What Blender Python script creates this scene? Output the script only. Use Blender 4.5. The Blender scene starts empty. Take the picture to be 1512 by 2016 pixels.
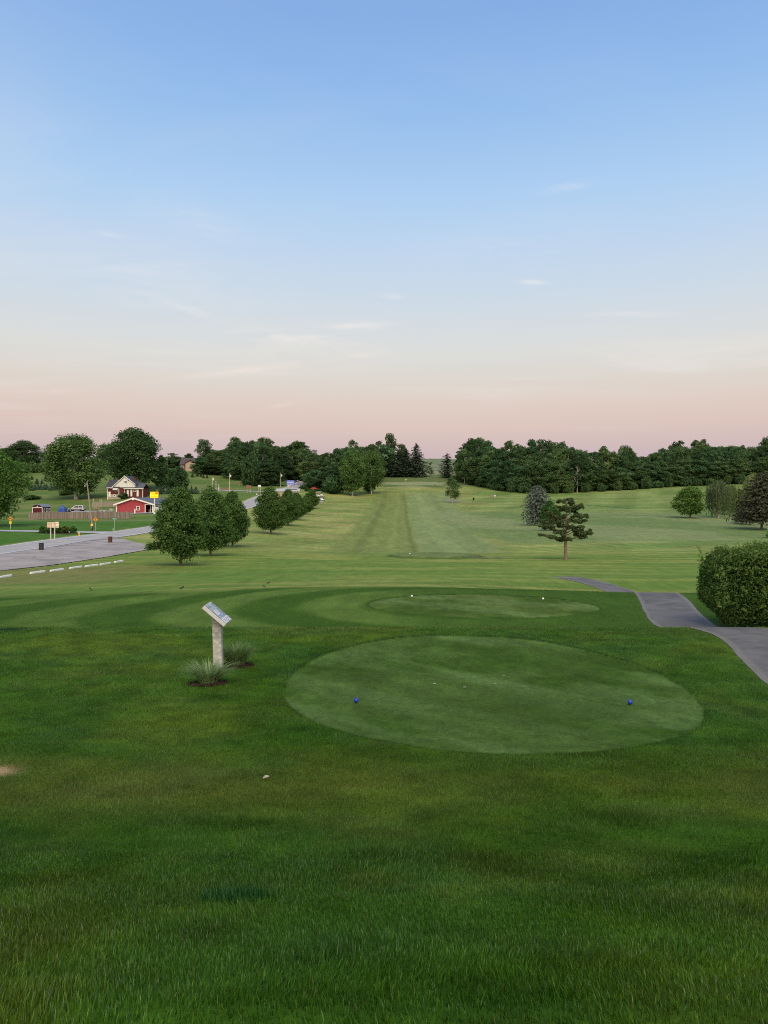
import bpy, math, random
import numpy as np
from mathutils import Vector, Matrix

random.seed(7)
RNG = np.random.default_rng(11)
SC = bpy.context.scene
COL = SC.collection
F = 1514.0          # focal length in pixels of the 1512 px wide photograph
YH = 975.0          # eye level line
R = math.radians

# ------------------------------------------------------------------ noise
def _hash(ix, iy, s):
    n = (ix.astype(np.int64) * 374761393 + iy.astype(np.int64) * 668265263 + s * 974634541) & 0x7fffffff
    n = ((n ^ (n >> 13)) * 1274126177) & 0x7fffffff
    n = (n ^ (n >> 16)) & 0xffff
    return n / 65535.0
def vnoise(x, y, s=0):
    ix = np.floor(x); iy = np.floor(y)
    fx = x - ix; fy = y - iy
    fx = fx * fx * (3 - 2 * fx); fy = fy * fy * (3 - 2 * fy)
    a = _hash(ix, iy, s); b = _hash(ix + 1, iy, s); c = _hash(ix, iy + 1, s); d = _hash(ix + 1, iy + 1, s)
    return (a * (1 - fx) + b * fx) * (1 - fy) + (c * (1 - fx) + d * fx) * fy
def fbm(x, y, s=0, o=4):
    t = 0; a = .5; n = 0
    for k in range(o):
        t = t + a * vnoise(x * 2 ** k + 17.3 * k, y * 2 ** k - 9.1 * k, s + k); n += a; a *= .5
    return t / n
def sstep(a, b, x):
    t = np.clip((x - a) / (b - a), 0, 1)
    return t * t * (3 - 2 * t)

# ------------------------------------------------------------------ terrain
HID = None
NEAR = [(2.6, 2016), (4.2, 1850), (6.3, 1705), (8.3, 1600), (11, 1490), (15, 1388), (19, 1313), (23.5, 1252), (25.6, 1237)]
COLS = {
 -300: NEAR + [(27.4, 1240.5), (30, 1225), (38, 1197), (45, 1178), (52, 1163), (62, 1147), (68, 1136), (75, 1124), (90, 1100), (98, 1090), (105, 1080), (125, 1056), (135, 1047), (155, 1036), (170, 1030), (188, 1025), (205, 1015), (235, 1003), (270, 990), (330, 966), (400, 945), (480, 925), (600, 915), (900, 925), (2500, 965)],
 0: NEAR + [(27.4, 1240), (30, 1222), (38, 1192), (45, 1172), (52, 1156), (62, 1139), (68, 1128.5), (75, 1117), (90, 1093), (98, 1083), (105, 1075), (125, 1053), (138, 1045), (155, 1034), (170, 1027), (188, 1024), (205, 1015), (235, 1003), (270, 988), (330, 960), (400, 940), (480, 922), (600, 912), (900, 925), (2500, 965)],
 300: NEAR + [(27.4, 1240), (30, 1220), (38, 1186), (45, 1164), (52, 1149), (62, 1130), (73, 1114), (85, 1100), (105, 1081), (119, 1068), (135, 1054), (150, 1043), (165, 1035), (185, 1024), (207, 1010), (235, 1000), (262, 980), (300, 965), (330, 950), (380, 925), (480, 912), (600, 908), (900, 925), (2500, 965)],
 500: NEAR + [(27.4, 1240), (30, 1219), (38, 1176), (43, 1160), (50, 1149), (60, 1134), (74, 1113), (88, 1096), (110, 1078), (130, 1053), (160, 1034), (200, 1012), (230, 998), (255, 983), (275, 970), (300, 962), (330, 953), (370, 941), (430, 925), (600, 908), (900, 925), (2500, 965)],
 700: NEAR + [(27.4, 1240), (30, 1218), (34, 1190), (37.5, 1172), (41.5, 1158), (44, 1156), (50, 1147), (58, 1134), (73, 1113), (90, 1101), (105, 1091), (125, 1077), (150, 1056), (190, 1029), (225, 1010), (272, 990), (300, 975), (330, 960), (345, 952), (375, 941), (400, 934), (480, 922), (600, 905), (900, 925), (2500, 965)],
 880: NEAR + [(27.4, 1240), (30, 1218), (34, 1190), (37.5, 1171), (41.5, 1158), (44, 1157), (50, 1146), (58, 1134), (73, 1115), (90, 1101), (105, 1091.5), (125, 1078), (150, 1057), (190, 1030), (245, 1000), (300, 977), (330, 961), (345, 952.5), (360, 946), (375, 940), (395, 938), (430, 931), (600, 903), (640, 901.5), (900, 925), (2500, 965)],
 1100: NEAR + [(27.4, 1240), (30, 1219), (34, 1192), (37.5, 1174), (41.5, 1162), (44, 1170), (47, 1166), (50.5, 1154), (55, 1141.5), (60, 1132), (75, 1116), (88, 1103), (110, 1085), (135, 1061), (165, 1040), (200, 1020), (235, 1001), (270, 988), (300, 976), (318, 969), (360, 955), (450, 940), (600, 920), (900, 930), (2500, 965)],
 1260: NEAR + [(27.4, 1241), (30, 1219), (35, 1192), (41, 1166.5), (43.5, 1180), (46.5, 1176), (50.5, 1161), (56, 1142), (62, 1133), (75, 1115), (88, 1101), (110, 1083), (135, 1059), (160, 1039), (190, 1021), (230, 1003), (270, 986), (300, 973), (318, 966), (360, 955), (450, 940), (600, 920), (900, 930), (2500, 965)],
 1512: NEAR + [(27.4, 1241), (30, 1219), (35, 1192), (41, 1166.5), (43.5, 1180), (46.5, 1176), (50.5, 1161), (56, 1142), (62, 1134), (75, 1118), (88, 1102), (110, 1083), (135, 1057), (150, 1044), (165, 1035), (190, 1022), (230, 1003), (270, 983), (300, 968), (325, 956), (360, 948), (450, 935), (600, 920), (900, 930), (2500, 965)],
}
LD = np.linspace(math.log(2.0), math.log(2500), 1400)
DD = np.exp(LD)
_cp = sorted(COLS)
def _prof(pts):
    d = np.array([p[0] for p in pts]); z = np.array([-(p[1] - YH) / F * p[0] for p in pts])
    d = np.concatenate([[0.2, 1.0], d]); z = np.concatenate([[-1.50, -1.53], z])
    v = np.interp(LD, np.log(d), z)
    k = np.hanning(15); k /= k.sum()
    vs = np.convolve(np.pad(v, 7, mode='edge'), k, mode='valid')
    return vs
_zc = np.array([_prof(COLS[c]) for c in _cp])
TG = np.linspace(-0.75, 0.60, 181)
_tc = (np.array(_cp) - 756.0) / F
ZT = np.empty((len(TG), len(LD)))
for j in range(len(LD)):
    ZT[:, j] = np.interp(TG, _tc, _zc[:, j])
_k = np.hanning(19); _k /= _k.sum()
_w = sstep(24, 32, DD)
ZS = np.apply_along_axis(lambda c: np.convolve(np.pad(c, 9, mode='edge'), _k, mode='valid'), 0, ZT)
ZT = ZS

def H0(x, y):
    x = np.asarray(x, float); y = np.asarray(y, float)
    yy = np.maximum(y, 0.0)
    ex = np.maximum(np.abs(x) - 0.62 * yy, 0)
    d = np.sqrt(yy * yy + ex * ex)
    t = np.clip(x / np.maximum(d, .3), TG[0], TG[-1])
    fi = np.clip((np.log(np.maximum(d, 2.0)) - LD[0]) / (LD[1] - LD[0]), 0, len(LD) - 1.001)
    i = fi.astype(int); fr = fi - i
    ti = np.clip((t - TG[0]) / (TG[1] - TG[0]), 0, len(TG) - 1.001)
    j = ti.astype(int); tr = ti - j
    z = (ZT[j, i] * (1 - fr) + ZT[j, i + 1] * fr) * (1 - tr) + (ZT[j + 1, i] * (1 - fr) + ZT[j + 1, i + 1] * fr) * tr
    z0 = np.where(d < 2.0, -1.50 + (ZT[j, 0] + 1.50) * (d / 2.0) ** 1.5, z)
    return z0

# ---- plan of the course (metres; camera at the origin looking along +Y)
TEE = [(2.15, 17.2, 4.3, 6.2), (4.35, 33.7, 5.0, 3.75), (6.4, 97.5, 5.2, 7.5)]
GREEN = (13.5, 346.0, 13.5, 6.5)
PATH = [(8.1, 10.5, 2.6), (9.15, 14.2, 2.7), (9.95, 17.2, 2.8), (10.5, 19.3, 2.75), (11.2, 22.3, 2.55), (11.4, 24.6, 2.5), (11.2, 27, 2.3), (11.15, 28.6, 2.2), (12.1, 32.3, 2.2), (13.2, 36, 2.3), (14.35, 40.5, 2.3), (15.0, 45, 2.1), (14.9, 50, 2.0), (14.4, 54, 2.1), (13.4, 57.6, 2.2)]
ROAD = [(-47.0, 40), (-48.2, 70), (-48.9, 98), (-47.6, 125), (-46.2, 150), (-44.2, 195), (-41.9, 245), (-40.3, 272), (-38.2, 300), (-36.5, 330), (-35.5, 365), (-36.5, 400), (-40, 450)]
RW = 3.5
STREET = [(-50, 139.5, 4.6), (-58, 138.6, 4.2), (-70, 137.8, 4.0), (-85, 137.4, 4.0), (-120, 137.0, 4.0)]
LANE = [(-42, 286, 3.2), (-48, 286.5, 3.0), (-56, 289, 3.0), (-66, 296, 3.0)]
LOT = [(-45.35, 50), (-33.5, 50), (-36.2, 62), (-35.2, 70), (-32.6, 77), (-31.6, 85), (-31.4, 95), (-31.4, 104), (-34.2, 112), (-38.5, 118), (-42, 124), (-45.35, 128)]
def dens(pl, n=8):
    out = []
    P = [np.array(p, float) for p in pl]
    for a in range(len(P) - 1):
        p0 = P[max(a - 1, 0)]; p1 = P[a]; p2 = P[a + 1]; p3 = P[min(a + 2, len(P) - 1)]
        for k in range(n):
            t = k / n
            out.append(.5 * ((2 * p1) + (-p0 + p2) * t + (2 * p0 - 5 * p1 + 4 * p2 - p3) * t * t + (-p0 + 3 * p1 - 3 * p2 + p3) * t ** 3))
    out.append(P[-1]); return np.array(out)
PATHD = dens(PATH, 10); ROADD = dens([(a, b, 2 * RW) for a, b in ROAD], 14); STREETD = dens(STREET, 8); LANED = dens(LANE, 6)
PATHS = [PATHD, ROADD, STREETD, LANED]
def pdist(x, y, P):
    """signed distance outside a polyline of varying width (negative inside)"""
    best = np.full(x.shape, 1e9)
    for k in range(len(P) - 1):
        a = P[k]; b = P[k + 1]
        dx, dy = b[0] - a[0], b[1] - a[1]
        L = dx * dx + dy * dy + 1e-9
        t = np.clip(((x - a[0]) * dx + (y - a[1]) * dy) / L, 0, 1)
        w = (a[2] + (b[2] - a[2]) * t) / 2
        best = np.minimum(best, np.hypot(x - a[0] - t * dx, y - a[1] - t * dy) - w)
    return best
def inpoly(x, y, poly):
    c = np.zeros(x.shape, bool); n = len(poly)
    for i in range(n):
        x1, y1 = poly[i]; x2, y2 = poly[(i + 1) % n]
        c ^= ((y1 > y) != (y2 > y)) & (x < (x2 - x1) * (y - y1) / (y2 - y1 + 1e-12) + x1)
    return c
def polydist(x, y, poly):
    P = np.array([(p[0], p[1], 0.0) for p in poly + [poly[0]]])
    d = pdist(x, y, P)
    return np.where(inpoly(x, y, poly), -d, d)
def paved(x, y):
    x = np.asarray(x, float); y = np.asarray(y, float)
    d = np.full(x.shape, 50.0)
    for P, box in ((PATHD, (5, 18, 8, 60)), (ROADD, (-60, -28, 30, 460)), (STREETD, (-125, -45, 125, 150)), (LANED, (-70, -38, 278, 302))):
        m = (x > box[0]) & (x < box[1]) & (y > box[2]) & (y < box[3])
        if m.any(): d[m] = np.minimum(d[m], pdist(x[m], y[m], P))
    m = (x > -52) & (x < -24) & (y > 44) & (y < 134)
    if m.any(): d[m] = np.minimum(d[m], polydist(x[m], y[m], LOT))
    return d
def tq(x, y, e): return ell(x, y, e) + .030 * (fbm(x * .7 + 3, y * .7, 131, 3) - .5)
def ell(x, y, e): return np.sqrt(((x - e[0]) / e[2]) ** 2 + ((y - e[1]) / e[3]) ** 2)

def H(x, y):
    x = np.asarray(x, float); y = np.asarray(y, float)
    z = H0(x, y)
    amp = sstep(1.5, 6, y) * .02 + sstep(40, 90, y) * .10 + sstep(110, 200, y) * .35
    amp = amp * sstep(0, 4, paved(x, y) + 1.0)
    z = z + (fbm(x / 9 + 3, y / 9, 5, 2) - .5) * amp
    z = z + (fbm(x / .9, y / .9, 8, 2) - .5) * .03 * sstep(26, 18, y)
    z = z - .035 * sstep(1.02, .985, ell(x, y, TEE[0])) + .03
    # the forward tee stands up as a small oval platform
    z = z + .28 * sstep(1.22, .95, ell(x, y, TEE[2]))
    return z
def Hs(x, y): return float(H(np.array([x]), np.array([y]))[0])

def at(px, d, up=0.0):
    x = (px - 756.0) / F * d
    return Vector((x, d, Hs(x, d) + up))
_rd = np.exp(np.linspace(math.log(44), math.log(700), 2600))
def ray(px, y, d0=44.0, d1=700.0, near=True):
    """the ground point seen at pixel (px, y)"""
    m = (_rd >= d0) & (_rd <= d1); d = _rd[m]
    x = (px - 756.0) / F * d
    yy = YH - H0(x, d) / d * F
    run = np.minimum.accumulate(yy)
    i = int(np.argmax(run <= y)) if (run <= y).any() else len(d) - 1
    return float(x[i]), float(d[i])
def zpix(y, d): return -(y - YH) / F * d
def hpx(n, d): return n * d / F

# ------------------------------------------------------------------ colours of the turf
def lerp(a, b, t): return a + (np.asarray(b) - a) * t[..., None]
def turf(x, y):
    x = np.asarray(x, float); y = np.asarray(y, float)
    n1 = fbm(x / 3.2, y / 3.2, 21); n2 = fbm(x / 1.1, y / 1.1, 22); n3 = fbm(x / .45, y / .45, 25, 3)
    c = np.zeros(x.shape + (3,)) + np.array([.040, .083, .0155])
    c = lerp(c, (.068, .095, .020), sstep(.48, .75, n1) * .8)
    c = lerp(c, (.034, .078, .030), sstep(.5, .75, fbm(x / 2.0 + 40, y / 2.0, 31)) * .5)
    c = lerp(c, (.080, .090, .033), sstep(.55, .8, n2) * .35)
    c = c * (0.60 + .80 * n3)[..., None]
    # strawy belt in front of the tee and left of it
    b = sstep(7.0, 9.0, y) * sstep(12.0, 10.2, y)
    c = lerp(c, (.084, .090, .036), b * (.15 + .35 * sstep(.35, .65, fbm(x / 1.5, y / .8, 33))))
    b = np.exp(-((x + 3.2) / 2.2) ** 2 - ((y - 9.2) / 1.0) ** 2)
    c = lerp(c, (.11, .105, .045), b * .5)
    n4 = .6 * fbm(x / .42 + 9, y / .42, 27, 3) + .4 * fbm(x / 1.3, y / 1.3, 28, 3)
    c = lerp(c, c * np.array([1.42, 1.26, 1.15]), sstep(.52, .72, n4) * .55)
    c = lerp(c, c * np.array([.55, .68, .7]), sstep(.48, .30, n4) * .42)
    c = c * np.array([.96, 1.16, .46])
    b = np.exp(-((x + 5.06) / .22) ** 2 - ((y - 9.95) / .22) ** 2)
    c = lerp(c, (.36, .27, .15), np.clip(b * 1.5, 0, 1))
    b = sstep(0, 1, np.exp(-((x + .985) / .20) ** 2 - ((y - 4.98) / .15) ** 2) * 2.2)
    c = lerp(c, (.012, .066, .009), b)
    b = np.exp(-((x + 12.1) / .5) ** 2 - ((y - 24.9) / .6) ** 2)
    c = lerp(c, (.015, .05, .012), np.clip(b * 1.4, 0, 1))
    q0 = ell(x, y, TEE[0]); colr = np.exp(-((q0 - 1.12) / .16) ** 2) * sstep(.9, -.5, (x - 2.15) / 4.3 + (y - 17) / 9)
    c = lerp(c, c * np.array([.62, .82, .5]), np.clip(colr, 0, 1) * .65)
    # second terrace with mowing rings round its tee
    e2 = np.hypot((x - 4.35) / 1.25, (y - 33.7))
    ring = .5 + .5 * np.sin(e2 * 1.35 + 1.2 * fbm(x / 5, y / 5, 41))
    ring = sstep(.25, .75, ring)
    c2 = lerp(np.zeros(x.shape + (3,)) + np.array([.052, .104, .020]), (.090, .145, .045), ring * (.25 + .75 * sstep(3, -2, x)))
    c2 = c2 * (.85 + .3 * fbm(x / .8, y / 1.6, 44))[..., None]
    c2 = lerp(c2 * np.array([.74, .85, .38]), c2 * np.array([.96, 1.0, .56]), ring * sstep(6, 0, x) * sstep(-16, -7, x) * .85 + .25 * ring * sstep(-7, -16, x))
    c = lerp(c, c2, sstep(25.9, 27.2, y))
    c = lerp(c, (.115, .155, .040), np.exp(-((y - 25.5) / .22) ** 2) * .45)
    # valley rough
    st = fbm(x / 9.0, y / 1.6, 51, 5); st2 = fbm(x / 30.0, y / 4.0, 52, 4)
    cv = lerp(np.zeros(x.shape + (3,)) + np.array([.098, .158, .042]), (.185, .205, .075), sstep(.38, .72, st))
    cv = lerp(cv, (.080, .140, .038), sstep(.50, .72, st2) * .8)
    cv = cv * np.array([1.08, 1.10, .76])
    c = lerp(c, cv, sstep(42.5, 46, y + 1.5 * fbm(x / 4, y / 4, 55)))
    # greener apron at the foot of the slope
    b = sstep(47, 52, y) * sstep(92, 66, y)
    c = lerp(c, (.095, .170, .032), b * .3 * (.5 + st))
    # tussocky bank under the wheel stops
    b = sstep(-14, -24, x + .12 * (y - 60)) * sstep(50, 57, y) * sstep(78, 70, y)
    c = lerp(c, (.150, .140, .055), b * (.35 + .6 * fbm(x / 2, y / 2, 58)))
    # far rough
    cr = lerp(np.zeros(x.shape + (3,)) + np.array([.135, .178, .056]), (.225, .228, .090), sstep(.35, .70, fbm(x / 14, y / 5.0, 61, 5)))
    sw = .5 + .5 * np.sin((x * .35 - y * .12) * 1.1 + 3 * fbm(x / 18, y / 18, 63))
    cr = lerp(cr * np.array([1.06, 1.10, .92]), cr * np.array([.80, .98, .80]), sstep(28, 42, x))
    cr = cr * (.90 + .16 * sstep(.2, .8, sw))[..., None]
    c = lerp(c, cr, sstep(92, 118, y + 12 * (st2 - .5)))
    # the two mown halves of the fairway
    xl = np.interp(y, [100, 115, 180, 280, 330], [-8.6, -8.0, -6.7, -3.9, -3.0])
    xm = np.interp(y, [100, 112, 140, 225, 330], [5.2, 5.3, 5.9, 7.3, 9.2])
    xr = np.interp(y, [100, 112, 140, 215, 275, 330], [17.2, 17.3, 17.9, 21.9, 25, 27])
    fy = sstep(104, 112, y + 6 * (fbm(x / 6, y / 6, 66) - .5)) * sstep(322, 300, y)
    wv_ = 1.6 * (fbm(x / 8, y / 14, 68) - .5); xl = xl + wv_; xr = xr + wv_ * 2; xm = xm + wv_ * .5
    e = .9
    fl = sstep(xl - e, xl + e, x) * sstep(xm + e, xm - e, x) * fy
    fr = sstep(xm - e, xm + e, x) * sstep(xr + e * 2, xr - e * 2, x) * fy
    nf = fbm(x / 2.2, y / 9, 71, 4)
    cl = np.array([.148, .186, .055]) * (.80 + .4 * nf)[..., None]
    cl = lerp(cl, (.150, .180, .060), sstep(xl + 6.5, xl + 9, x) * .35)
    crr = np.array([.162, .212, .082]) * (.84 + .32 * nf)[..., None]
    for q0, q1, k in ((xl + 3.2, xl + 5.0, .82), (xl + 8.6, xl + 9.6, 1.14), (xm - 1.2, xm - .3, .78)):
        cl = lerp(cl, cl * k, sstep(q0 - .5, q0 + .5, x) * sstep(q1 + .5, q1 - .5, x))
    for q0, q1, k in ((xm + 3.5, xm + 6.5, 1.10), (xm + 9, xm + 11, .88)):
        crr = lerp(crr, crr * k, sstep(q0 - .7, q0 + .7, x) * sstep(q1 + .7, q1 - .7, x))
    c = lerp(c, cl, fl); c = lerp(c, crr, fr)
    dg = sstep(.35, .75, .5 + .5 * np.sin((x * .95 + y * .30) * 2.0 + 2.5 * fbm(x / 6, y / 6, 79))) * sstep(xr + 1, xr + 3, x) * sstep(46, 38, x) * sstep(98, 108, y) * sstep(185, 160, y)
    c = lerp(c, c * np.array([1.26, 1.18, 1.22]), dg * .8)
    # right hand fairway and its cross lines
    u = (x - 40) * .9 + (y - 160) * .35
    fr2 = sstep(28, 34, x + .08 * y) * sstep(118, 135, y) * sstep(235, 205, y + .25 * (x - 50))
    cb = lerp(np.zeros(x.shape + (3,)) + np.array([.112, .168, .060]), (.165, .205, .090), sstep(.3, .7, .5 + .5 * np.sin(u * .14 + 4 * fbm(x / 30, y / 30, 77))))
    c = lerp(c, cb * (.85 + .3 * st)[..., None], fr2 * .85)
    b = np.exp(-((y - 232 + .12 * (x - 60)) / 1.6) ** 2) * sstep(35, 45, x)
    c = lerp(c, (.24, .25, .11), b * .6)
    b = np.exp(-((y - 205 + .55 * (x - 62)) / 1.3) ** 2) * sstep(40, 50, x) * sstep(120, 100, x)
    c = lerp(c, (.06, .10, .04), b * .7)
    for k in range(5):
        qx = (1162 + 17.7 * k - 756) / F * (248 - 3.2 * k); qy = 248 - 3.2 * k
        b = sstep(1.2, .8, np.abs(x - qx) / .9) * sstep(1.2, .8, np.abs(y - qy) / 3.0)
        c = lerp(c, (.055, .10, .045), b * .7)
    # worn ground and cinders by the young tree
    b = np.exp(-((x - 25.0) / 2.4) ** 2 - ((y - 276) / 8) ** 2)
    c = lerp(c, (.22, .20, .17), np.clip(b, 0, 1) * .75)
    b = np.exp(-((x - 29) / 5) ** 2 - ((y - 262) / 4) ** 2)
    c = lerp(c, (.12, .125, .06), np.clip(b, 0, 1) * .7)
    c = c * (1 + np.array([.13, .10, .06]) * sstep(44, 60, y)[..., None])
    # green with its mown collars
    eg = ell(x, y, GREEN)
    g = .5 + .5 * np.sin(eg * 13.0 + 1.6 * np.sin(x * .22) * sstep(20, 26, x))
    cg = lerp(np.zeros(x.shape + (3,)) + np.array([.100, .140, .050]), (.205, .225, .095), sstep(.45, .95, g))
    c = lerp(c, cg, sstep(2.5, 2.2, eg) * sstep(322, 330, y))
    cgreen = np.zeros(x.shape + (3,)) + np.array([.225, .255, .125])
    c = lerp(c, cgreen, sstep(1.04, .97, eg))
    cbk = np.zeros(x.shape + (3,)) + np.array([.115, .150, .050])
    c = lerp(c, cbk, sstep(354, 357, y) * sstep(420, 395, y) * sstep(1.6, 1.1, np.abs(x - 17) / 24))
    # crop field on the skyline
    cf = lerp(np.zeros(x.shape + (3,)) + np.array([.125, .165, .085]), (.22, .21, .12), sstep(.38, .62, fbm(x / 60, y / 14.0, 81, 3)))
    c = lerp(c, cf, sstep(395, 425, y))
    # lawns beyond the road
    xr_ = np.interp(y, [r[1] for r in ROAD], [r[0] for r in ROAD])
    lf = sstep(-RW - 0.3, -RW - 1.5, x - xr_) * sstep(60, 75, y)
    cw = lerp(np.zeros(x.shape + (3,)) + np.array([.072, .135, .034]), (.10, .155, .045), sstep(.4, .65, fbm(x / 14, y / 3, 91)))
    ch = lerp(np.zeros(x.shape + (3,)) + np.array([.100, .150, .045]), (.165, .180, .075), sstep(.4, .68, fbm(x / 16, y / 6, 92)))
    cw = cw * np.array([.74, .98, .56]); ch = ch * np.array([.92, 1.0, .75])
    cw = lerp(cw, ch, sstep(183, 190, y) * 1.0)
    c = lerp(c, cw, lf)
    b = np.exp(-((y - 183) / 3.0) ** 2) * lf
    c = lerp(c, (.20, .20, .10), b * .6)
    b = np.exp(-((x + 62.0) / 3.2) ** 2 - ((y - 298) / 4) ** 2)
    c = lerp(c, (.23, .10, .06), np.clip(b * 1.3, 0, 1) * .8)
    b = np.exp(-((x + 79) / 6) ** 2 - ((y - 226) / 5) ** 2)
    c = lerp(c, (.30, .26, .20), np.clip(b * 1.2, 0, 1) * .7 * fbm(x / 1.5, y / 1.5, 95))
    # tee surfaces
    for k, e in enumerate(TEE):
        q = tq(x, y, e)
        ct = np.zeros(x.shape + (3,)) + np.array([(.083, .128, .046), (.098, .142, .050), (.15, .19, .075)][k])
        a = fbm(x / 2.4, y / 2.4, 101 + k); bb = fbm((x + y) / 1.4, (x - y) / 5, 104 + k)
        ct = lerp(ct, (.050, .094, .016), sstep(.42, .66, a) * (.95 if k < 2 else .3))
        ct = lerp(ct, (.115, .168, .085), sstep(.46, .68, bb) * .7)
        ct = ct * (.60 + .80 * (.5 * fbm(x / .35, y / .35, 108, 2) + .5 * fbm(x / .11, y / .16, 109, 2)))[..., None]
        ct = ct * np.array([(.76, .88, .46), (.84, .90, .50), (1, 1, .8)][k])
        if k == 0:
            b = np.exp(-((x - 2.7) / 1.7) ** 2 - ((y - 14.6) / 1.3) ** 2) + .8 * np.exp(-((x - 4.9) / 1.3) ** 2 - ((y - 19.4) / 1.6) ** 2) + .6 * np.exp(-((x + .3) / 1.0) ** 2 - ((y - 18.0) / 1.5) ** 2)
            ct = lerp(ct, (.036, .070, .009), np.clip(b, 0, 1) * .8 * (.6 + .8 * fbm(x / .7, y / .7, 115)))
            sw2 = .5 + .5 * np.sin((x * .8 + y * .6) * 4.2); ct = ct * (.95 + .09 * sstep(.3, .7, sw2))[..., None]
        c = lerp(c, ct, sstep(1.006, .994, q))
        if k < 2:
            b = np.exp(-((q - 1.016) / (.010 + .006 * k)) ** 2) * (.25 + .70 * sstep(-.3, .5, (y - e[1]) / e[3]))  # shade of the step painted as a dark rim, stronger at the far side
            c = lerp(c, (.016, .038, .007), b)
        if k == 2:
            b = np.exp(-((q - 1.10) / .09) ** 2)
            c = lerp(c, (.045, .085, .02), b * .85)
    b = np.exp(-((x - 12.3) / 2.0) ** 2 - ((y - 93) / 3.0) ** 2)
    c = lerp(c, (.085, .095, .05), np.clip(b * 1.5, 0, 1) * .95 * sstep(.25, .6, fbm(x, y / 1.5, 111)))
    return np.clip(c, .002, .8)
# ------------------------------------------------------------------ helpers: materials
def nodes(name):
    m = bpy.data.materials.new(name); m.use_nodes = True
    nt = m.node_tree; nt.nodes.clear()
    out = nt.nodes.new('ShaderNodeOutputMaterial')
    return m, nt, out
def N(nt, typ, **kw):
    n = nt.nodes.new(typ)
    for k, v in kw.items():
        if k in n.inputs: n.inputs[k].default_value = v
        else: setattr(n, k, v)
    return n
def mixc(nt, a, b, fac, mode='MIX'):
    n = nt.nodes.new('ShaderNodeMix'); n.data_type = 'RGBA'; n.blend_type = mode
    for s, v in ((6, a), (7, b), (0, fac)):
        if hasattr(v, 'node'): nt.links.new(v, n.inputs[s])
        else: n.inputs[s].default_value = (tuple(v) + (1,))[:4] if s else v
    return n.outputs[2]
def ramp(nt, fac, stops):
    r = nt.nodes.new('ShaderNodeValToRGB'); nt.links.new(fac, r.inputs[0])
    e = r.color_ramp.elements
    while len(e) < len(stops): e.new(.5)
    for k, (p, c) in enumerate(stops):
        e[k].position = p; e[k].color = (c, c, c, 1) if not hasattr(c, '__len__') else (tuple(c) + (1,))[:4]
    return r.outputs[0]
_M = {}
def mat(name, col, rough=.6, var=.12, scale=3.0, spec=.3, metal=0.0, bump=0.0, dirt=None, stretch=(1, 1, 1), emit=None):
    """plain surface with uneven colour and a little grime"""
    if name in _M: return _M[name]
    m, nt, out = nodes(name)
    p = N(nt, 'ShaderNodeBsdfPrincipled', Roughness=rough, Metallic=metal)
    p.inputs['Specular IOR Level'].default_value = spec
    tc = N(nt, 'ShaderNodeTexCoord'); mp = N(nt, 'ShaderNodeMapping'); mp.inputs['Scale'].default_value = stretch
    nt.links.new(tc.outputs['Object'], mp.inputs[0])
    n1 = N(nt, 'ShaderNodeTexNoise', Scale=scale, Detail=5.0, Roughness=.6); nt.links.new(mp.outputs[0], n1.inputs[0])
    f = ramp(nt, n1.outputs[0], [(.3, 1 - var * 1.6), (.7, 1 + var)])
    c = mixc(nt, col, f, 1.0, 'MULTIPLY')
    if dirt:
        n2 = N(nt, 'ShaderNodeTexNoise', Scale=scale * .45, Detail=6.0, Roughness=.65); nt.links.new(mp.outputs[0], n2.inputs[0])
        c = mixc(nt, c, dirt, ramp(nt, n2.outputs[0], [(.5, 0), (.75, .75)]))
    nt.links.new(c, p.inputs['Base Color'])
    if bump:
        b = N(nt, 'ShaderNodeBump', Strength=bump, Distance=.02); nt.links.new(n1.outputs[0], b.inputs['Height'])
        nt.links.new(b.outputs[0], p.inputs['Normal'])
    if emit:
        p.inputs['Emission Color'].default_value = (*emit[0], 1); p.inputs['Emission Strength'].default_value = emit[1]
    nt.links.new(p.outputs[0], out.inputs[0]); _M[name] = m
    return m
def board_mat(name, col, pitch, axis='X', dark=.35, var=.2):
    """boards or courses: dark seams every pitch metres, each board its own tone"""
    if name in _M: return _M[name]
    m, nt, out = nodes(name)
    p = N(nt, 'ShaderNodeBsdfPrincipled', Roughness=.75); p.inputs['Specular IOR Level'].default_value = .2
    tc = N(nt, 'ShaderNodeTexCoord'); sx = N(nt, 'ShaderNodeSeparateXYZ'); nt.links.new(tc.outputs['Object'], sx.inputs[0])
    d = N(nt, 'ShaderNodeMath', operation='DIVIDE'); nt.links.new(sx.outputs[axis], d.inputs[0]); d.inputs[1].default_value = pitch
    fl = N(nt, 'ShaderNodeMath', operation='FLOOR'); nt.links.new(d.outputs[0], fl.inputs[0])
    fr = N(nt, 'ShaderNodeMath', operation='FRACT'); nt.links.new(d.outputs[0], fr.inputs[0])
    wn = N(nt, 'ShaderNodeTexWhiteNoise', noise_dimensions='1D'); nt.links.new(fl.outputs[0], wn.inputs['W'])
    tone = ramp(nt, wn.outputs[0], [(0, 1 - var), (1, 1 + var)])
    c = mixc(nt, col, tone, 1.0, 'MULTIPLY')
    c = mixc(nt, c, tuple(v * dark for v in col), ramp(nt, fr.outputs[0], [(0, 1), (.10, 0), (.93, 0), (1, 1)]))
    nn = N(nt, 'ShaderNodeTexNoise', Scale=2.5, Detail=5.0); nt.links.new(tc.outputs['Object'], nn.inputs[0])
    c = mixc(nt, c, ramp(nt, nn.outputs[0], [(.3, .78), (.7, 1.18)]), 1.0, 'MULTIPLY')
    nt.links.new(c, p.inputs['Base Color']); nt.links.new(p.outputs[0], out.inputs[0]); _M[name] = m
    return m
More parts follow.
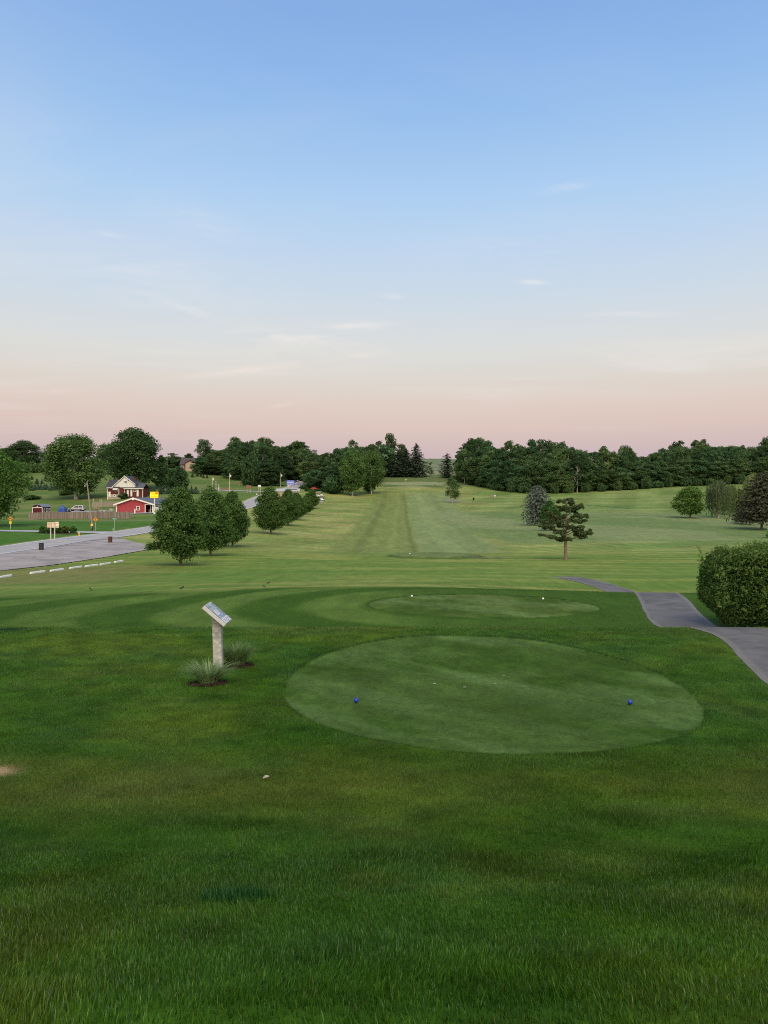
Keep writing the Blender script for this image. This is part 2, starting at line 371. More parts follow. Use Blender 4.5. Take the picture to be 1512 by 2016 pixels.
def leaf_mat(name, col, col2, trans=.35, gloss=0.0, attr=True):
    if name in _M: return _M[name]
    m, nt, out = nodes(name)
    a = N(nt, 'ShaderNodeAttribute', attribute_name='tint'); oi = N(nt, 'ShaderNodeObjectInfo')
    c = mixc(nt, col, col2, a.outputs['Fac'])
    c = mixc(nt, c, oi.outputs['Color'], 1.0, 'MULTIPLY')
    d = N(nt, 'ShaderNodeBsdfDiffuse'); t = N(nt, 'ShaderNodeBsdfTranslucent')
    nt.links.new(c, d.inputs[0]); nt.links.new(mixc(nt, c, (1.0, 1.15, .75), 1.0, 'MULTIPLY'), t.inputs[0])
    mx = N(nt, 'ShaderNodeMixShader'); mx.inputs[0].default_value = trans
    nt.links.new(d.outputs[0], mx.inputs[1]); nt.links.new(t.outputs[0], mx.inputs[2])
    o = mx.outputs[0]
    if gloss:
        g = N(nt, 'ShaderNodeBsdfGlossy', Roughness=.45); g.inputs[0].default_value = (.8, .85, .9, 1)
        m2 = N(nt, 'ShaderNodeMixShader'); m2.inputs[0].default_value = gloss
        nt.links.new(o, m2.inputs[1]); nt.links.new(g.outputs[0], m2.inputs[2]); o = m2.outputs[0]
    nt.links.new(o, out.inputs[0]); _M[name] = m
    return m

# ------------------------------------------------------------------ helpers: meshes and objects
def link(o, parent=None):
    COL.objects.link(o)
    if parent is not None: o.parent = parent
    return o
def np_mesh(name, verts, faces, material, smooth=False, attrs=None):
    """faces: (n, k) int array with one k for all faces"""
    me = bpy.data.meshes.new(name)
    verts = np.asarray(verts, np.float32); faces = np.asarray(faces, np.int32)
    k = faces.shape[1]; n = len(faces)
    me.vertices.add(len(verts)); me.vertices.foreach_set('co', verts.ravel())
    me.loops.add(n * k); me.loops.foreach_set('vertex_index', faces.ravel())
    me.polygons.add(n); me.polygons.foreach_set('loop_start', np.arange(0, n * k, k, dtype=np.int32))
    if smooth: me.polygons.foreach_set('use_smooth', np.ones(n, bool))
    me.update(calc_edges=True)
    for nm, (typ, data) in (attrs or {}).items():
        a = me.attributes.new(nm, typ, 'POINT')
        if typ == 'FLOAT': a.data.foreach_set('value', np.asarray(data, np.float32))
        else:
            d4 = np.ones((len(verts), 4), np.float32); d4[:, :3] = data
            a.data.foreach_set('color', d4.ravel())
    me.materials.append(material)
    return me
def new(name, me, parent=None):
    return link(bpy.data.objects.new(name, me), parent)
def tag(o, label=None, cat=None, group=None, kind=None):
    if label: o['label'] = label
    if cat: o['category'] = cat
    if group: o['group'] = group
    if kind: o['kind'] = kind
    return o
def empty(name, loc, label=None, cat=None, group=None, rz=0.0):
    o = bpy.data.objects.new(name, None); COL.objects.link(o)
    o.empty_display_size = .2
    o.location = loc; o.rotation_euler = (0, 0, rz)
    return tag(o, label, cat, group)
def copy_tree(o, parent=None):
    c = o.copy(); COL.objects.link(c); c.parent = parent
    for ch in [q for q in o.children]: copy_tree(ch, c)
    return c

class MB:
    """collects boxes, prisms, tubes and lathes; build() links them as one mesh object"""
    def __init__(s): s.v = []; s.f = []; s.m = []; s.sm = []
    def add(s, vs, fs, mi=0, smooth=False):
        b = len(s.v); s.v += [tuple(v) for v in vs]
        for f in fs: s.f.append([b + i for i in f]); s.m.append(mi); s.sm.append(smooth)
        return s
    def box(s, x0, x1, y0, y1, z0, z1, mi=0, M=None, bev=0.0):
        if bev > 0:
            b = min(bev, (x1 - x0) * .45, (y1 - y0) * .45, (z1 - z0) * .45)
            vs = []; rings = []
            for z, q in ((z0, b), (z0 + b, 0), (z1 - b, 0), (z1, b)):
                ring = [(x0 + q + (b if not q else 0), y0 + q, z), (x1 - q - (b if not q else 0), y0 + q, z), (x1 - q, y0 + q + (b if not q else 0), z), (x1 - q, y1 - q - (b if not q else 0), z),
                        (x1 - q - (b if not q else 0), y1 - q, z), (x0 + q + (b if not q else 0), y1 - q, z), (x0 + q, y1 - q - (b if not q else 0), z), (x0 + q, y0 + q + (b if not q else 0), z)]
                rings.append(ring); vs += ring
            fs = [tuple(range(7, -1, -1)), tuple(range(24, 32))]
            for r in range(3):
                for k in range(8): fs.append((r * 8 + k, r * 8 + (k + 1) % 8, r * 8 + 8 + (k + 1) % 8, r * 8 + 8 + k))
        else:
            vs = [(x0, y0, z0), (x1, y0, z0), (x1, y1, z0), (x0, y1, z0), (x0, y0, z1), (x1, y0, z1), (x1, y1, z1), (x0, y1, z1)]
            fs = [(3, 2, 1, 0), (4, 5, 6, 7), (0, 1, 5, 4), (1, 2, 6, 5), (2, 3, 7, 6), (3, 0, 4, 7)]
        if M is not None: vs = [M @ Vector(v) for v in vs]
        return s.add(vs, fs, mi)
    def prism(s, prof, y0, y1, axis='y', mi=0, M=None):
        """2D profile (counter-clockwise seen from -y) pushed from y0 to y1"""
        n = len(prof)
        if axis == 'y': vs = [(a, y0, b) for a, b in prof] + [(a, y1, b) for a, b in prof]
        elif axis == 'x': vs = [(y0, a, b) for a, b in prof] + [(y1, a, b) for a, b in prof]
        else: vs = [(a, b, y0) for a, b in prof] + [(a, b, y1) for a, b in prof]
        fs = [tuple(range(n)), tuple(range(2 * n - 1, n - 1, -1))] + [(k, k + n, (k + 1) % n + n, (k + 1) % n) for k in range(n)]
        if M is not None: vs = [M @ Vector(v) for v in vs]
        return s.add(vs, fs, mi)
    def tube(s, pts, rad, n=8, mi=0, cap=True, smooth=True):
        pts = [Vector(p) for p in pts]
        rad = rad if hasattr(rad, '__len__') else [rad] * len(pts)
        vs = []; fs = []
        up = None
        for k, p in enumerate(pts):
            d = (pts[min(k + 1, len(pts) - 1)] - pts[max(k - 1, 0)]).normalized()
            if up is None: up = d.orthogonal().normalized()
            up = (up - d * up.dot(d)); up = up.normalized() if up.length > 1e-6 else d.orthogonal().normalized()
            w = d.cross(up)
            for j in range(n):
                a = 2 * math.pi * j / n
                vs.append(p + (up * math.cos(a) + w * math.sin(a)) * rad[k])
        for k in range(len(pts) - 1):
            for j in range(n): fs.append((k * n + j, k * n + (j + 1) % n, k * n + n + (j + 1) % n, k * n + n + j))
        s.add(vs, fs, mi, smooth)
        if cap:
            b = len(pts) - 1
            s.add(vs[:n], [tuple(range(n - 1, -1, -1))], mi); s.add(vs[b * n:], [tuple(range(n))], mi)
        return s
    def lathe(s, prof, n=16, c=(0, 0, 0), mi=0, smooth=True, M=None):
        vs = []; fs = []
        for r, z in prof:
            for j in range(n):
                a = 2 * math.pi * j / n
                vs.append(Vector((c[0] + r * math.cos(a), c[1] + r * math.sin(a), c[2] + z)))
        for k in range(len(prof) - 1):
            for j in range(n): fs.append((k * n + j, k * n + (j + 1) % n, k * n + n + (j + 1) % n, k * n + n + j))
        fs.append(tuple(range(n - 1, -1, -1))); fs.append(tuple(range((len(prof) - 1) * n, len(prof) * n)))
        if M is not None: vs = [M @ v for v in vs]
        return s.add(vs, fs, mi, smooth)
    def build(s, name, mats, parent=None, loc=None):
        me = bpy.data.meshes.new(name); me.from_pydata(s.v, [], s.f)
        for m in (mats if isinstance(mats, (list, tuple)) else [mats]): me.materials.append(m)
        me.polygons.foreach_set('material_index', s.m); me.polygons.foreach_set('use_smooth', s.sm)
        me.update()
        o = new(name, me, parent)
        if loc is not None: o.location = loc
        return o

# ------------------------------------------------------------------ ground sheet
def build_ground():
    fine = np.radians(np.arange(-33, 33.001, .115)); coarse = np.radians(np.arange(36, 324.1, 3.0))
    ang = np.concatenate([fine, coarse]); na = len(ang)
    r = np.concatenate([[.03, .3], np.exp(np.linspace(math.log(.6), math.log(2500), 960))]); nr = len(r)
    A, Rr = np.meshgrid(ang, r)
    X = (np.sin(A) * Rr).ravel(); Y = (np.cos(A) * Rr).ravel()
    Z = H(X, Y)
    pv = paved(X, Y)
    Z = Z - .09 * sstep(.05, -.30, pv) * np.clip(np.hypot(X, Y) / 40, .35, 2.5)
    C = turf(X, Y)
    dirt = np.array([.16, .14, .10])
    edge = np.exp(-(pv / .12) ** 2) * sstep(60, 10, np.hypot(X, Y))
    C = lerp(C, (.17, .15, .10), edge * .4 * fbm(X * 1.2, Y * 1.2, 15))
    # mulch rings under the ornamental grasses
    rr = sstep(2.5, 10, np.hypot(X, Y))
    V = np.stack([X, Y, Z], 1)
    i = np.arange(nr - 1)[:, None] * na; j = np.arange(na)[None, :]; j2 = (j + 1) % na
    q = np.stack([i + j, i + na + j, i + na + j2, i + j2], -1).reshape(-1, 4)
    q = q[:, ::-1]
    m, nt, out = nodes('turf')
    at_ = N(nt, 'ShaderNodeAttribute', attribute_name='turf_colour')
    geo = N(nt, 'ShaderNodeNewGeometry')
    n1 = N(nt, 'ShaderNodeTexNoise', Scale=14.0, Detail=6.0, Roughness=.7); nt.links.new(geo.outputs['Position'], n1.inputs[0])
    mp = N(nt, 'ShaderNodeMapping'); mp.inputs['Scale'].default_value = (.5, .16, .5); nt.links.new(geo.outputs['Position'], mp.inputs[0])
    n2 = N(nt, 'ShaderNodeTexNoise', Scale=2.0, Detail=8.0, Roughness=.72); nt.links.new(mp.outputs[0], n2.inputs[0])
    c = mixc(nt, at_.outputs['Color'], ramp(nt, n1.outputs[0], [(.25, .62), (.75, 1.38)]), 1.0, 'MULTIPLY')
    c = mixc(nt, c, ramp(nt, n2.outputs[0], [(.28, .74), (.72, 1.26)]), 1.0, 'MULTIPLY')
    p = N(nt, 'ShaderNodeBsdfPrincipled', Roughness=.9); p.inputs['Specular IOR Level'].default_value = .05
    b = N(nt, 'ShaderNodeBump', Strength=.6, Distance=.03); nt.links.new(n1.outputs[0], b.inputs['Height']); nt.links.new(b.outputs[0], p.inputs['Normal'])
    nt.links.new(c, p.inputs['Base Color']); nt.links.new(p.outputs[0], out.inputs[0])
    me = np_mesh('ground', V, q, m, True, {'turf_colour': ('FLOAT_COLOR', C)})
    return tag(new('ground', me), kind='structure')
build_ground()

# ------------------------------------------------------------------ paved sheets
def sheet(name, P, material, lift, cross=7, sub=4):
    V = []; Fq = []
    Q = []
    for k in range(len(P) - 1):
        for t in range(sub): Q.append(P[k] + (P[k + 1] - P[k]) * t / sub)
    Q.append(P[-1]); Q = np.array(Q)
    T = np.gradient(Q[:, :2], axis=0); T /= np.linalg.norm(T, axis=1)[:, None]
    Nn = np.stack([-T[:, 1], T[:, 0]], 1)
    u = np.linspace(-1, 1, cross)
    wob = 1 + .05 * (fbm(Q[:, 0:1] * 1.3 + u * 3, Q[:, 1:2] * 1.3, 7) - .5)
    X = Q[:, 0:1] + Nn[:, 0:1] * u * Q[:, 2:3] / 2 * wob; Y = Q[:, 1:2] + Nn[:, 1:2] * u * Q[:, 2:3] / 2 * wob
    Z = H(X, Y) + lift * (1 - .5 * np.abs(u) ** 4)
    V = np.stack([X, Y, Z], -1).reshape(-1, 3)
    n = len(Q)
    i = np.arange(n - 1)[:, None] * cross; j = np.arange(cross - 1)[None, :]
    q = np.stack([i + j + 1, i + j, i + cross + j, i + cross + j + 1], -1).reshape(-1, 4)
    U = np.tile(u, n); S = np.repeat(np.arange(n), cross)
    me = np_mesh(name, V, q[:, ::-1], material, True, {'across': ('FLOAT', U), })
    return tag(new(name, me), kind='structure')
def asphalt(name, col, scale=1.0, crack=.5, edge=(.30, .27, .22), patch=(.10, .10, .105)):
    m, nt, out = nodes(name)
    geo = N(nt, 'ShaderNodeNewGeometry'); a = N(nt, 'ShaderNodeAttribute', attribute_name='across')
    n1 = N(nt, 'ShaderNodeTexNoise', Scale=30.0, Detail=6.0, Roughness=.75); nt.links.new(geo.outputs['Position'], n1.inputs[0])
    n2 = N(nt, 'ShaderNodeTexNoise', Scale=.55 * scale, Detail=6.0, Roughness=.6, Distortion=.6); nt.links.new(geo.outputs['Position'], n2.inputs[0])
    v = N(nt, 'ShaderNodeTexVoronoi', Scale=.32 * scale, feature='DISTANCE_TO_EDGE')
    dm = N(nt, 'ShaderNodeMix', data_type='VECTOR'); dm.inputs[0].default_value = .35
    nz = N(nt, 'ShaderNodeTexNoise', Scale=1.5, Detail=4.0); nt.links.new(geo.outputs['Position'], nz.inputs[0])
    nt.links.new(geo.outputs['Position'], dm.inputs[4]); nt.links.new(nz.outputs[1], dm.inputs[5]); nt.links.new(dm.outputs[1], v.inputs[0])
    c = mixc(nt, col, ramp(nt, n1.outputs[0], [(.25, .72), (.75, 1.3)]), 1.0, 'MULTIPLY')
    c = mixc(nt, c, patch, ramp(nt, n2.outputs[0], [(.42, 0), (.62, .8)]))
    if crack: c = mixc(nt, c, (.035, .035, .037), ramp(nt, v.outputs[0], [(0, crack), (.012, 0)]))
    ab = N(nt, 'ShaderNodeMath', operation='ABSOLUTE'); nt.links.new(a.outputs['Fac'], ab.inputs[0])
    sm = N(nt, 'ShaderNodeMath', operation='MULTIPLY_ADD'); nt.links.new(n2.outputs[0], sm.inputs[0]); sm.inputs[1].default_value = .25; nt.links.new(ab.outputs[0], sm.inputs[2])
    c = mixc(nt, c, edge, ramp(nt, sm.outputs[0], [(.94, 0), (1.16, .5)]))
    p = N(nt, 'ShaderNodeBsdfPrincipled', Roughness=.85); p.inputs['Specular IOR Level'].default_value = .25
    b = N(nt, 'ShaderNodeBump', Strength=.35, Distance=.01); nt.links.new(n1.outputs[0], b.inputs['Height']); nt.links.new(b.outputs[0], p.inputs['Normal'])
    nt.links.new(c, p.inputs['Base Color']); nt.links.new(p.outputs[0], out.inputs[0])
    return m
MPATH = asphalt('cart_path_asphalt', (.142, .136, .130), .9, .35, (.20, .185, .16), (.074, .071, .071))
MROAD = asphalt('road_asphalt', (.365, .35, .345), .5, .2, (.42, .41, .41), (.29, .28, .28))
MLOT = asphalt('worn_lot', (.345, .305, .285), .5, .45, (.36, .32, .29), (.200, .180, .172))
MCONC = asphalt('pale_concrete', (.40, .40, .42), .3, .1, (.40, .40, .40), (.33, .33, .35))
sheet('cart_path', PATHD, MPATH, .015, 13, 4)
sheet('road', ROADD, MROAD, .03, 9, 3)
sheet('side_street', STREETD, MCONC, .05, 5, 3)
sheet('lane', LANED, MCONC, .05, 5, 3)
def poly_sheet(name, poly, material, lift, step=1.0):
    xs = np.array([p[0] for p in poly]); ys = np.array([p[1] for p in poly])
    gx, gy = np.meshgrid(np.arange(xs.min(), xs.max() + step, step), np.arange(ys.min(), ys.max() + step, step))
    X = gx.copy(); Y = gy.copy()
    ins = inpoly(X.ravel(), Y.ravel(), poly).reshape(X.shape)
    # keep cells touching the inside and pull their outer corners onto the outline
    cell = ins[:-1, :-1] | ins[1:, :-1] | ins[:-1, 1:] | ins[1:, 1:]
    use = np.zeros_like(ins)
    for a in (0, 1):
        for b in (0, 1): use[a:a + cell.shape[0], b:b + cell.shape[1]] |= cell
    P = poly + [poly[0]]
    out = use & ~ins
    ox = X[out]; oy = Y[out]; bd = np.full(ox.shape, 1e9); bx = ox.copy(); by = oy.copy()
    for k in range(len(P) - 1):
        ax, ay = P[k]; dx, dy = P[k + 1][0] - ax, P[k + 1][1] - ay
        t = np.clip(((ox - ax) * dx + (oy - ay) * dy) / (dx * dx + dy * dy), 0, 1)
        qx = ax + t * dx; qy = ay + t * dy; d = np.hypot(ox - qx, oy - qy); m = d < bd
        bd[m] = d[m]; bx[m] = qx[m]; by[m] = qy[m]
    wig = .25 * (fbm(bx * .6, by * .6, 3) - .5)
    X[out] = bx + wig; Y[out] = by
    Z = H(X, Y) + lift
    V = np.stack([X, Y, Z], -1).reshape(-1, 3); nx = X.shape[1]
    ii, jj = np.nonzero(cell); i = ii * nx + jj
    q = np.stack([i, i + 1, i + nx + 1, i + nx], 1)
    u = np.zeros(len(V)); 
    return tag(new(name, np_mesh(name, V, q, material, True, {'across': ('FLOAT', u)})), kind='structure')
poly_sheet('parking_lot', LOT, MLOT, .035, .8)
APRON = [(-70.5, 202.5), (-60.0, 202.5), (-58.5, 206.8), (-75, 206.8), (-86, 214), (-92, 219), (-94, 223), (-88, 223), (-79, 216), (-72, 209.0)]
poly_sheet('concrete_apron', APRON, MCONC, .10, 1.0)
# painted lines on the road, and the broken tar edge along the lot
def stripe(name, off, w, material, a=0, b=None, lift=.036):
    P = ROADD[a:b].copy()
    T = np.gradient(P[:, :2], axis=0); T /= np.linalg.norm(T, axis=1)[:, None]
    P[:, 0] += -T[:, 1] * off; P[:, 1] += T[:, 0] * off; P[:, 2] = w
    return sheet(name, P, material, lift, 3, 3)
MYEL = mat('road_yellow', (.62, .47, .25), .7, .25, 2.0); MWHT = mat('road_white', (.66, .66, .66), .7, .25, 2.0)
stripe('centre_line', .09, .11, MYEL); stripe('centre_line', -.09, .11, MYEL)
stripe('edge_line', 3.05, .14, MWHT); stripe('edge_line', -3.05, .14, MWHT)
MTAR = mat('tar', (.05, .05, .052), .9, .3, 4.0)
tp = dens([(-45.25, 74, .25), (-45.1, 86, .10), (-45.3, 97, .35), (-45.0, 104, .5), (-45.15, 112, .4), (-44.8, 119, .6), (-43.6, 122.5, .4), (-42.6, 125.5, .25)], 6)
sheet('tar_seam', tp, MTAR, .048, 3, 3)
sheet('path_joint', dens([(10.05, 26.75, .05), (11.0, 26.95, .09), (11.8, 26.9, .06), (12.35, 26.85, .04)], 5), MTAR, .026, 3, 3)

# ------------------------------------------------------------------ grass blades
BEDS = []
def grass():
    rng = np.random.default_rng(5)
    def scatter(d0, d1, dens_f, n_bins=90):
        xs = []; ys = []
        e = np.linspace(d0, d1, n_bins + 1)
        for a, b in zip(e[:-1], e[1:]):
            m = (a + b) / 2; hw = m * .58 + .9
            n = int(dens_f(m) * 2 * hw * (b - a))
            xs.append(rng.uniform(-hw, hw, n)); ys.append(rng.uniform(a, b, n))
        return np.concatenate(xs), np.concatenate(ys)
    def pxd(d): return (F / d) ** 2 * .28
    x1, y1 = scatter(1.9, 6.5, lambda d: 9500)
    x2, y2 = scatter(6.5, 26.4, lambda d: min(9500, .85 * (F / d) ** 2 * .26), 160)
    x3, y3 = scatter(26.4, 42.0, lambda d: .5 * (F / d) ** 2 * .16, 60)
    parts = []
    for x, y, fine in ((x1, y1, True), (np.concatenate([x2, x3]), np.concatenate([y2, y3]), False)):
        keep = paved(x, y) > .02
        q1 = tq(x, y, TEE[0]); q2 = tq(x, y, TEE[1])
        on = (q1 < 1.0) | (q2 < 1.0)
        keep &= ~on | (rng.random(len(x)) < .95)
        for bx, by, ba, bb in BEDS:
            keep &= ((x - bx) / ba) ** 2 + ((y - by) / bb) ** 2 > rng.uniform(.7, 1.15, len(x))
        x = x[keep]; y = y[keep]; on = on[keep]
        z = H(x, y); c = turf(x, y); n = len(x)
        tall = .6 + .8 * fbm(x / .8, y / .8, 201, 3); tuft = sstep(.62, .8, fbm(x / .35, y / .35, 202, 2))
        L = .036 * tall * (1 + .5 * tuft) * rng.uniform(.55, 1.35, n)
        L = np.where(on, .013 * rng.uniform(.5, 1.5, n), L)
        L = np.where(y > 26.4, L * .7, L)
        b = np.exp(-((x + .985) / .22) ** 2 - ((y - 4.98) / .17) ** 2); L = L * (1 + .8 * np.clip(b * 1.4, 0, 1))
        w = np.maximum(.0030, y * .00042) * rng.uniform(.7, 1.3, n)
        w = np.where(on, w * .8, w)
        th = rng.uniform(0, 2 * np.pi, n) ; lean = rng.normal(0, .35, n) + .10
        # comb the blades gently, patch by patch
        cd = 2 * np.pi * fbm(x / 1.5, y / 1.5, 205, 2) * 2
        lx = np.cos(th) * np.abs(lean) * .75 + np.cos(cd) * .16; ly = np.sin(th) * np.abs(lean) * .75 + np.sin(cd) * .16
        wx = np.cos(th + 1.57 + rng.normal(0, .5, n)); wy = np.sin(th + 1.57)
        var = rng.uniform(.38, 1.72, n)
        cc = c * var[:, None]
        yel = rng.random(n); cc = np.where((yel < .10)[:, None], cc * np.array([1.7, 1.25, 1.3]), cc)
        cc = np.where((yel > .94)[:, None], cc * np.array([1.0, 1.3, 1.9]), cc)
        cc = np.where(((yel > .11) & (yel < .122))[:, None] & ~on[:, None], np.array([.15, .145, .055]), cc)
        base = np.stack([x, y, z - .004], 1); side = np.stack([wx * w / 2, wy * w / 2, np.zeros(n)], 1)
        tip = base + np.stack([lx * L * 1.15, ly * L * 1.15, L * np.sqrt(np.maximum(.15, 1 - .5 * (lx ** 2 + ly ** 2)))], 1)
        if fine:
            mid = base + np.stack([lx * L * .40, ly * L * .40, L * .58], 1)
            V = np.stack([base - side, base + side, mid + side * .8, mid - side * .8, tip], 1).reshape(-1, 3)
            o = np.arange(n)[:, None] * 5
            T = np.concatenate([o + [0, 1, 2], o + [0, 2, 3], o + [3, 2, 4]], 1).reshape(-1, 3)
            C = np.repeat(cc, 5, 0).reshape(n, 5, 3) * np.array([.55, .55, .95, .95, 1.25])[None, :, None] ** 0
        else:
            V = np.stack([base - side, base + side, tip], 1).reshape(-1, 3)
            T = np.arange(n * 3).reshape(-1, 3)
            C = np.repeat(cc, 3, 0)
        parts.append((V, T, C.reshape(-1, 3)))
    off = 0; Vs = []; Ts = []; Cs = []
    for V, T, C in parts: Vs.append(V); Ts.append(T + off); Cs.append(C); off += len(V)
    m, nt, out = nodes('grass_blade')
    a = N(nt, 'ShaderNodeAttribute', attribute_name='turf_colour')
    d = N(nt, 'ShaderNodeBsdfDiffuse'); t = N(nt, 'ShaderNodeBsdfTranslucent')
    nt.links.new(mixc(nt, a.outputs['Color'], (1.15, 1.15, 1.15), 1.0, 'MULTIPLY'), d.inputs[0]); nt.links.new(mixc(nt, a.outputs['Color'], (1.3, 1.35, .8), 1.0, 'MULTIPLY'), t.inputs[0])
    mx = N(nt, 'ShaderNodeMixShader'); mx.inputs[0].default_value = .38
    nt.links.new(d.outputs[0], mx.inputs[1]); nt.links.new(t.outputs[0], mx.inputs[2])
    g = N(nt, 'ShaderNodeBsdfGlossy', Roughness=.4); g.inputs[0].default_value = (.7, .85, .8, 1)
    m2 = N(nt, 'ShaderNodeMixShader'); m2.inputs[0].default_value = .03
    nt.links.new(mx.outputs[0], m2.inputs[1]); nt.links.new(g.outputs[0], m2.inputs[2])
    nt.links.new(m2.outputs[0], out.inputs[0])
    V = np.concatenate(Vs); T = np.concatenate(Ts); C = np.concatenate(Cs)
    print('blades tris', len(T))
    o = new('grass', np_mesh('grass', V, T, m, False, {'turf_colour': ('FLOAT_COLOR', C)}))
    tag(o, 'short green lawn grass covering the slope in the foreground', 'grass', kind='stuff')
# ------------------------------------------------------------------ foliage
def rand_dirs(n, rng):
    v = rng.normal(size=(n, 3)); return v / np.linalg.norm(v, axis=1)[:, None]
def leaves(centres, normals, size, rng, asp=.55):
    """diamond leaves (or small sprays of leaves) as quads"""
    n = len(centres)
    nn = normals / (np.linalg.norm(normals, axis=1)[:, None] + 1e-9)
    r = rand_dirs(n, rng)
    u = np.cross(nn, r); u /= np.linalg.norm(u, axis=1)[:, None] + 1e-9
    v = np.cross(nn, u)
    s = (np.asarray(size) * rng.uniform(.6, 1.35, n))[:, None]
    bend = nn * s * .22
    V = np.stack([centres - u * s - bend, centres + v * s * asp, centres + u * s - bend, centres - v * s * asp], 1).reshape(-1, 3)
    return V
def leaf_object(V, tint, name, material, parent):
    n = len(V) // 4
    me = np_mesh(name, V, np.arange(n * 4).reshape(-1, 4), material, False, {'tint': ('FLOAT', np.repeat(tint, 4))})
    return me
BARK = mat('bark', (.12, .095, .07), .9, .3, 6.0, .1, bump=.6, stretch=(2, 2, .5))
BARKP = mat('pale_bark', (.36, .34, .30), .9, .3, 5.0, .1, bump=.5, stretch=(2, 2, .5))
LEAF = leaf_mat('leaf_broad', (.040, .092, .026), (.135, .225, .066), .36)
LEAFF = leaf_mat('leaf_wood', (.040, .088, .038), (.140, .220, .092), .34)
NEED = leaf_mat('needles', (.030, .052, .032), (.064, .094, .054), .15)
NEEDG = leaf_mat('needles_grey', (.082, .104, .086), (.175, .205, .178), .12)
NEEDP = leaf_mat('needles_olive', (.062, .078, .036), (.15, .162, .080), .15)
NEEDB = leaf_mat('needles_brown', (.036, .040, .027), (.088, .090, .058), .12)
WILL = leaf_mat('leaf_willow', (.085, .118, .055), (.20, .245, .125), .42)
HEDG = leaf_mat('leaf_hedge', (.034, .100, .022), (.175, .260, .065), .45, .012)

def broadleaf(seed, Hh, Rr, base=.08, top_pow=.52, nclump=90, nleaf=5000, size=.4, flat=.92, wide=.42, gap=1.0, limbs=14, bark=None, leaf=None, trunk_r=None, sparse=0.0, kind='round', lean=0.0):
    """returns meshes (crown, trunk) for a tree Hh tall with crown radius Rr"""
    rng = np.random.default_rng(seed)
    hb = base * Hh; Ch = Hh - hb
    def rad(u):
        if kind == 'egg': return Rr * np.clip(np.sin(np.pi * np.clip(u, 0, 1) ** .70), 0, 1) ** .64 * (1 - .05 * u)
        if kind == 'wide': return Rr * np.clip(1 - (np.abs(u - .42) / .60) ** 2.4, 0.02, 1) ** .6
        return Rr * np.clip(np.sin(np.pi * np.clip(u * .93 + .05, 0, 1) ** (np.log(.5) / np.log(wide))), .04, 1) ** top_pow
    cl = []
    lob = [(rng.uniform(0, 2 * np.pi), rng.uniform(.1, .95), rng.uniform(.72, 1.16)) for _ in range(9)]
    tries = 0
    while len(cl) < nclump and tries < 20000:
        tries += 1
        u = rng.uniform(0, 1); a = rng.uniform(0, 2 * np.pi)
        m = rad(u) / Rr
        if rng.random() > m + .10: continue
        k = 1.0
        for la, lu, lk in lob:
            wgt = math.exp(-(((a - la + np.pi) % (2 * np.pi) - np.pi) / .6) ** 2 - ((u - lu) / .22) ** 2)
            k += (lk - 1) * wgt
        rr = rad(u) * (rng.uniform(.25, 1) ** .5) * k
        rc = Rr * rng.uniform(.15, .30)
        rr = max(rr - rc * .55, 0)
        cl.append((rr * math.cos(a) + lean * u, rr * math.sin(a), hb + rc * .4 + u * (Ch - rc * .9), rc))
    cl = np.array(cl)
    wgt = cl[:, 3] ** 2; idx = rng.choice(len(cl), nleaf, p=wgt / wgt.sum())
    d = rand_dirs(nleaf, rng); fl_ = (d[:, 2] < 0) & (rng.random(nleaf) < .45); d[:, 2] = np.where(fl_, -d[:, 2], d[:, 2])
    q = rng.uniform(.25, 1.0, nleaf) ** .36
    c = cl[idx, :3] + d * cl[idx, 3:4] * q[:, None] * np.array([1.05, 1.05, flat])
    c += rng.normal(0, .035 * Rr, c.shape)
    keep = c[:, 2] > hb * .35
    c = c[keep]; d = d[keep]; idx = idx[keep]
    nrm = d * .7 + np.array([0, 0, .45]) + rng.normal(0, .55, c.shape)
    V = leaves(c, nrm, size, rng)
    ct = rng.uniform(0, 1, len(cl))
    tint = np.clip(.65 * ct[idx] + .35 * rng.random(len(c)), 0, 1)
    crown = leaf_object(V, tint, 'crown', leaf or LEAFF, None)
    mb = MB(); tr = trunk_r or Hh * .018
    top = Vector((lean * .8, 0, hb + Ch * .72))
    pts = [Vector((0, 0, -Hh * .02)), Vector((0, 0, Hh * .02)), Vector((rng.normal(0, .01) * Hh, rng.normal(0, .01) * Hh, hb + Ch * .18)), Vector((lean * .4 + rng.normal(0, .015) * Hh, rng.normal(0, .015) * Hh, hb + Ch * .45)), top]
    mb.tube(pts, [tr * 1.5, tr * 1.1, tr * .9, tr * .6, tr * .15], 9)
    sel = rng.choice(len(cl), min(limbs, len(cl)), replace=False)
    for s in sel:
        e = Vector(cl[s, :3]); z0 = max(hb * .9, min(e.z - abs(e.xy.length) * .7, hb + Ch * .55))
        t = (z0 - 0) / (hb + Ch * .72)
        b = Vector((lean * .6 * t, 0, z0))
        mid = b.lerp(e, .55) + Vector((0, 0, .06 * Rr))
        mb.tube([b, mid, e], [tr * .45, tr * .28, tr * .07], 5, cap=False)
    trunk = bpy.data.meshes.new('trunk'); trunk.from_pydata(mb.v, [], mb.f); trunk.materials.append(bark or BARK)
    trunk.polygons.foreach_set('use_smooth', mb.sm); trunk.update()
    return crown, trunk

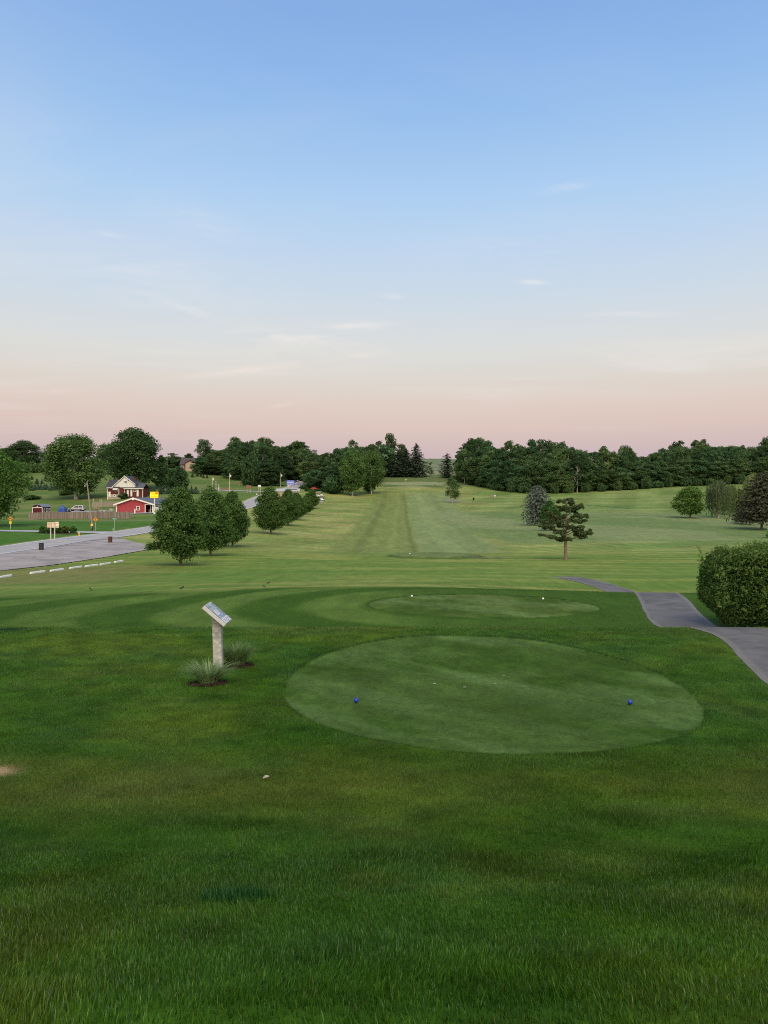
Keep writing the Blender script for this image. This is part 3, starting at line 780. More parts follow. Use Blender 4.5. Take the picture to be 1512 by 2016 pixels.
def conifer(seed, Hh, Rr, base=.06, tiers=22, per=11, droop=.28, leaf=None, spray=.3, n_spray=16, power=.85, top=True, blunt=0.0, irregular=.18):
    rng = np.random.default_rng(seed)
    C = []; Nn = []; S = []; T = []
    mb = MB(); tr = Hh * .016
    mb.tube([(0, 0, -.02 * Hh), (0, 0, Hh * .5), (0, 0, Hh * .97)], [tr * 1.3, tr * .8, tr * .1], 8)
    for k in range(tiers):
        u = k / (tiers - 1)
        z = Hh * (base + (1 - base) * (u ** .95)) * .985
        L0 = Rr * max((1 - u) ** power, .03) * (1 if u > .12 else .80 + 1.6 * u)
        if blunt: L0 = Rr * max(1 - (abs(u - .55) / (.50 if u > .55 else .78)) ** 2.6, .05) ** .62
        npr = max(4, int(per * (.45 + .55 * L0 / Rr)))
        for j in range(npr):
            a = 2 * math.pi * (j + rng.uniform(-.35, .35)) / npr + k * 1.1
            L = L0 * (1 + rng.normal(0, irregular))
            zz = z + rng.normal(0, Hh * .012)
            m = max(4, int(n_spray * (.35 + .65 * L / Rr)))
            s = np.linspace(.12, 1, m) + rng.normal(0, .03, m)
            lat = rng.normal(0, 1, m) * L * .16 * (1 - .6 * s)
            px = math.cos(a) * L * s - math.sin(a) * lat; py = math.sin(a) * L * s + math.cos(a) * lat
            pz = zz - droop * L * s ** 1.5 + .10 * L * np.maximum(s - .75, 0) * 2 + rng.normal(0, .025 * Rr, m)
            C.append(np.stack([px, py, pz], 1))
            nn = np.stack([np.cos(a) * .5 + rng.normal(0, .4, m), np.sin(a) * .5 + rng.normal(0, .4, m), .7 + rng.normal(0, .3, m)], 1)
            Nn.append(nn); S.append(np.full(m, spray * (.65 + .35 * L / Rr))); T.append(np.clip(np.full(m, rng.random()) * .5 + .5 * s * rng.random(m), 0, 1))
            if L > .35 * Rr and j % 2 == 0:
                mb.tube([(0, 0, zz), (math.cos(a) * L * .6, math.sin(a) * L * .6, zz - droop * L * .45)], [tr * .25, tr * .07], 4, cap=False)
    if top:
        m = 14; C.append(np.stack([rng.normal(0, .02 * Rr, m), rng.normal(0, .02 * Rr, m), np.linspace(Hh * .94, Hh, m)], 1)); Nn.append(rand_dirs(m, rng)); S.append(np.full(m, spray * .45)); T.append(rng.random(m))
    C = np.concatenate(C); Nn = np.concatenate(Nn); S = np.concatenate(S); T = np.concatenate(T)
    V = leaves(C, Nn, S, rng, .42)
    crown = leaf_object(V, T, 'crown', leaf or NEED, None)
    trunk = bpy.data.meshes.new('trunk'); trunk.from_pydata(mb.v, [], mb.f); trunk.materials.append(BARK); trunk.update()
    return crown, trunk

def plant(name, meshes, x, y, sx, sz, label, cat='tree', group=None, rz=None, tint=(1, 1, 1), sink=.05, lean=(0, 0)):
    o = empty(name, (x, y, Hs(x, y) - sink), label, cat, group, random.uniform(0, 6.28) if rz is None else rz)
    o.scale = (sx, sx, sz); o.rotation_euler = (lean[0], lean[1], o.rotation_euler[2])
    for nm, me in zip(('crown', 'trunk'), meshes):
        if me is None: continue
        c = new(nm, me, o); c.color = (*tint, 1)
    return o
def jitter(v=.12, warm=.06):
    k = 1 + random.uniform(-v, v); w = random.uniform(-warm, warm)
    return (k * (1 + w), k, k * (1 - w))

# ---- the maples along the left edge of the fairway
PEARS = [broadleaf(100 + k, 8.0, 2.85, .085, nclump=190, nleaf=20000, size=.125, kind='egg', limbs=22, leaf=LEAF, trunk_r=.13, flat=.85) for k in range(3)]
def pear(px, y, top, width, k, label, rz=None):
    x, d = ray(px, y)
    h = zpix(top, d) - Hs(x, d); w = hpx(width, d)
    return plant('maple_tree', PEARS[k % 3], x, d, w / 5.2, h / 8.0, label, 'tree', 'dense egg shaped trees along the left edge of the fairway', rz, jitter(.06, .03))
pear(355, 1114, 956, 106, 0, 'largest and nearest egg shaped tree, its low branch reaching over the gravel lot', .6)
pear(414, 1096, 956, 88, 1, 'dense egg shaped tree standing directly behind the largest one, second from the lot')
pear(457, 1078, 967, 66, 2, 'narrow egg shaped tree, last of the three beside the road bend')
pear(533, 1052, 956, 66, 1, 'broad egg shaped tree, first of the row of five before the tan block building', 2.2)
pear(567, 1036, 963, 46, 2, 'second egg shaped tree of the row of five, close behind the broad one')
pear(583, 1024, 969, 42, 0, 'third egg shaped tree in the middle of the row of five')
pear(600, 1012, 978, 36, 1, 'short round topped tree, fourth of the row of five beside the tan wall')
pear(613, 1002, 964, 32, 2, 'last egg shaped tree of the row of five, next to the golf carts')
# side branch of the nearest tree reaching over the lot is part of its crown: widen with a second small crown mesh
def low_branch():
    rng = np.random.default_rng(3)
    x, d = ray(355, 1114)
    host = [o for o in bpy.data.objects if o.name == 'maple_tree'][0]
    m = 900; t = rng.uniform(0, 1, m)
    c = np.stack([-1.2 - 2.0 * t + rng.normal(0, .12, m), rng.normal(0, .35, m), 2.2 - .25 * t + rng.normal(0, .16, m)], 1)
    V = leaves(c, rand_dirs(m, rng) + [0, 0, .5], .14, rng)
    me = leaf_object(V, rng.random(m), 'low_branch', LEAF, None)
    o = new('low_branch', me, host); o.matrix_parent_inverse = Matrix.Identity(4)
    s = host.scale; o.rotation_euler[2] = -host.rotation_euler[2]
low_branch()

# ---- woods: six shapes of forest tree, shared by every copy
WOOD = [broadleaf(200 + k, 20.0, 6.2, [.04, .05, .10, .04, .16, .06][k], nclump=[78, 70, 62, 90, 44, 74][k], nleaf=[10000, 9500, 8000, 11000, 4600, 9500][k], size=[.36, .36, .36, .35, .38, .36][k],
                 wide=[.45, .40, .52, .42, .60, .36][k], kind=['round', 'round', 'wide', 'egg', 'round', 'round'][k], limbs=12, bark=BARKP if k in (2, 4) else BARK, lean=[0, .8, -.6, 0, 1.0, 0][k]) for k in range(6)]
BUSH = [broadleaf(230 + k, 5.0, 3.4, .01, nclump=80, nleaf=3600, size=.28, kind='wide', limbs=6, trunk_r=.08) for k in range(2)]
ROWS = []
def wood_tree(px, d, top, width, label, group, k=None, name='broadleaf_tree', tint=None):
    x = (px - 756) / F * d
    h = max(zpix(top, d) - Hs(x, d), 3.0); w = hpx(width, d)
    k = random.randrange(6) if k is None else k
    o = plant(name, WOOD[k], x, d, w / 12.2, h / 20.0, label, 'tree', group, None, tint or jitter(.34, .12))
    if group: ROWS.append((px, o, label, group))
    return o
def skyline(S, px): return float(np.interp(px, [s[0] for s in S], [s[1] for s in S]))
SKY_R = [(898, 905), (905, 898), (912, 885), (922, 866), (930, 861), (948, 861), (965, 868), (975, 879), (985, 876), (1005, 868), (1020, 869), (1032, 879), (1045, 866), (1065, 863), (1080, 866), (1095, 868), (1115, 864), (1130, 872), (1150, 879), (1172, 878), (1190, 882), (1215, 880), (1230, 877), (1248, 882), (1262, 897), (1275, 887), (1290, 889), (1305, 880), (1322, 878), (1335, 869), (1346, 880), (1354, 897), (1364, 870), (1385, 867), (1400, 874), (1412, 881), (1425, 873), (1445, 868), (1470, 876), (1490, 878), (1505, 862), (1540, 858), (1620, 866)]
BASE_R = [(898, 940), (920, 952), (945, 957), (960, 961), (1000, 968), (1040, 970.5), (1100, 970.5), (1150, 968), (1200, 965), (1260, 962), (1320, 958), (1400, 955), (1512, 951), (1620, 950)]
GR = 'trees of the wood right of the fairway'
random.seed(21)
px = 914
while px < 1660:
    x, d = ray(px, skyline(BASE_R, px), 200)
    t = skyline(SKY_R, px); b = skyline(BASE_R, px)
    wood_tree(px, d + random.uniform(0, 3), b - (b - t) * random.uniform(.48, .70), random.uniform(48, 66), 'leafy front row tree of the right hand wood, branches down to the ground', GR + ', front row', random.choice([0, 1, 3, 3, 5]))
    px += random.uniform(17, 24)
for row, (dd, st, fr, lo) in enumerate([(12, 19, .86, .90), (24, 17, .97, 1.0), (38, 24, .95, 1.0)]):
    px = 922 + row * 5
    while px < 1660:
        x, d = ray(px, skyline(BASE_R, px), 200); d += dd + random.uniform(-2, 3)
        t = skyline(SKY_R, px); b = skyline(BASE_R, px)
        wood_tree(px, d, b - (b - t) * random.uniform(fr - .12, lo + .03), random.uniform(34, 60), 'tall back row tree of the right hand wood, only its top showing', GR + ', back rows')
        px += random.uniform(st * .8, st * 1.2)
wood_tree(940, 372, 862, 52, 'tall thin topped tree at the left corner of the right hand wood', None, 4)
wood_tree(915, 352, 882, 40, 'small tree at the left end of the right hand wood, beside the skyline field', None, 2)
for px, top, lab in ((1232, 877, 'ragged topped tree just left of the first gap in the right hand wood'), (1335, 868, 'dark rounded tree standing tall just left of the second gap in the right hand wood'), (1385, 865, 'brownish half bare tree right of the second gap in the right hand wood'), (1512, 858, 'tallest dark tree of the right hand wood, at the edge of the picture')):
    x, d = ray(px, skyline(BASE_R, px), 200)
    wood_tree(px, d + 26, top, 44, lab, None, 4 if px != 1512 else 1, tint=(1.25, 1.05, 1.0) if px == 1385 else None)
px = 925
while px < 1660:
    x, d = ray(px, skyline(BASE_R, px) + .5, 200)
    plant('shrub', BUSH[random.randrange(2)], x, d - 2.5, random.uniform(.55, .9), random.uniform(.5, 1.0), 'low leafy shrub at the foot of the wood right of the fairway', 'shrub', 'shrubs at the foot of the right hand wood', None, jitter(.15))
    px += random.uniform(20, 34)
# bare limbs and pale trunks that show inside the wood
def bare_tree(px, y, top, label, seed):
    x, d = ray(px, y, 200); d -= 3.5; rng = random.Random(seed)
    h = zpix(top, d) - Hs(x, d)
    mb = MB(); mb.tube([(0, 0, -.3), (.1, 0, h * .5), (-.1, 0, h)], [.22, .15, .04], 6)
    for k in range(34):
        a = rng.uniform(0, 6.28); z = h * rng.uniform(.18, .88); L = h * rng.uniform(.12, .34) * (1.15 - z / h)
        tip = (math.cos(a) * L, math.sin(a) * L, z + L * rng.uniform(.15, .9))
        mb.tube([(0, 0, z), (tip[0] * .5, tip[1] * .5, z + (tip[2] - z) * .3), tip], [.07, .045, .012], 4)
        for q in range(3): mb.tube([(tip[0] * .6, tip[1] * .6, z + (tip[2] - z) * .45), (tip[0] * .8 + rng.uniform(-.6, .6), tip[1] * .8 + rng.uniform(-.6, .6), tip[2] + rng.uniform(-.3, .8))], [.03, .008], 4)
    o = mb.build('bare_tree', BARKP); o.location = (x, d, Hs(x, d)); tag(o, label, 'tree')
bare_tree(1132, 968.5, 915, 'leafless dead tree with spreading grey branches at the front of the right hand wood', 4)
bare_tree(927, 953, 900, 'pale bare trunk standing at the left end of the right hand wood', 5)

# ---- wood left of the fairway, along the road
SKY_L = [(385, 884), (400, 882), (415, 884), (430, 880), (446, 876), (456, 866), (470, 861), (484, 866), (492, 872), (505, 863), (520, 857), (535, 865), (548, 878), (560, 868), (572, 876), (584, 868), (598, 867), (604, 880), (618, 890), (636, 893), (648, 884), (664, 872), (680, 868), (700, 866), (712, 863), (726, 869), (742, 874), (752, 872)]
BASE_L = [(385, 926), (400, 929), (430, 936), (450, 941), (470, 946), (490, 951), (515, 958), (545, 957), (575, 957), (600, 962), (640, 968), (680, 966), (752, 946)]
GL = 'trees of the wood left of the fairway'
px = 398
while px < 752:
    x, d = ray(px, skyline(BASE_L, px), 200); d = min(max(d, 300), 372)
    t = skyline(SKY_L, px); b = skyline(BASE_L, px)
    if 535 < px < 606: d = max(d, 352)
    wood_tree(px, d + random.uniform(2, 6), b - (b - t) * random.uniform(.46, .72), random.uniform(46, 64), 'leafy front row tree of the wood behind the road, left of the fairway', GL + ', front row', random.choice([0, 1, 3, 5, 5]))
    px += random.uniform(16, 23)
for row, (dd, st, fr, lo) in enumerate([(16, 18, .84, .92), (30, 17, .97, 1.0), (44, 24, .95, 1.0)]):
    px = 408 + row * 4
    while px < 756:
        x, d = ray(px, skyline(BASE_L, px), 200); d = min(max(d, 300), 380) + dd + random.uniform(-2, 3)
        if 535 < px < 606: d = max(d, 366 + dd)
        t = skyline(SKY_L, px); b = skyline(BASE_L, px)
        wood_tree(px, d, b - (b - t) * random.uniform(fr - .12, lo + .03), random.uniform(34, 58), 'tall back row tree of the left hand wood, only its top showing', GL + ', back rows')
        px += random.uniform(st * .8, st * 1.2)
wood_tree(402, 398, 865, 40, 'lone airy tree with an open top beside the beige house on the hill', None, 4, tint=(.9, .9, .9))
wood_tree(519, 395, 857, 48, 'tallest pale green tree of the wood behind the brown roadside board', None, 0, tint=(1.25, 1.15, 1.1))
wood_tree(590, 392, 866, 40, 'round topped tree standing up alone above the road in the left wood', None, 2)
x, d = ray(500, 955, 200); plant('round_tree', BUSH[0], x, d - 6, 1.55, 2.5, 'rounded dark tree above the brown board at the mouth of the side lane', 'tree', None, 1.0, (.75, .8, .8))
# the two mid green trees in front of it
MIDG = [broadleaf(260 + k, 18.0, 5.6, .10, nclump=170, nleaf=14000, size=.28, wide=.45, kind='round', limbs=12, trunk_r=.30, bark=BARKP) for k in range(2)]
def place(name, meshes, px, y, top, width, R0, H0_, label, cat='tree', group=None, tint=(1, 1, 1), rz=None, d0=44):
    x, d = ray(px, y, d0)
    h = zpix(top, d) - Hs(x, d); w = hpx(width, d)
    return plant(name, meshes, x, d, w / (2 * R0), h / H0_, label, cat, group, rz, tint)
place('broadleaf_tree', MIDG[0], 694, 976, 885, 58, 5.6, 18, 'left one of two lighter green trees standing clear of the wood beside the fairway', tint=(1.18, 1.22, .9))
place('broadleaf_tree', MIDG[1], 731, 973, 887, 52, 5.6, 18, 'right one of two lighter green trees, with a pale trunk foot, nearest the green', tint=(1.08, 1.12, .85))
place('broadleaf_tree', WOOD[5], 726, 971, 935, 30, 6.2, 20, 'low dark tree tucked under the two lighter green trees', tint=(.8, .9, .8))
place('round_tree', BUSH[0], 656, 972, 938, 50, 3.4, 5, 'low dome shaped dark tree between the golf carts and the lighter green trees', tint=(.85, .95, .9))
# conifers behind the green
SPR = [conifer(300 + k, 16.0, 5.0, .03, 24, 13, .22, NEED, .50, 17, .62, irregular=.22) for k in range(2)]
for px, top, w, lab in ((762, 893, 34, 'dark conifer at the left end of the clump behind the green'), (784, 888, 38, 'bushy dark conifer in the middle of the clump behind the green'), (800, 884, 38, 'dark conifer just left of the sharp pointed one behind the green'), (819, 873, 44, 'tallest dark spruce, ragged and pointed, right end of the clump behind the green')):
    d = 382 + random.uniform(-2, 4); x = (px - 756) / F * d
    plant('spruce_tree', SPR[px % 2], x, d, hpx(w, d) / 10.0 * 1.25, (zpix(top, d) - Hs(x, d)) / 16.0, lab, 'tree', None, None, (.85, .8, .85))
wood_tree(769, 400, 853, 34, 'tall thin tree with an open crown rising above the conifers behind the green', None, 4, tint=(.8, .8, .8))
wood_tree(791, 402, 870, 30, 'leafy tree top showing between the tall thin tree and the pointed spruce', None, 0)
wood_tree(745, 404, 868, 40, 'rounded dark tree behind the left end of the conifer clump', None, 1)
SP1 = conifer(320, 16.0, 3.9, .02, 22, 12, .25, NEED, .42, 15, .45, irregular=.2)
place('spruce_tree', SP1, 880, 941, 892, 36, 3.9, 16, 'lone dark spruce with a cross shaped tip on the skyline right of the green', tint=(.85, .78, .85))
SM = broadleaf(330, 9.0, 2.8, .12, nclump=30, nleaf=900, size=.26, limbs=16, leaf=LEAFF, trunk_r=.12)
place('young_tree', SM, 848, 937, 909, 17, 2.8, 9, 'small brownish thin tree below the skyline field, left of the lone spruce', tint=(1.7, 1.3, 1.3))
SM2 = broadleaf(331, 9.0, 3.0, .14, nclump=85, nleaf=3000, size=.20, limbs=22, leaf=LEAFF, trunk_r=.13, bark=BARKP)
place('young_tree', SM2, 891, 990, 938, 36, 3.0, 9, 'young open crowned tree with a pale trunk at the right side of the fairway', tint=(1.0, 1.0, .85))
# the three trees right of the fairway
GSP = conifer(340, 9.0, 3.3, .12, 26, 14, .34, NEEDG, .26, 20, .6, blunt=1.0, irregular=.15)
place('silver_spruce', GSP, 1058, 1034, 955, 52, 3.3, 9, 'silver grey spruce with drooping branches behind the pine', tint=(1, 1, 1))
DKT = broadleaf(341, 7.0, 2.6, .14, nclump=70, nleaf=6000, size=.17, limbs=10, leaf=LEAF, trunk_r=.14, kind='egg')
place('broadleaf_tree', DKT, 1082, 1046, 984, 46, 2.6, 7, 'small dark green tree half hidden behind the left side of the pine', tint=(.75, .95, .9))
def pine():
    x, d = ray(1114, 1103); rng = np.random.default_rng(9)
    s = d / F / 8.894     # metres per pixel of the enlarged photograph
    pads = [(840, 420, 60, 40), (1010, 440, 75, 65), (1140, 530, 90, 50), (960, 560, 110, 55), (860, 560, 70, 40), (1260, 690, 60, 32), (1110, 690, 110, 36), (720, 680, 120, 70), (860, 700, 60, 60), (690, 790, 150, 55), (1180, 780, 120, 30), (1020, 770, 80, 40), (560, 850, 110, 22), (650, 890, 120, 38), (860, 850, 90, 40), (1140, 890, 110, 36), (1300, 975, 85, 55), (1080, 960, 120, 50), (700, 1050, 140, 26), (860, 1090, 90, 34), (1180, 1050, 110, 34), (520, 1020, 60, 12), (850, 970, 80, 45), (980, 1085, 60, 36), (1050, 620, 80, 40), (900, 1130, 60, 16), (780, 960, 90, 30), (980, 880, 70, 40)]
    C = []; S = []; mb = MB(); o = empty('pine_tree', (x, d, Hs(x, d)), 'dark pine with open layered branches and a bare brown trunk', 'tree')
    Ht = (1450 - 380) * s
    mb.tube([(0, 0, -.1), (0, 0, Ht * .30), (.05, .0, Ht * .62), (.12, 0, Ht * .97)], [.21, .165, .11, .02], 10)
    lim = MB()
    for px, py, rx, ry in pads:
        cx = (px - 925) * s; cz = (1450 - py) * s; rr = abs(cx)
        reach = 2.0 * (1 - .55 * (cz / Ht - .35)) 
        for rep in range(2):
            cy = (rng.uniform(-1, 1)) * max(.15, math.sqrt(max(reach ** 2 - rr ** 2, .04))) * (1 if rep else .5)
            for sub_ in range(4):
                m = int(9 + rx * ry * .011)
                ox, oz = rng.uniform(-.85, .85) * rx * s, rng.uniform(-.7, .7) * ry * s
                dd = rng.normal(0, .5, (m, 3))
                C.append(np.array([cx + ox, cy + rng.uniform(-.5, .5) * rx * s, cz + oz + .10 * abs(ox)]) + dd * np.array([.36 * rx * s, .36 * rx * s, .30 * ry * s + .03]))
            z0 = max(cz - .35 * math.hypot(cx, cy) - .1, Ht * .30)
            lim.tube([(0, 0, z0), (cx * .55, cy * .55, (z0 + cz) / 2 + .05), (cx, cy, cz - .05)], [.055, .04, .015], 5, cap=False)
    C = np.concatenate(C); n = len(C)
    # each point is a tuft of needles: three thin crossed sprays
    C3 = np.repeat(C, 3, 0) + rng.normal(0, .04, (n * 3, 3))
    V = leaves(C3, rand_dirs(n * 3, rng) + np.array([0, 0, .3]), .115, rng, .30)
    new('crown', leaf_object(V, np.clip(rng.random(n * 3), 0, 1), 'crown', NEEDP, None), o).color = (.80, .98, .86, 1)
    mb.build('trunk', mat('pine_bark', (.20, .14, .115), .9, .3, 7.0, .1, bump=.6, stretch=(2, 2, .4)), o)
    lim.build('branches', BARK, o)
pine()
# ---- right hand side
RT = broadleaf(350, 8.5, 4.0, .13, nclump=110, nleaf=9500, size=.20, kind='round', wide=.42, limbs=16, leaf=LEAF, trunk_r=.19)
place('broadleaf_tree', RT, 1359, 1021, 957, 70, 4.0, 8.5, 'round green tree on a short trunk standing alone right of the pine', tint=(1.3, 1.3, 1.1))
def willow(px, y, top, width, label, seed, tint, dback=0, n=210):
    x, d = ray(px, y); d += dback; x = (px - 756) / F * d; rng = np.random.default_rng(seed)
    h = zpix(top, d) - Hs(x, d); Rr = hpx(width, d) / 2
    C = []; T = []; mb = MB()
    mb.tube([(0, 0, -.2), (.1, 0, h * .25), (0, .1, h * .5)], [h * .035, h * .028, h * .02], 8)
    for k in range(n):
        a = rng.uniform(0, 6.28); q = math.sqrt(rng.random()); lump = .82 + .18 * math.sin(a * 3 + seed) 
        sx, sy = math.cos(a) * Rr * q * lump, math.sin(a) * Rr * q * lump
        z0 = h * (.62 + .38 * math.sqrt(max(1 - q * q, 0))) * (.93 + .1 * rng.random())
        z1 = h * rng.uniform(.04, .5)
        m = int(34 * (z0 - z1) / h) + 8; t = np.linspace(0, 1, m)
        out = 1 + .10 * t
        C.append(np.stack([sx * out + rng.normal(0, .10, m), sy * out + rng.normal(0, .10, m), z0 + (z1 - z0) * t + rng.normal(0, .05, m)], 1)); T.append(np.clip(rng.random() * .6 + .4 * rng.random(m), 0, 1))
        if k % 9 == 0: mb.tube([(0, 0, h * .3), (sx * .5, sy * .5, z0 * .85), (sx, sy, z0)], [h * .015, h * .01, .02], 5, cap=False)
    C = np.concatenate(C); n = len(C); nn = rng.normal(0, 1, (n, 3)) * [1, 1, .15]
    r = np.array([0, 0, 1.0]) + rng.normal(0, .25, (n, 3)); s = .26 * rng.uniform(.7, 1.3, (n, 1))
    u = r / np.linalg.norm(r, axis=1)[:, None]; v = np.cross(u, nn); v /= np.linalg.norm(v, axis=1)[:, None]
    V = np.stack([C - u * s, C + v * s * .32, C + u * s, C - v * s * .32], 1).reshape(-1, 3)
    o = empty('willow_tree', (x, d, Hs(x, d)), label, 'tree')
    new('crown', leaf_object(V, np.concatenate(T), 'crown', WILL, None), o).color = (*tint, 1)
    mb.build('trunk', BARKP, o)
willow(1414, 1019, 946, 52, 'grey green weeping willow with hanging curtains beside the round tree', 1, (.82, .84, .85))
willow(1440, 1019, 956, 44, 'lighter willow partly behind the weeping willow, reaching towards the dark conifer', 2, (1.0, 1.05, .85), 10)
willow(1487, 1019, 930, 66, 'pale yellow green willow crown showing above the dark conifer', 3, (1.25, 1.2, .95), 22, 190)
BRN = conifer(360, 11.5, 5.6, .17, 17, 15, .12, NEEDB, .36, 26, .50, irregular=.12)
place('conifer_tree', BRN, 1500, 1043, 925, 116, 5.6, 11.5, 'large brown tinged conifer with flat layered branches at the right edge', tint=(1, 1, 1), rz=.4)
for px, y, lab in ((1462, 1031, 'leaning dark trunked conifer behind the brown tinged one, left of its trunk'), (1476, 1034, 'second conifer trunk close behind the brown tinged conifer')):
    place('conifer_tree', BRN, px, y, 985, 42, 5.6, 11.5, lab, tint=(.8, .9, .9))
x, d = ray(1512, 1060, 60); plant('shrub', BUSH[1], x + 1.6, d, .52, .42, 'light green shrub under the brown tinged conifer at the right edge', 'shrub', None, 0, (2.0, 2.2, 1.6))

# every tree of the two woods gets its place in words: which landmark it stands behind, and which of those there
MARKS_R = [(945, 'at the left end'), (1010, 'above the white tee sign'), (1085, 'behind the silver grey spruce'), (1145, 'behind the pine'), (1240, 'above the dark mown patches'), (1320, 'between the two skyline gaps'), (1392, 'behind the round green tree'), (1450, 'behind the weeping willow'), (1545, 'behind the brown tinged conifer'), (1800, 'beyond the picture edge')]
MARKS_L = [(432, 'beside the beige house'), (470, 'behind the tall bank pole'), (512, 'behind the roadside boards'), (560, 'behind the wooden pole'), (612, 'behind the row of five'), (672, 'behind the dome shaped tree'), (800, 'behind the two lighter trees')]
ORD = ['first', 'second', 'third', 'fourth', 'fifth', 'sixth', 'seventh', 'eighth', 'ninth', 'tenth', 'eleventh', 'twelfth', 'thirteenth', 'fourteenth', 'fifteenth', 'sixteenth', 'seventeenth', 'eighteenth', 'nineteenth', 'twentieth', 'twenty first', 'twenty second', 'twenty third', 'twenty fourth', 'twenty fifth', 'twenty sixth', 'twenty seventh', 'twenty eighth', 'twenty ninth', 'thirtieth']
def name_rows():
    bins = {}
    for px, o, label, group in ROWS:
        side = 'right' if px > 850 else 'left'; row = 'front' if 'front' in group else 'back'
        mk = next(m for lim, m in (MARKS_R if side == 'right' else MARKS_L) if px < lim)
        bins.setdefault((side, row, mk), []).append((px, o))
    for (side, row, mk), L in bins.items():
        L.sort(key=lambda t: t[0])
        for i, (px, o) in enumerate(L):
            n = (ORD[i] + ' from left of the ' + row + ' row trees ' + mk) if len(L) > 1 else ('only ' + row + ' row tree ' + mk)
            o['label'] = n + ', ' + side + ' wood'
name_rows()

# ---- hedge beside the cart path
def hedge():
    rng = np.random.default_rng(31)
    x0, x1, y0, y1 = 11.55, 19.5, 26.5, 28.9
    base = Hs(12.5, 27.4); hh = 2.85
    n = 40000
    # sample the shell of a rounded block
    cx, cy = (x0 + x1) / 2, (y0 + y1) / 2
    th = rng.uniform(0, 2 * np.pi, n); kind = rng.random(n)
    def shell(t, z):
        ct, st = np.cos(t), np.sin(t); p = 3.6
        rr = (np.abs(ct) ** p + np.abs(st) ** p) ** (-1 / p)
        taper = 1 - .20 * sstep(1.2, .0, z) - .16 * sstep(1.9, 2.9, z) ** 1.5
        return rr, taper
    z = rng.uniform(0.02, 1, n) ** .9 * hh
    rr, tp = shell(th, z)
    dep = 1 - np.abs(rng.normal(0, .035, n)) + .03 * rng.random(n) ** 5
    X = cx + np.cos(th) * rr * (x1 - x0) / 2 * tp * dep; Y = cy + np.sin(th) * rr * (y1 - y0) / 2 * tp * dep
    NX = np.sign(np.cos(th)) * np.abs(np.cos(th)) ** 4; NY = np.sign(np.sin(th)) * np.abs(np.sin(th)) ** 4; NZ = np.full(n, .25)
    topm = kind < .30
    tx = rng.uniform(-1, 1, n); ty = rng.uniform(-1, 1, n); ok = (np.abs(tx) ** 5 + np.abs(ty) ** 5) < 1
    X = np.where(topm, cx + tx * (x1 - x0) / 2 * .93, X); Y = np.where(topm, cy + ty * (y1 - y0) / 2 * .93, Y)
    edge = np.maximum(np.abs(tx), np.abs(ty))
    zt = hh * (1.0 - .12 * edge ** 4) + .50 * (fbm(X * 1.0, Y * 1.3, 71) - .5) - np.abs(rng.normal(0, .08, n)) + .22 * rng.random(n) ** 7
    z = np.where(topm, zt, z)
    NX = np.where(topm, 0, NX); NY = np.where(topm, 0, NY); NZ = np.where(topm, 1, NZ)
    keep = (~topm) | ok
    lump = .70 * (fbm(X * .8 + z * .3, Y * .8 - z * .9, 72, 3) - .5) + .16 * (fbm(X * 2.5 + z, Y * 2.5 - z * 2, 73, 2) - .5)
    X = X + NX * lump; Y = Y + NY * lump
    # a hollow near the ground in front
    c = np.stack([X, Y, z], 1)[keep]; nn = np.stack([NX, NY, NZ], 1)[keep]
    hol = (np.abs(c[:, 0] - 13.4) < .9) & (c[:, 2] < .42) & (rng.random(len(c)) < .8)
    c = c[~hol]; nn = nn[~hol]; m = len(c)
    V = leaves(c, nn * .6 + rng.normal(0, .7, (m, 3)), .058, rng, .42)
    g = base + 0 * c[:, 0]
    o = empty('hedge', (0, 0, base), 'thick clipped green hedge beside the cart path at the right edge', 'hedge')
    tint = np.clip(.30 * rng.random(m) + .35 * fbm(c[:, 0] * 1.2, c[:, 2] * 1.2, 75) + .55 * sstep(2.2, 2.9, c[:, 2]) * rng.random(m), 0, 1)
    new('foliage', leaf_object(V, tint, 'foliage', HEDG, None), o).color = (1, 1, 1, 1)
    # inner thicket: stems and a shaggy core of leaves in a darker tone
    mb = MB()
    for k in range(70):
        a = rng.uniform(x0 + 1.8, x1 - 1.2); b = rng.uniform(y0 + .9, y1 - .7)
        mb.tube([(a, b, -.15), (a + rng.normal(0, .15), b + rng.normal(0, .15), 1.2), (a + rng.normal(0, .3), b + rng.normal(0, .3), 2.4)], [.035, .025, .01], 5, cap=False)
    mb.build('stems', BARK, o)
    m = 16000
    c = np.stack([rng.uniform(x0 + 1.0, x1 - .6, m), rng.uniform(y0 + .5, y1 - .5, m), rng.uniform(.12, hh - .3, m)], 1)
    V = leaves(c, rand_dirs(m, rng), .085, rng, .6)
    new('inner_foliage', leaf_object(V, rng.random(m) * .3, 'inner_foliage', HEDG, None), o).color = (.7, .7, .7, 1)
    # stray shoots standing proud of the clipping
    mb = MB(); C = []
    for k in range(230):
        t = rng.random()
        if t < .6: p = np.array([rng.uniform(x0 + .25, x1), rng.uniform(y0 + .1, y1 - .1), hh * rng.uniform(.90, 1.0)]); dv_ = np.array([rng.normal(0, .35), rng.normal(0, .35), 1.0])
        else: p = np.array([rng.uniform(x0 + .1, x0 + 3.5), y0 + .15, hh * rng.uniform(.25, .9)]) if rng.random() < .6 else np.array([x0 + .2, rng.uniform(y0 + .3, y1 - .3), hh * rng.uniform(.3, .9)]); dv_ = np.array([rng.normal(-.3, .4), rng.normal(-.7, .3), rng.uniform(.2, .9)])
        dv_ /= np.linalg.norm(dv_); Ls = rng.uniform(.10, .34); m = int(6 + Ls * 36)
        s = rng.random((m, 1)); C.append(p + dv_ * Ls * s + rng.normal(0, .028, (m, 3)))
        mb.tube([tuple(p - dv_ * .15), tuple(p + dv_ * Ls)], [.006, .002], 4, cap=False)
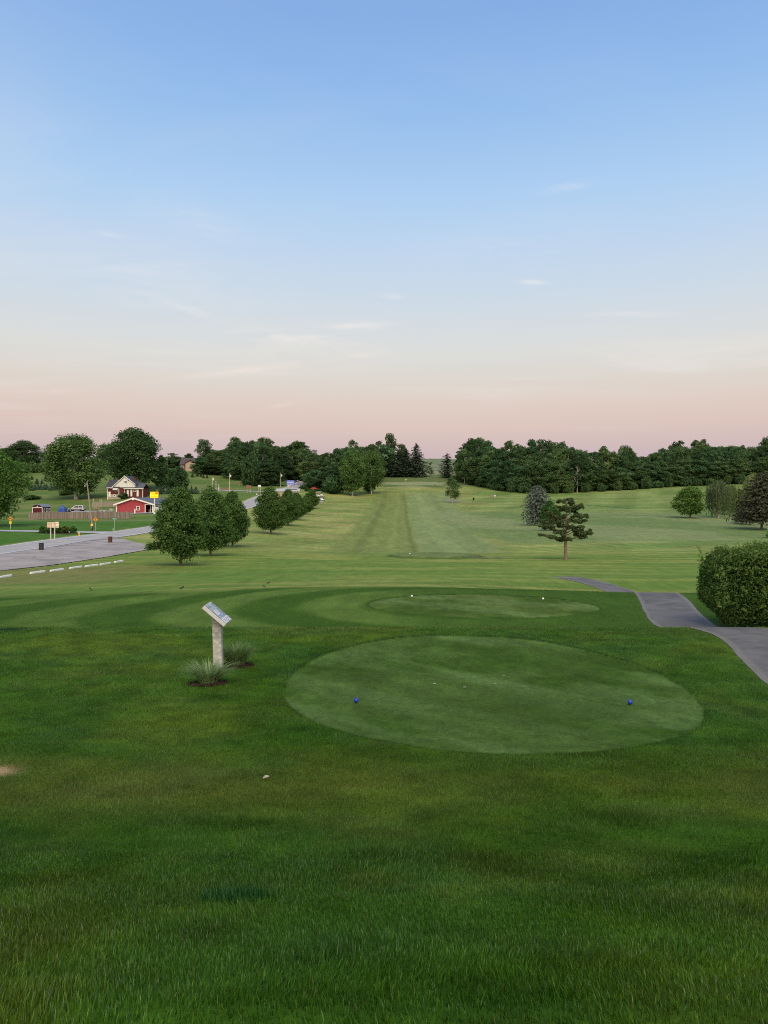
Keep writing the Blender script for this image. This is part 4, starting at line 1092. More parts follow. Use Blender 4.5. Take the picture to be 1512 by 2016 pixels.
    C = np.concatenate(C); V = leaves(C, rand_dirs(len(C), rng) + [0, 0, .3], .050, rng, .42)
    new('shoots', leaf_object(V, .45 + .55 * rng.random(len(C)), 'shoots', HEDG, None), o).color = (1.1, 1.1, 1.0, 1)
    mb.build('twigs', BARK, o)
hedge()
# ------------------------------------------------------------------ near things
WOODG = mat('weathered_post', (.40, .39, .36), .8, .25, 5.0, .2, bump=.5, dirt=(.16, .17, .15), stretch=(2, 2, .6))
ALU = mat('brushed_metal', (.50, .50, .51), .45, .08, 4.0, .5)
def info_sign():
    x, d = (428 - 756) / F * 18.0, 18.0
    z = Hs(x, d)
    o = empty('information_sign', (x, d, z), 'grey stone post with a slanted information panel rising from ornamental grass', 'sign')
    top = zpix(1221, d) - z
    mb = MB()
    mb.prism([(-.085, -.15), (.115, -.15), (.085, zpix(1229, d) - z), (-.12, zpix(1213, d) - z)], -.09, .09, 'y')
    mb.build('post', mat('stone_post', (.43, .42, .39), .85, .28, 9.0, .2, bump=.7, dirt=(.15, .16, .14)), o)
    # panel slopes down to the right (+x); local: u down the slope, v away from the camera, w normal
    a = R(40.5); cx = (426.5 - 756) / F * 18.0 - x; cz = zpix(1209.5, d) - z
    M = Matrix.Translation((cx, .0, cz)) @ Matrix.Rotation(a, 4, 'Y')
    Lh, Wh = .330, .345
    mb = MB(); mb.box(-Lh, Lh, -Wh, Wh, -.045, .045, 0, M, bev=.008); mb.build('panel_case', ALU, o)
    mb = MB(); mb.box(-.16, .16, -.08, .08, -.085, -.045, 0, M); mb.build('bracket', ALU, o)
    w0 = .047
    def q(u0, u1, v0, v1, dw, mi, m): m.box(u0, u1, v0, v1, w0 - .001, w0 + dw, mi, M)
    mats = [mat('panel_photo', (.31, .35, .37), .4, .3, 9.0, .5), mat('panel_white', (.74, .74, .76), .4, .05, 5, .5), mat('panel_teal', (.09, .17, .19), .4, .3, 9, .5),
            mat('panel_ink', (.10, .11, .15), .5, .1, 5, .3), mat('panel_pink', (.70, .52, .58), .4, .2, 9, .5), mat('panel_blue', (.16, .22, .42), .4, .3, 9, .5), mat('panel_black', (.02, .02, .022), .5, .1, 5)]
    g = MB()
    q(-.31, .17, -.305, .325, .002, 0, g)                 # printed picture
    q(.172, .320, -.325, .325, .002, 1, g)                 # pale block of text at the foot
    q(-.29, .15, .20, .31, .0035, 2, g)                    # dark title band
    q(-.10, .04, -.20, .02, .0035, 1, g)                   # white caption
    q(.05, .12, -.16, .0, .0035, 5, g); q(-.26, -.20, -.22, -.12, .0035, 2, g); q(.10, .15, .08, .17, .0035, 5, g); q(-.02, .05, .10, .17, .0035, 5, g)
    q(.20, .24, -.20, -.05, .0035, 4, g); q(.215, .225, .02, .26, .0035, 4, g)
    q(-.32, .32, -.325, -.312, .004, 6, g)               # dark gasket on the near edge
    g.build('printed_panel', mats, o)
    t = MB(); rng = random.Random(2)
    for r in range(5):
        u = .19 + r * .026 + .01; v = -.24
        while v < .28:
            w = rng.uniform(.012, .04); t.box(u, u + .009, v, min(v + w, .30), w0 + .0035, w0 + .0055, 0, M); v += w + .012
    for r in range(4):
        u = -.085 + r * .030; v = -.18
        while v < -.02:
            w = rng.uniform(.012, .04); t.box(u, u + .011, v, min(v + w, .0), w0 + .0035, w0 + .0055, 0, M); v += w + .012
    v = .215
    for k in range(14):
        t.box(-.28 + k * .03, -.262 + k * .03, .235, .29, w0 + .0035, w0 + .0055, 1, M)
    t.build('lettering', [mats[3], mats[0]], o)
info_sign()

MULCH = mat('bark_mulch', (.060, .040, .030), .95, .45, 30.0, .05, bump=.8)
def mulch(cx, cy, a, b, seed):
    rng = np.random.default_rng(seed); n = 34; rings = 7
    V = []
    for r in range(rings + 1):
        for k in range(n):
            t = 2 * math.pi * k / n; w = 1 + .16 * (float(vnoise(np.array([math.cos(t) * 2 + 9]), np.array([math.sin(t) * 2 + seed]), 4)[0]) - .5)
            V.append([cx + math.cos(t) * a * w * r / rings, cy + math.sin(t) * b * w * r / rings, 0])
    V = np.array(V); V[:, 2] = H(V[:, 0], V[:, 1]) + .012 + .02 * rng.random(len(V)) * (np.arange(len(V)) // n < rings) 
    q = np.array([[r * n + k, r * n + (k + 1) % n, r * n + n + (k + 1) % n, r * n + n + k] for r in range(rings) for k in range(n)])
    tag(new('mulch', np_mesh('mulch', V, q[:, ::-1], MULCH, False)), kind='structure')
    # loose chips
    m = 420; t = rng.uniform(0, 6.28, m); s = np.sqrt(rng.random(m)); X = cx + np.cos(t) * a * s * 1.02; Y = cy + np.sin(t) * b * s * 1.02
    C = np.stack([X, Y, H(X, Y) + .03], 1)
    return leaves(C, np.array([0, 0, 1.0]) + rng.normal(0, .5, (m, 3)), .026, rng, .45)
MBLADE = leaf_mat('ornamental_blade', (.085, .135, .055), (.26, .33, .17), .4, .03)
def orn_grass(cx, cy, Rr, Hh, n, label, tint, seed, spread=1.0, asp=1.0):
    rng = np.random.default_rng(seed); V = []; T = []
    o = empty('ornamental_grass', (cx, cy, Hs(cx, cy)), label, 'plant')
    a = rng.uniform(0, 6.28, n); r0 = Rr * .45 * np.sqrt(rng.random(n)); L = Hh * rng.uniform(.55, 1.25, n); out = rng.uniform(.15, 1.0, n) * Rr * spread
    seg = 5; w0 = .0058
    s = np.linspace(0, 1, seg)
    px = np.cos(a)[:, None] * (r0[:, None] + out[:, None] * s ** 1.7) * asp; py = np.sin(a)[:, None] * (r0[:, None] + out[:, None] * s ** 1.7)
    arch = rng.uniform(.2, .75, n)[:, None]
    pz = L[:, None] * (s * (1 + arch * .4) - arch * .75 * s ** 2.6) + (H(cx + px[:, :1], cy + py[:, :1]) - Hs(cx, cy))
    wv = (w0 * (1 - s ** 2) + .0015)[None, :] * rng.uniform(.7, 1.5, n)[:, None]
    tx = -np.sin(a + rng.normal(0, .9, n))[:, None]; ty = np.cos(a)[:, None]
    Lf = np.stack([px - tx * wv, py - ty * wv, pz], -1); Rt = np.stack([px + tx * wv, py + ty * wv, pz], -1)
    q = np.concatenate([np.stack([Lf[:, k], Rt[:, k], Rt[:, k + 1], Lf[:, k + 1]], 1) for k in range(seg - 1)], 0)
    tt = rng.random(n); tint_v = np.concatenate([np.clip(tt * (.4 + .8 * k / seg), 0, 1) for k in range(seg - 1)])
    c = new('blades', leaf_object(q.reshape(-1, 3), tint_v, 'blades', MBLADE, None), o); c.color = (*tint, 1)
    return o
b1 = ((411 - 756) / F * 16.95, 16.75, .43, .35); b2 = ((468 - 756) / F * 18.9, 18.85, .40, .34)
BEDS += [b1, b2]
for k, b in enumerate((b1, b2)):
    ch = mulch(*b, seed=k + 1)
    host = [o for o in bpy.data.objects if o.name.startswith('mulch')][-1]
    c = new('bark_chips', np_mesh('bark_chips', ch, np.arange(len(ch)).reshape(-1, 4), MULCH), None); tag(c, 'loose bark chips scattered in the ' + ('nearer' if k == 0 else 'farther') + ' planting bed by the information sign', 'mulch', kind='stuff')
orn_grass(b1[0] + .02, b1[1], .36, .46, 640, 'silvery ornamental grass clump in mulch in front of the sign post', (1.45, 1.45, 1.35), 5, 1.35, 1.2)
orn_grass(b2[0] - .05, b2[1], .36, .55, 560, 'darker green ornamental grass clump in mulch behind and right of the sign post', (1.05, 1.12, .85), 6, 1.25, 1.25)

# tee markers
def tee_marker(px, y, d, r, color_m, label, group, stem=True):
    x = (px - 756) / F * d; z = Hs(x, d)
    o = empty('tee_marker', (x, d, z), label, 'tee marker', group)
    mb = MB(); lift = r * 1.35
    pr = [(r * math.sin(t) if 0 < t < math.pi else .0008, lift - r * math.cos(t)) for t in [math.pi * k / 14 for k in range(15)]]
    mb.lathe(pr, 20); mb.lathe([(r * 1.004, lift - r * .05), (r * 1.02, lift), (r * 1.004, lift + r * .05)], 20)
    mb.build('ball', color_m, o)
    mb = MB(); mb.lathe([(r * .12, -.08), (r * .12, lift - r * .9), (r * .3, lift - r * .82)], 8); mb.build('spike', mat('dark_metal', (.05, .05, .05), .5), o)
MBLUE = mat('blue_plastic', (.012, .045, .32), .28, .06, 8.0, .5); MWP = mat('white_plastic', (.80, .80, .76), .3, .04, 8.0, .5)
tee_marker(701, 1388, 15.0, .050, MBLUE, 'left blue ball shaped tee marker on the near teeing ground', 'blue tee markers')
tee_marker(1243, 1394, 14.82, .050, MBLUE, 'right blue ball shaped tee marker on the near teeing ground', 'blue tee markers')
tee_marker(811, 1181, 36.2, .050, MWP, 'left white ball shaped tee marker on the second teeing ground', 'white tee markers')
tee_marker(1070, 1184, 35.6, .050, MWP, 'right white ball shaped tee marker on the second teeing ground', 'white tee markers')
tee_marker(807, 1096, 97.5, .075, MWP, 'lone white marker on the small raised tee at the start of the fairway', None)
# broken wooden tees, a leaf and scraps on the grass
def broken_tee(px, y, ang, label, m, L=.055, group='broken wooden golf tees'):
    d = np.interp(y, [1252, 1313, 1388, 1490, 1600], [23.5, 19, 15, 11, 8.3]); x = (px - 756) / F * d
    mb = MB(); mb.lathe([(.0012, 0), (.0022, .006), (.0028, L * .7), (.0065, L * .93), (.0068, L)], 8, M=Matrix.Rotation(R(84), 4, 'X'))
    o = mb.build('broken_tee', m); o.location = (x, d, Hs(x, d) + .012); o.rotation_euler = (0, 0, ang); tag(o, label, 'golf tee', group)
MTEE = mat('pale_wood', (.52, .40, .24), .6, .15, 20.0)
broken_tee(1031, 1357, .4, 'pale golf tee lying right of the middle of the near teeing ground', MTEE, .08)
broken_tee(972, 1352, 1.7, 'pale golf tee lying in the middle of the near teeing ground', MTEE, .07)
broken_tee(913, 1360, 1.3, 'white golf tee lying left of the middle of the near teeing ground', MWP, .06)
broken_tee(853, 1352, 1.6, 'small white golf tee lying farthest left on the near teeing ground', MWP, .055)
broken_tee(990, 1336, 1.8, 'pale golf tee lying behind the others on the near teeing ground', MTEE, .06)
def leaf_scrap():
    d = 9.45; x = (522 - 756) / F * d
    mb = MB(); n = 9; vs = []
    for k in range(n):
        t = k / (n - 1); w = .020 * math.sin(math.pi * t) ** .7
        vs += [(-.04 + .08 * t, -w, .012 * math.sin(t * 3)), (-.04 + .08 * t, 0, .004 + .012 * math.sin(t * 3)), (-.04 + .08 * t, w, .016 * math.sin(t * 3) + .006)]
    fs = [(3 * k + a, 3 * k + 3 + a, 3 * k + 4 + a, 3 * k + 1 + a) for k in range(n - 1) for a in (0, 1)]
    fs2 = [(3 * k + a, 3 * k + 3 + a, 3 * k + 4 + a, 3 * k + 1 + a) for k in range(n - 1) for a in (0, 1)]
    mb.add(vs, fs); mb.add([(a, b, c - .0015) for a, b, c in vs], [tuple(reversed(f)) for f in fs2])
    o = mb.build('fallen_leaf', mat('dry_leaf', (.36, .32, .27), .7, .2, 30.0)); o.location = (x, d, Hs(x, d) + .05); o.rotation_euler = (.2, -.25, .2)
    tag(o, 'single pale dry leaf lying on the grass below the sign', 'leaf')
leaf_scrap()
# birds feeding on the grass
def bird(px, y, rz, label, s=1.0):
    x, d = ray(px, y, 30); z = Hs(x, d)
    o = empty('bird', (x, d, z), label, 'bird', 'birds feeding on the grass', rz); o.scale = (s, s, s)
    mb = MB(); body = [(-.125, .075), (-.10, .082), (-.06, .093), (-.02, .105), (.03, .125), (.06, .145), (.075, .165), (.088, .188), (.108, .192), (.122, .186)]
    rad = [.006, .014, .026, .036, .040, .034, .025, .024, .020, .005]
    mb.tube([(a, 0, b) for a, b in body], rad, 10)
    mb.build('body', mat('bird_feathers', (.022, .020, .018), .6, .3, 30.0), o)
    w = MB()
    for sgn in (-1, 1): w.tube([(.05, sgn * .036, .135), (0, sgn * .040, .118), (-.06, sgn * .030, .10), (-.12, sgn * .012, .085)], [.006, .016, .014, .003], 6)
    w.build('wings', mat('bird_wings', (.018, .016, .015), .6, .3, 30.0), o)
    t = MB(); t.box(-.20, -.10, -.018, .018, .060, .068, 0, Matrix.Rotation(R(-6), 4, 'Y')); t.build('tail', _M['bird_wings'], o)
    b = MB(); b.tube([(.118, 0, .187), (.150, 0, .180)], [.006, .001], 6); b.build('beak', mat('beak', (.30, .22, .06), .5), o)
    l = MB()
    for sgn in (-1, 1): l.tube([(.005, sgn * .016, .085), (.012, sgn * .016, .03), (.004, sgn * .016, 0)], .003, 5); l.tube([(.004, sgn * .016, .002), (.03, sgn * .016, .002)], .0025, 5)
    l.build('legs', _M['beak'], o)
bird(357, 1163, .5, 'dark bird standing upright on the grass straight above the sign', 1.15)
bird(177, 1164, 2.6, 'small dark bird on the grass at the left, below the white wheel stops', .9)
bird(528, 1152, .2, 'dark bird on the grass right of the sign, nearer the tees', .95)
bird(519, 1160, 3.3, 'paler small bird close to another one right of the sign', .8)

# ------------------------------------------------------------------ parking lot
MCW = mat('white_concrete', (.66, .68, .67), .8, .14, 4.0, .2, dirt=(.36, .37, .35), bump=.3)
stops = [(8, 1137.5, 26, 'white wheel stop nearest the left edge of the picture, chipped at its near end'), (73, 1129, 27, 'long white wheel stop second from the left edge'), (111, 1124.5, 26, 'white wheel stop third from the left edge'), (148, 1119, 20, 'white wheel stop in the middle of the row of seven'), (179.5, 1115.3, 18, 'white wheel stop third from the right end of the row'),
         (206.5, 1112.2, 18, 'white wheel stop second from the right end of the row'), (233, 1108, 17, 'white wheel stop at the right end of the row, nearest the trees')]
pts = [ray(a, b, 44, 130) for a, b, _, _ in stops]
for k, (px, y, wpx, lab) in enumerate(stops):
    x, d = pts[k]
    j = min(k + 1, len(pts) - 1); i = max(k - 1, 0)
    ang = math.atan2(pts[j][1] - pts[i][1], pts[j][0] - pts[i][0])
    if k == 0: ang += .1
    mb = MB(); L = .92
    mb.prism([(-.085, -.06), (.085, -.06), (.085, .06), (.055, .115), (-.055, .115), (-.085, .06)], -L, L, 'x')
    prof = [(-L, 0), (L, 0)]
    o = empty('wheel_stop', (x, d, Hs(x, d) + .03), lab, 'wheel stop', 'white concrete wheel stops along the gravel lot', ang)
    M0 = MB()
    sec = [(-.10, -.06), (.10, -.06), (.10, .075), (.06, .135), (-.06, .135), (-.10, .075)]
    vs = []; 
    for xx, sc, zz in ((-L, .75, .6), (-L + .10, 1, 1), (-.3, 1, 1), (.3, 1, 1), (L - .10, 1, 1), (L, .75, .6)):
        vs += [(xx, a * sc, b * (zz if b > 0 else 1)) for a, b in sec]
    fs = [tuple(range(5, -1, -1)), tuple(range(30, 36))] + [(r * 6 + q, r * 6 + (q + 1) % 6, r * 6 + 6 + (q + 1) % 6, r * 6 + 6 + q) for r in range(5) for q in range(6)]
    M0.add(vs, fs).build('concrete_bar', MCW, o)
    b = MB()
    for xx in (-.55, .55): b.lathe([(.022, .12), (.022, .142), (.010, .146)], 8, (xx, 0, 0))
    b.build('anchor_pins', mat('rust', (.16, .08, .05), .8), o)
def barrel(px, y, label, m, dent):
    x, d = ray(px, y, 60, 180); o = empty('barrel', (x, d, Hs(x, d)), label, 'barrel')
    r, h = .30, .90
    pr = [(r * .97, 0), (r, .02), (r, .28), (r + .012, .30), (r, .32), (r, .58), (r + .012, .60), (r, .62), (r, .86), (r + .010, .885), (r + .006, h), (r - .015, h), (r - .02, .72), (.02, .70)]
    mb = MB(); mb.lathe(pr, 22)
    mb.v = [(a * (1 - dent * max(0, math.sin(3 * math.atan2(b, a) + c * 3)) * .1), b, c) for a, b, c in mb.v]
    mb.build('drum', m, o)
    mb = MB(); mb.lathe([(.26, .68), (.20, .80), (.08, .86), (.01, .87)], 12); mb.build('bin_bag', mat('black_bag', (.015, .015, .016), .35, .2, 6, .5), o)
barrel(80.5, 1083.5, 'black steel barrel bin standing between the road and the gravel lot', mat('black_drum', (.022, .022, .026), .45, .3, 5, .4, dirt=(.09, .085, .085)), .3)
barrel(216.5, 1068.8, 'rusty brown barrel bin at the far end of the gravel lot', mat('rust_drum', (.085, .035, .022), .7, .35, 5, .3, dirt=(.24, .10, .04)), .5)
# stake by the nearest tree
def stake():
    x, d = ray(390.5, 1111, 60, 120); o = empty('stake', (x, d, Hs(x, d)), 'thin pale yellow stake leaning in the grass beside the nearest tree', 'stake')
    h = hpx(16, d); mb = MB(); mb.box(-.03, .03, -.015, .015, -.1, h, 0, Matrix.Rotation(R(6), 4, 'Y')); mb.build('shaft', mat('stake_paint', (.52, .55, .26), .6), o)
    mb = MB(); mb.box(-.033, .033, -.018, .018, h * .82, h * 1.005, 0, Matrix.Rotation(R(6), 4, 'Y')); mb.build('painted_tip', mat('stake_tip', (.70, .72, .50), .6), o)
stake()

# ------------------------------------------------------------------ signs by the road
GALV = mat('galvanised', (.42, .44, .42), .5, .12, 6.0, .4); ORNG = mat('amber_sign', (.78, .36, .02), .5, .08, 3.0, .4); YELS = mat('yellow_sign', (.80, .55, .02), .5, .08, 3.0, .4)
BLK = mat('sign_black', (.03, .03, .03), .6); WHT = mat('white_paint', (.74, .74, .71), .6, .08, 4.0, .3)
def diamond(mb, c, r, t, mi=0, y=0.0):
    mb.prism([(c[0] - r, c[1]), (c[0], c[1] - r), (c[0] + r, c[1]), (c[0], c[1] + r)], y - t, y + t, 'y', mi)
def warning_sign(px, yb, yt, label, plaque, truck):
    x, d = ray(px, yb, 60, 240); z = Hs(x, d); o = empty('warning_sign', (x, d, z), label, 'road sign')
    top = zpix(yt, d) - z; r = hpx(4.9 if not plaque else 4.6, d)
    mb = MB(); mb.box(-.04, .04, -.025, .025, -.2, top - r * .3); mb.build('post', GALV, o)
    mb = MB(); c = (0, top - r); diamond(mb, c, r, .012, 0, -.045); mb.build('diamond_plate', ORNG, o)
    mb = MB()
    for s in (-1, 1): pass
    ring = [((c[0] - r * .86, c[1]), (c[0], c[1] - r * .86)), ((c[0], c[1] - r * .86), (c[0] + r * .86, c[1])), ((c[0] + r * .86, c[1]), (c[0], c[1] + r * .86)), ((c[0], c[1] + r * .86), (c[0] - r * .86, c[1]))]
    for p, q in ring: mb.tube([(p[0], -.058, p[1]), (q[0], -.058, q[1])], .018, 4)
    if truck:
        mb.box(-.22, .12, -.062, -.056, c[1] - .10, c[1] + .12); mb.box(.13, .26, -.062, -.056, c[1] - .10, c[1] + .03)
        for wx in (-.12, .16): mb.lathe([(.05, -.062), (.05, -.056)], 10, M=Matrix.Translation((wx, 0, c[1] - .12)) @ Matrix.Rotation(R(90), 4, 'X') @ Matrix.Translation((0, 0, .0)))
    else:
        mb.tube([(-.02, -.06, c[1] - .30), (-.02, -.06, c[1] - .02), (.10, -.06, c[1] + .10), (.02, -.06, c[1] + .28)], .045, 5)
    mb.build('symbol', mat('sign_brown', (.20, .07, .02), .6), o)
    if plaque:
        mb = MB(); h0 = c[1] - r - hpx(5.8, d); mb.box(-hpx(2.3, d), hpx(2.3, d), -.057, -.033, h0, c[1] - r - hpx(.5, d)); mb.build('plaque', YELS, o)
        mb = MB(); mb.box(-.09, -.05, -.063, -.058, h0 + .12, h0 + .44); mb.box(.02, .12, -.063, -.058, h0 + .12, h0 + .17); mb.box(.08, .12, -.063, -.058, h0 + .17, h0 + .44); mb.build('figures', BLK, o)
warning_sign(20.3, 1043, 1016.6, 'amber diamond warning sign with a yellow plaque below it, far left by the street', True, True)
warning_sign(188, 1045.5, 1018, 'amber diamond warning sign on a thin pole right of the leaning utility pole', False, False)
def street_sign():
    x, d = ray(225.3, 1046, 60, 240); z = Hs(x, d); o = empty('street_name_sign', (x, d, z), 'green street name sign on a thin pale pole by the junction', 'road sign')
    top = zpix(1019.5, d) - z
    mb = MB(); mb.tube([(0, 0, -.2), (0, 0, top - .1)], .032, 8); mb.build('post', GALV, o)
    gm = mat('street_green', (.01, .22, .16), .4, .08, 3, .4)
    mb = MB(); mb.box(-.44, .44, -.012, .012, top - .30, top - .08); mb.build('name_plate', gm, o)
    mb = MB(); mb.box(-.012, .012, -.40, .40, top - .06, top + .14); mb.build('cross_name_plate', gm, o)
    mb = MB(); rng = random.Random(4); u = -.36
    for k in range(7): w = rng.uniform(.05, .09); mb.box(u, u + w * .7, -.0145, -.011, top - .25, top - .13); u += w + .02
    mb.box(.27, .36, -.0145, -.011, top - .25, top - .15)
    mb.build('lettering', WHT, o)
street_sign()
def delineator():
    x, d = ray(222.3, 1046, 60, 240); o = empty('marker_post', (x, d, Hs(x, d)), 'short pale marker post beside the green street name sign', 'marker post')
    mb = MB(); mb.box(-.05, .05, -.012, .012, -.1, .55); mb.build('post', GALV, o); mb = MB(); mb.box(-.04, .04, -.017, -.012, .40, .53); mb.build('reflector', WHT, o)
delineator()
def board_sign():
    x, d = ray(104, 1062.5, 60, 200); z = Hs(x, d); o = empty('notice_board', (x, d, z), 'three panelled cream sign board seen from behind on two pale legs', 'sign')
    t = zpix(1028.2, d) - z; b = zpix(1038.6, d) - z; w = hpx(11.6, d)
    cream = mat('cream_board', (.74, .62, .44), .6, .12, 1.2, .3); peach = mat('peach_board', (.68, .48, .34), .6, .14, 1.2, .3)
    mb = MB(); mb.box(-w, -w + w * .62, -.015, .015, b, t); mb.build('panel', peach, o)
    mb = MB(); mb.box(-w * .38 + .01, w * .32 - .01, -.015, .015, b, t); mb.build('panel', cream, o)
    mb = MB(); mb.box(w * .32, w, -.015, .015, b + .18, t + .06); mb.build('panel', cream, o)
    mb = MB(); mb.prism([(w * .32, b + .02), (w * .95, b - .04), (w * 1.0, b + .14), (w * .32, b + .14)], -.012, .012, 'y'); mb.build('bent_strip', cream, o)
    mb = MB(); mb.box(-w, w * .3, -.045, -.018, b + .12, b + .20); mb.box(-w, w * .98, -.045, -.018, t - .16, t - .08); mb.build('rails', peach, o)
    for sx in (-w * .36, w * .32):
        mb = MB(); mb.box(sx - .07, sx + .07, -.15, -.05, -.2, t - .02); mb.build('leg', mat('leg_paint', (.50, .47, .42), .7, .15, 3.0), o)
board_sign()
def hydrant():
    x, d = ray(155.2, 1055.5, 60, 200); o = empty('fire_hydrant', (x, d, Hs(x, d)), 'yellow fire hydrant on the verge between hedge and road', 'hydrant')
    s = hpx(7.5, d) / .80
    hy = mat('hydrant_yellow', (.72, .42, .10), .5, .15, 6.0, .4)
    mb = MB(); mb.lathe([(.19, 0), (.19, .05), (.13, .07), (.12, .45), (.15, .47), (.15, .52), (.12, .54), (.11, .64)], 14); mb.build('barrel', hy, o)
    mb = MB(); mb.lathe([(.13, .64), (.13, .67), (.10, .74), (.04, .79), (.035, .83)], 14); mb.build('bonnet', mat('hydrant_top', (.78, .62, .45), .5, .1, 6.0, .4), o)
    mb = MB()
    for a in (0, 90, 180): mb.lathe([(.055, .1), (.055, .18), (.07, .18), (.07, .21)], 10, M=Matrix.Translation((0, 0, .40)) @ Matrix.Rotation(R(a), 4, 'Z') @ Matrix.Rotation(R(90), 4, 'Y'))
    mb.build('outlets', hy, o); o.scale = (s, s, s)
hydrant()
# clipped bushes behind the board
BB = broadleaf(400, 1.55, 1.15, .0, nclump=34, nleaf=2600, size=.12, kind='wide', limbs=5, leaf=HEDG, trunk_r=.04)
for k, (px, lab) in enumerate(((84, 'leftmost dark clipped bush of the bed behind the cream board'), (98, 'dark clipped bush right behind the cream board'), (113, 'dark clipped bush just right of the cream board'), (128, 'reddish dark clipped bush near the right end of the bed'), (142, 'rightmost dark clipped bush of the bed, nearest the hydrant'))):
    x, d = ray(px, 1049.5, 60, 200)
    plant('bush', BB, x, d, hpx(17, d) / 2.1, hpx(13.5, d) / 1.55, lab, 'bush', 'bushes in the bed behind the cream board', None, ((.8, .9, .95), (.75, .85, .9), (.7, .75, .7), (.95, .7, .65), (.8, .95, .9))[k])
bx, bd = ray(112, 1050.5, 60, 200)
mulch(bx, bd, 4.3, 1.6, 9)

# ------------------------------------------------------------------ poles
PWOOD = mat('pole_wood', (.27, .225, .18), .85, .2, 3.0, .1, stretch=(3, 3, .3)); PPALE = mat('pole_pale', (.46, .42, .35), .85, .15, 3.0, .1, stretch=(3, 3, .3))
def utility_pole(px, yb, yt, label, lean=0.0, gear='can', m=None, tagged=False, dd=None):
    x, d = ray(px, yb, 60, 420) if dd is None else ((px - 756) / F * dd, dd)
    z = Hs(x, d); o = empty('utility_pole', (x, d, z), label, 'utility pole'); h = zpix(yt, d) - z
    top = (lean * h, 0, h); r = .145
    mb = MB(); mb.tube([(-lean * .3, 0, -.3), (lean * h * .5, 0, h * .5), top], [r * 1.15, r, r * .72], 10); mb.build('pole', m or PWOOD, o)
    if gear == 'can':
        cx = lean * h * .85; mb = MB(); mb.lathe([(.20, 0), (.25, .03), (.25, .72), (.20, .78), (.06, .80), (.05, .92)], 12, (cx + .38, -.05, h * .80)); mb.build('transformer', mat('transformer_grey', (.62, .63, .62), .5, .08, 3), o)
        mb = MB(); mb.box(cx + .08, cx + .36, -.06, .0, h * .84, h * .87); mb.build('bracket', GALV, o)
    elif gear == 'arm':
        cx = lean * h * .95; mb = MB(); mb.tube([(cx, -.05, h * .93), (cx - .35, -.12, h * .965), (cx - .5, -.15, h * .98)], [.04, .03, .03], 6); mb.build('arm', GALV, o)
        mb = MB(); mb.lathe([(.05, 0), (.09, .05), (.09, .22), (.05, .28), (.02, .42)], 8, (cx - .38, -.12, h * .90)); mb.lathe([(.04, 0), (.05, .2)], 8, (cx, 0, h)); mb.build('insulators', mat('porcelain', (.5, .5, .5), .3), o)
    if tagged:
        hh = h * .115; mb = MB(); mb.box(lean * hh - .22, lean * hh + .22, -.20, -.185, hh - .02, hh + .36); mb.build('marker_plate', mat('marker_amber', (.80, .50, .14), .5, .1, 6), o)
        mb = MB(); mb.lathe([(.175, 0), (.165, .95)], 10, (lean * .4, 0, .0)); mb.build('dark_butt', mat('creosote', (.04, .035, .03), .8), o)
    return o
utility_pole(182.5, 1046.3, 949, 'old leaning wooden utility pole with an amber plate, between the road and the long fence', -.113, 'arm', None, True)
utility_pole(418, 978, 939, 'pale utility pole with a box, rising behind the second of the three trees', 0, 'can', PPALE, False, 268)
utility_pole(452, 976, 931.5, 'tall utility pole with a transformer on the grassy bank, left of the brown board', 0, 'can', PPALE, False, 272)
utility_pole(552.5, 966, 931, 'wooden utility pole with a transformer standing left of the blue sign', .0, 'can', None, False, 292)
utility_pole(608, 962, 937, 'bare pale pole leaning slightly beside the red truck', -.06, 'none', PPALE, False, 318)
def meter_post(px, yb, yt, d, label, boxes):
    x = (px - 756) / F * d; z = Hs(x, d); o = empty('service_post', (x, d, z), label, 'utility post'); h = zpix(yt, d) - z
    mb = MB(); mb.box(-.10, .10, -.06, .06, -.2, h); mb.build('post', PPALE, o)
    mb = MB(); mb.box(-.20, .20, -.20, -.061, h * boxes, h * boxes + .5, bev=.03); mb.build('meter_box', mat('transformer_grey', (.6, .6, .6), .5), o)
meter_post(431, 972, 953, 262, 'short weathered service post with a box on the bank above the three trees', .62)
meter_post(425.5, 968, 947, 266, 'thin service post with a round meter beside the short weathered post', .40)
def white_pole():
    d = 96; x = (412.5 - 756) / F * d; z = Hs(x, d); o = empty('white_sign_pole', (x, d, z), 'white pole with a tilted lamp head glimpsed through the second tree', 'lamp post')
    h = zpix(962, d) - z; mb = MB(); mb.tube([(0, 0, -.2), (0, 0, h - .8), (-.12, 0, h - .3)], [.06, .05, .045], 8); mb.build('pole', WHT, o)
    mb = MB(); mb.tube([(-.38, 0, h - .75), (-.28, 0, h - .35), (-.10, 0, h + .05)], [.10, .13, .10], 10); mb.build('lamp_head', WHT, o)
white_pole()

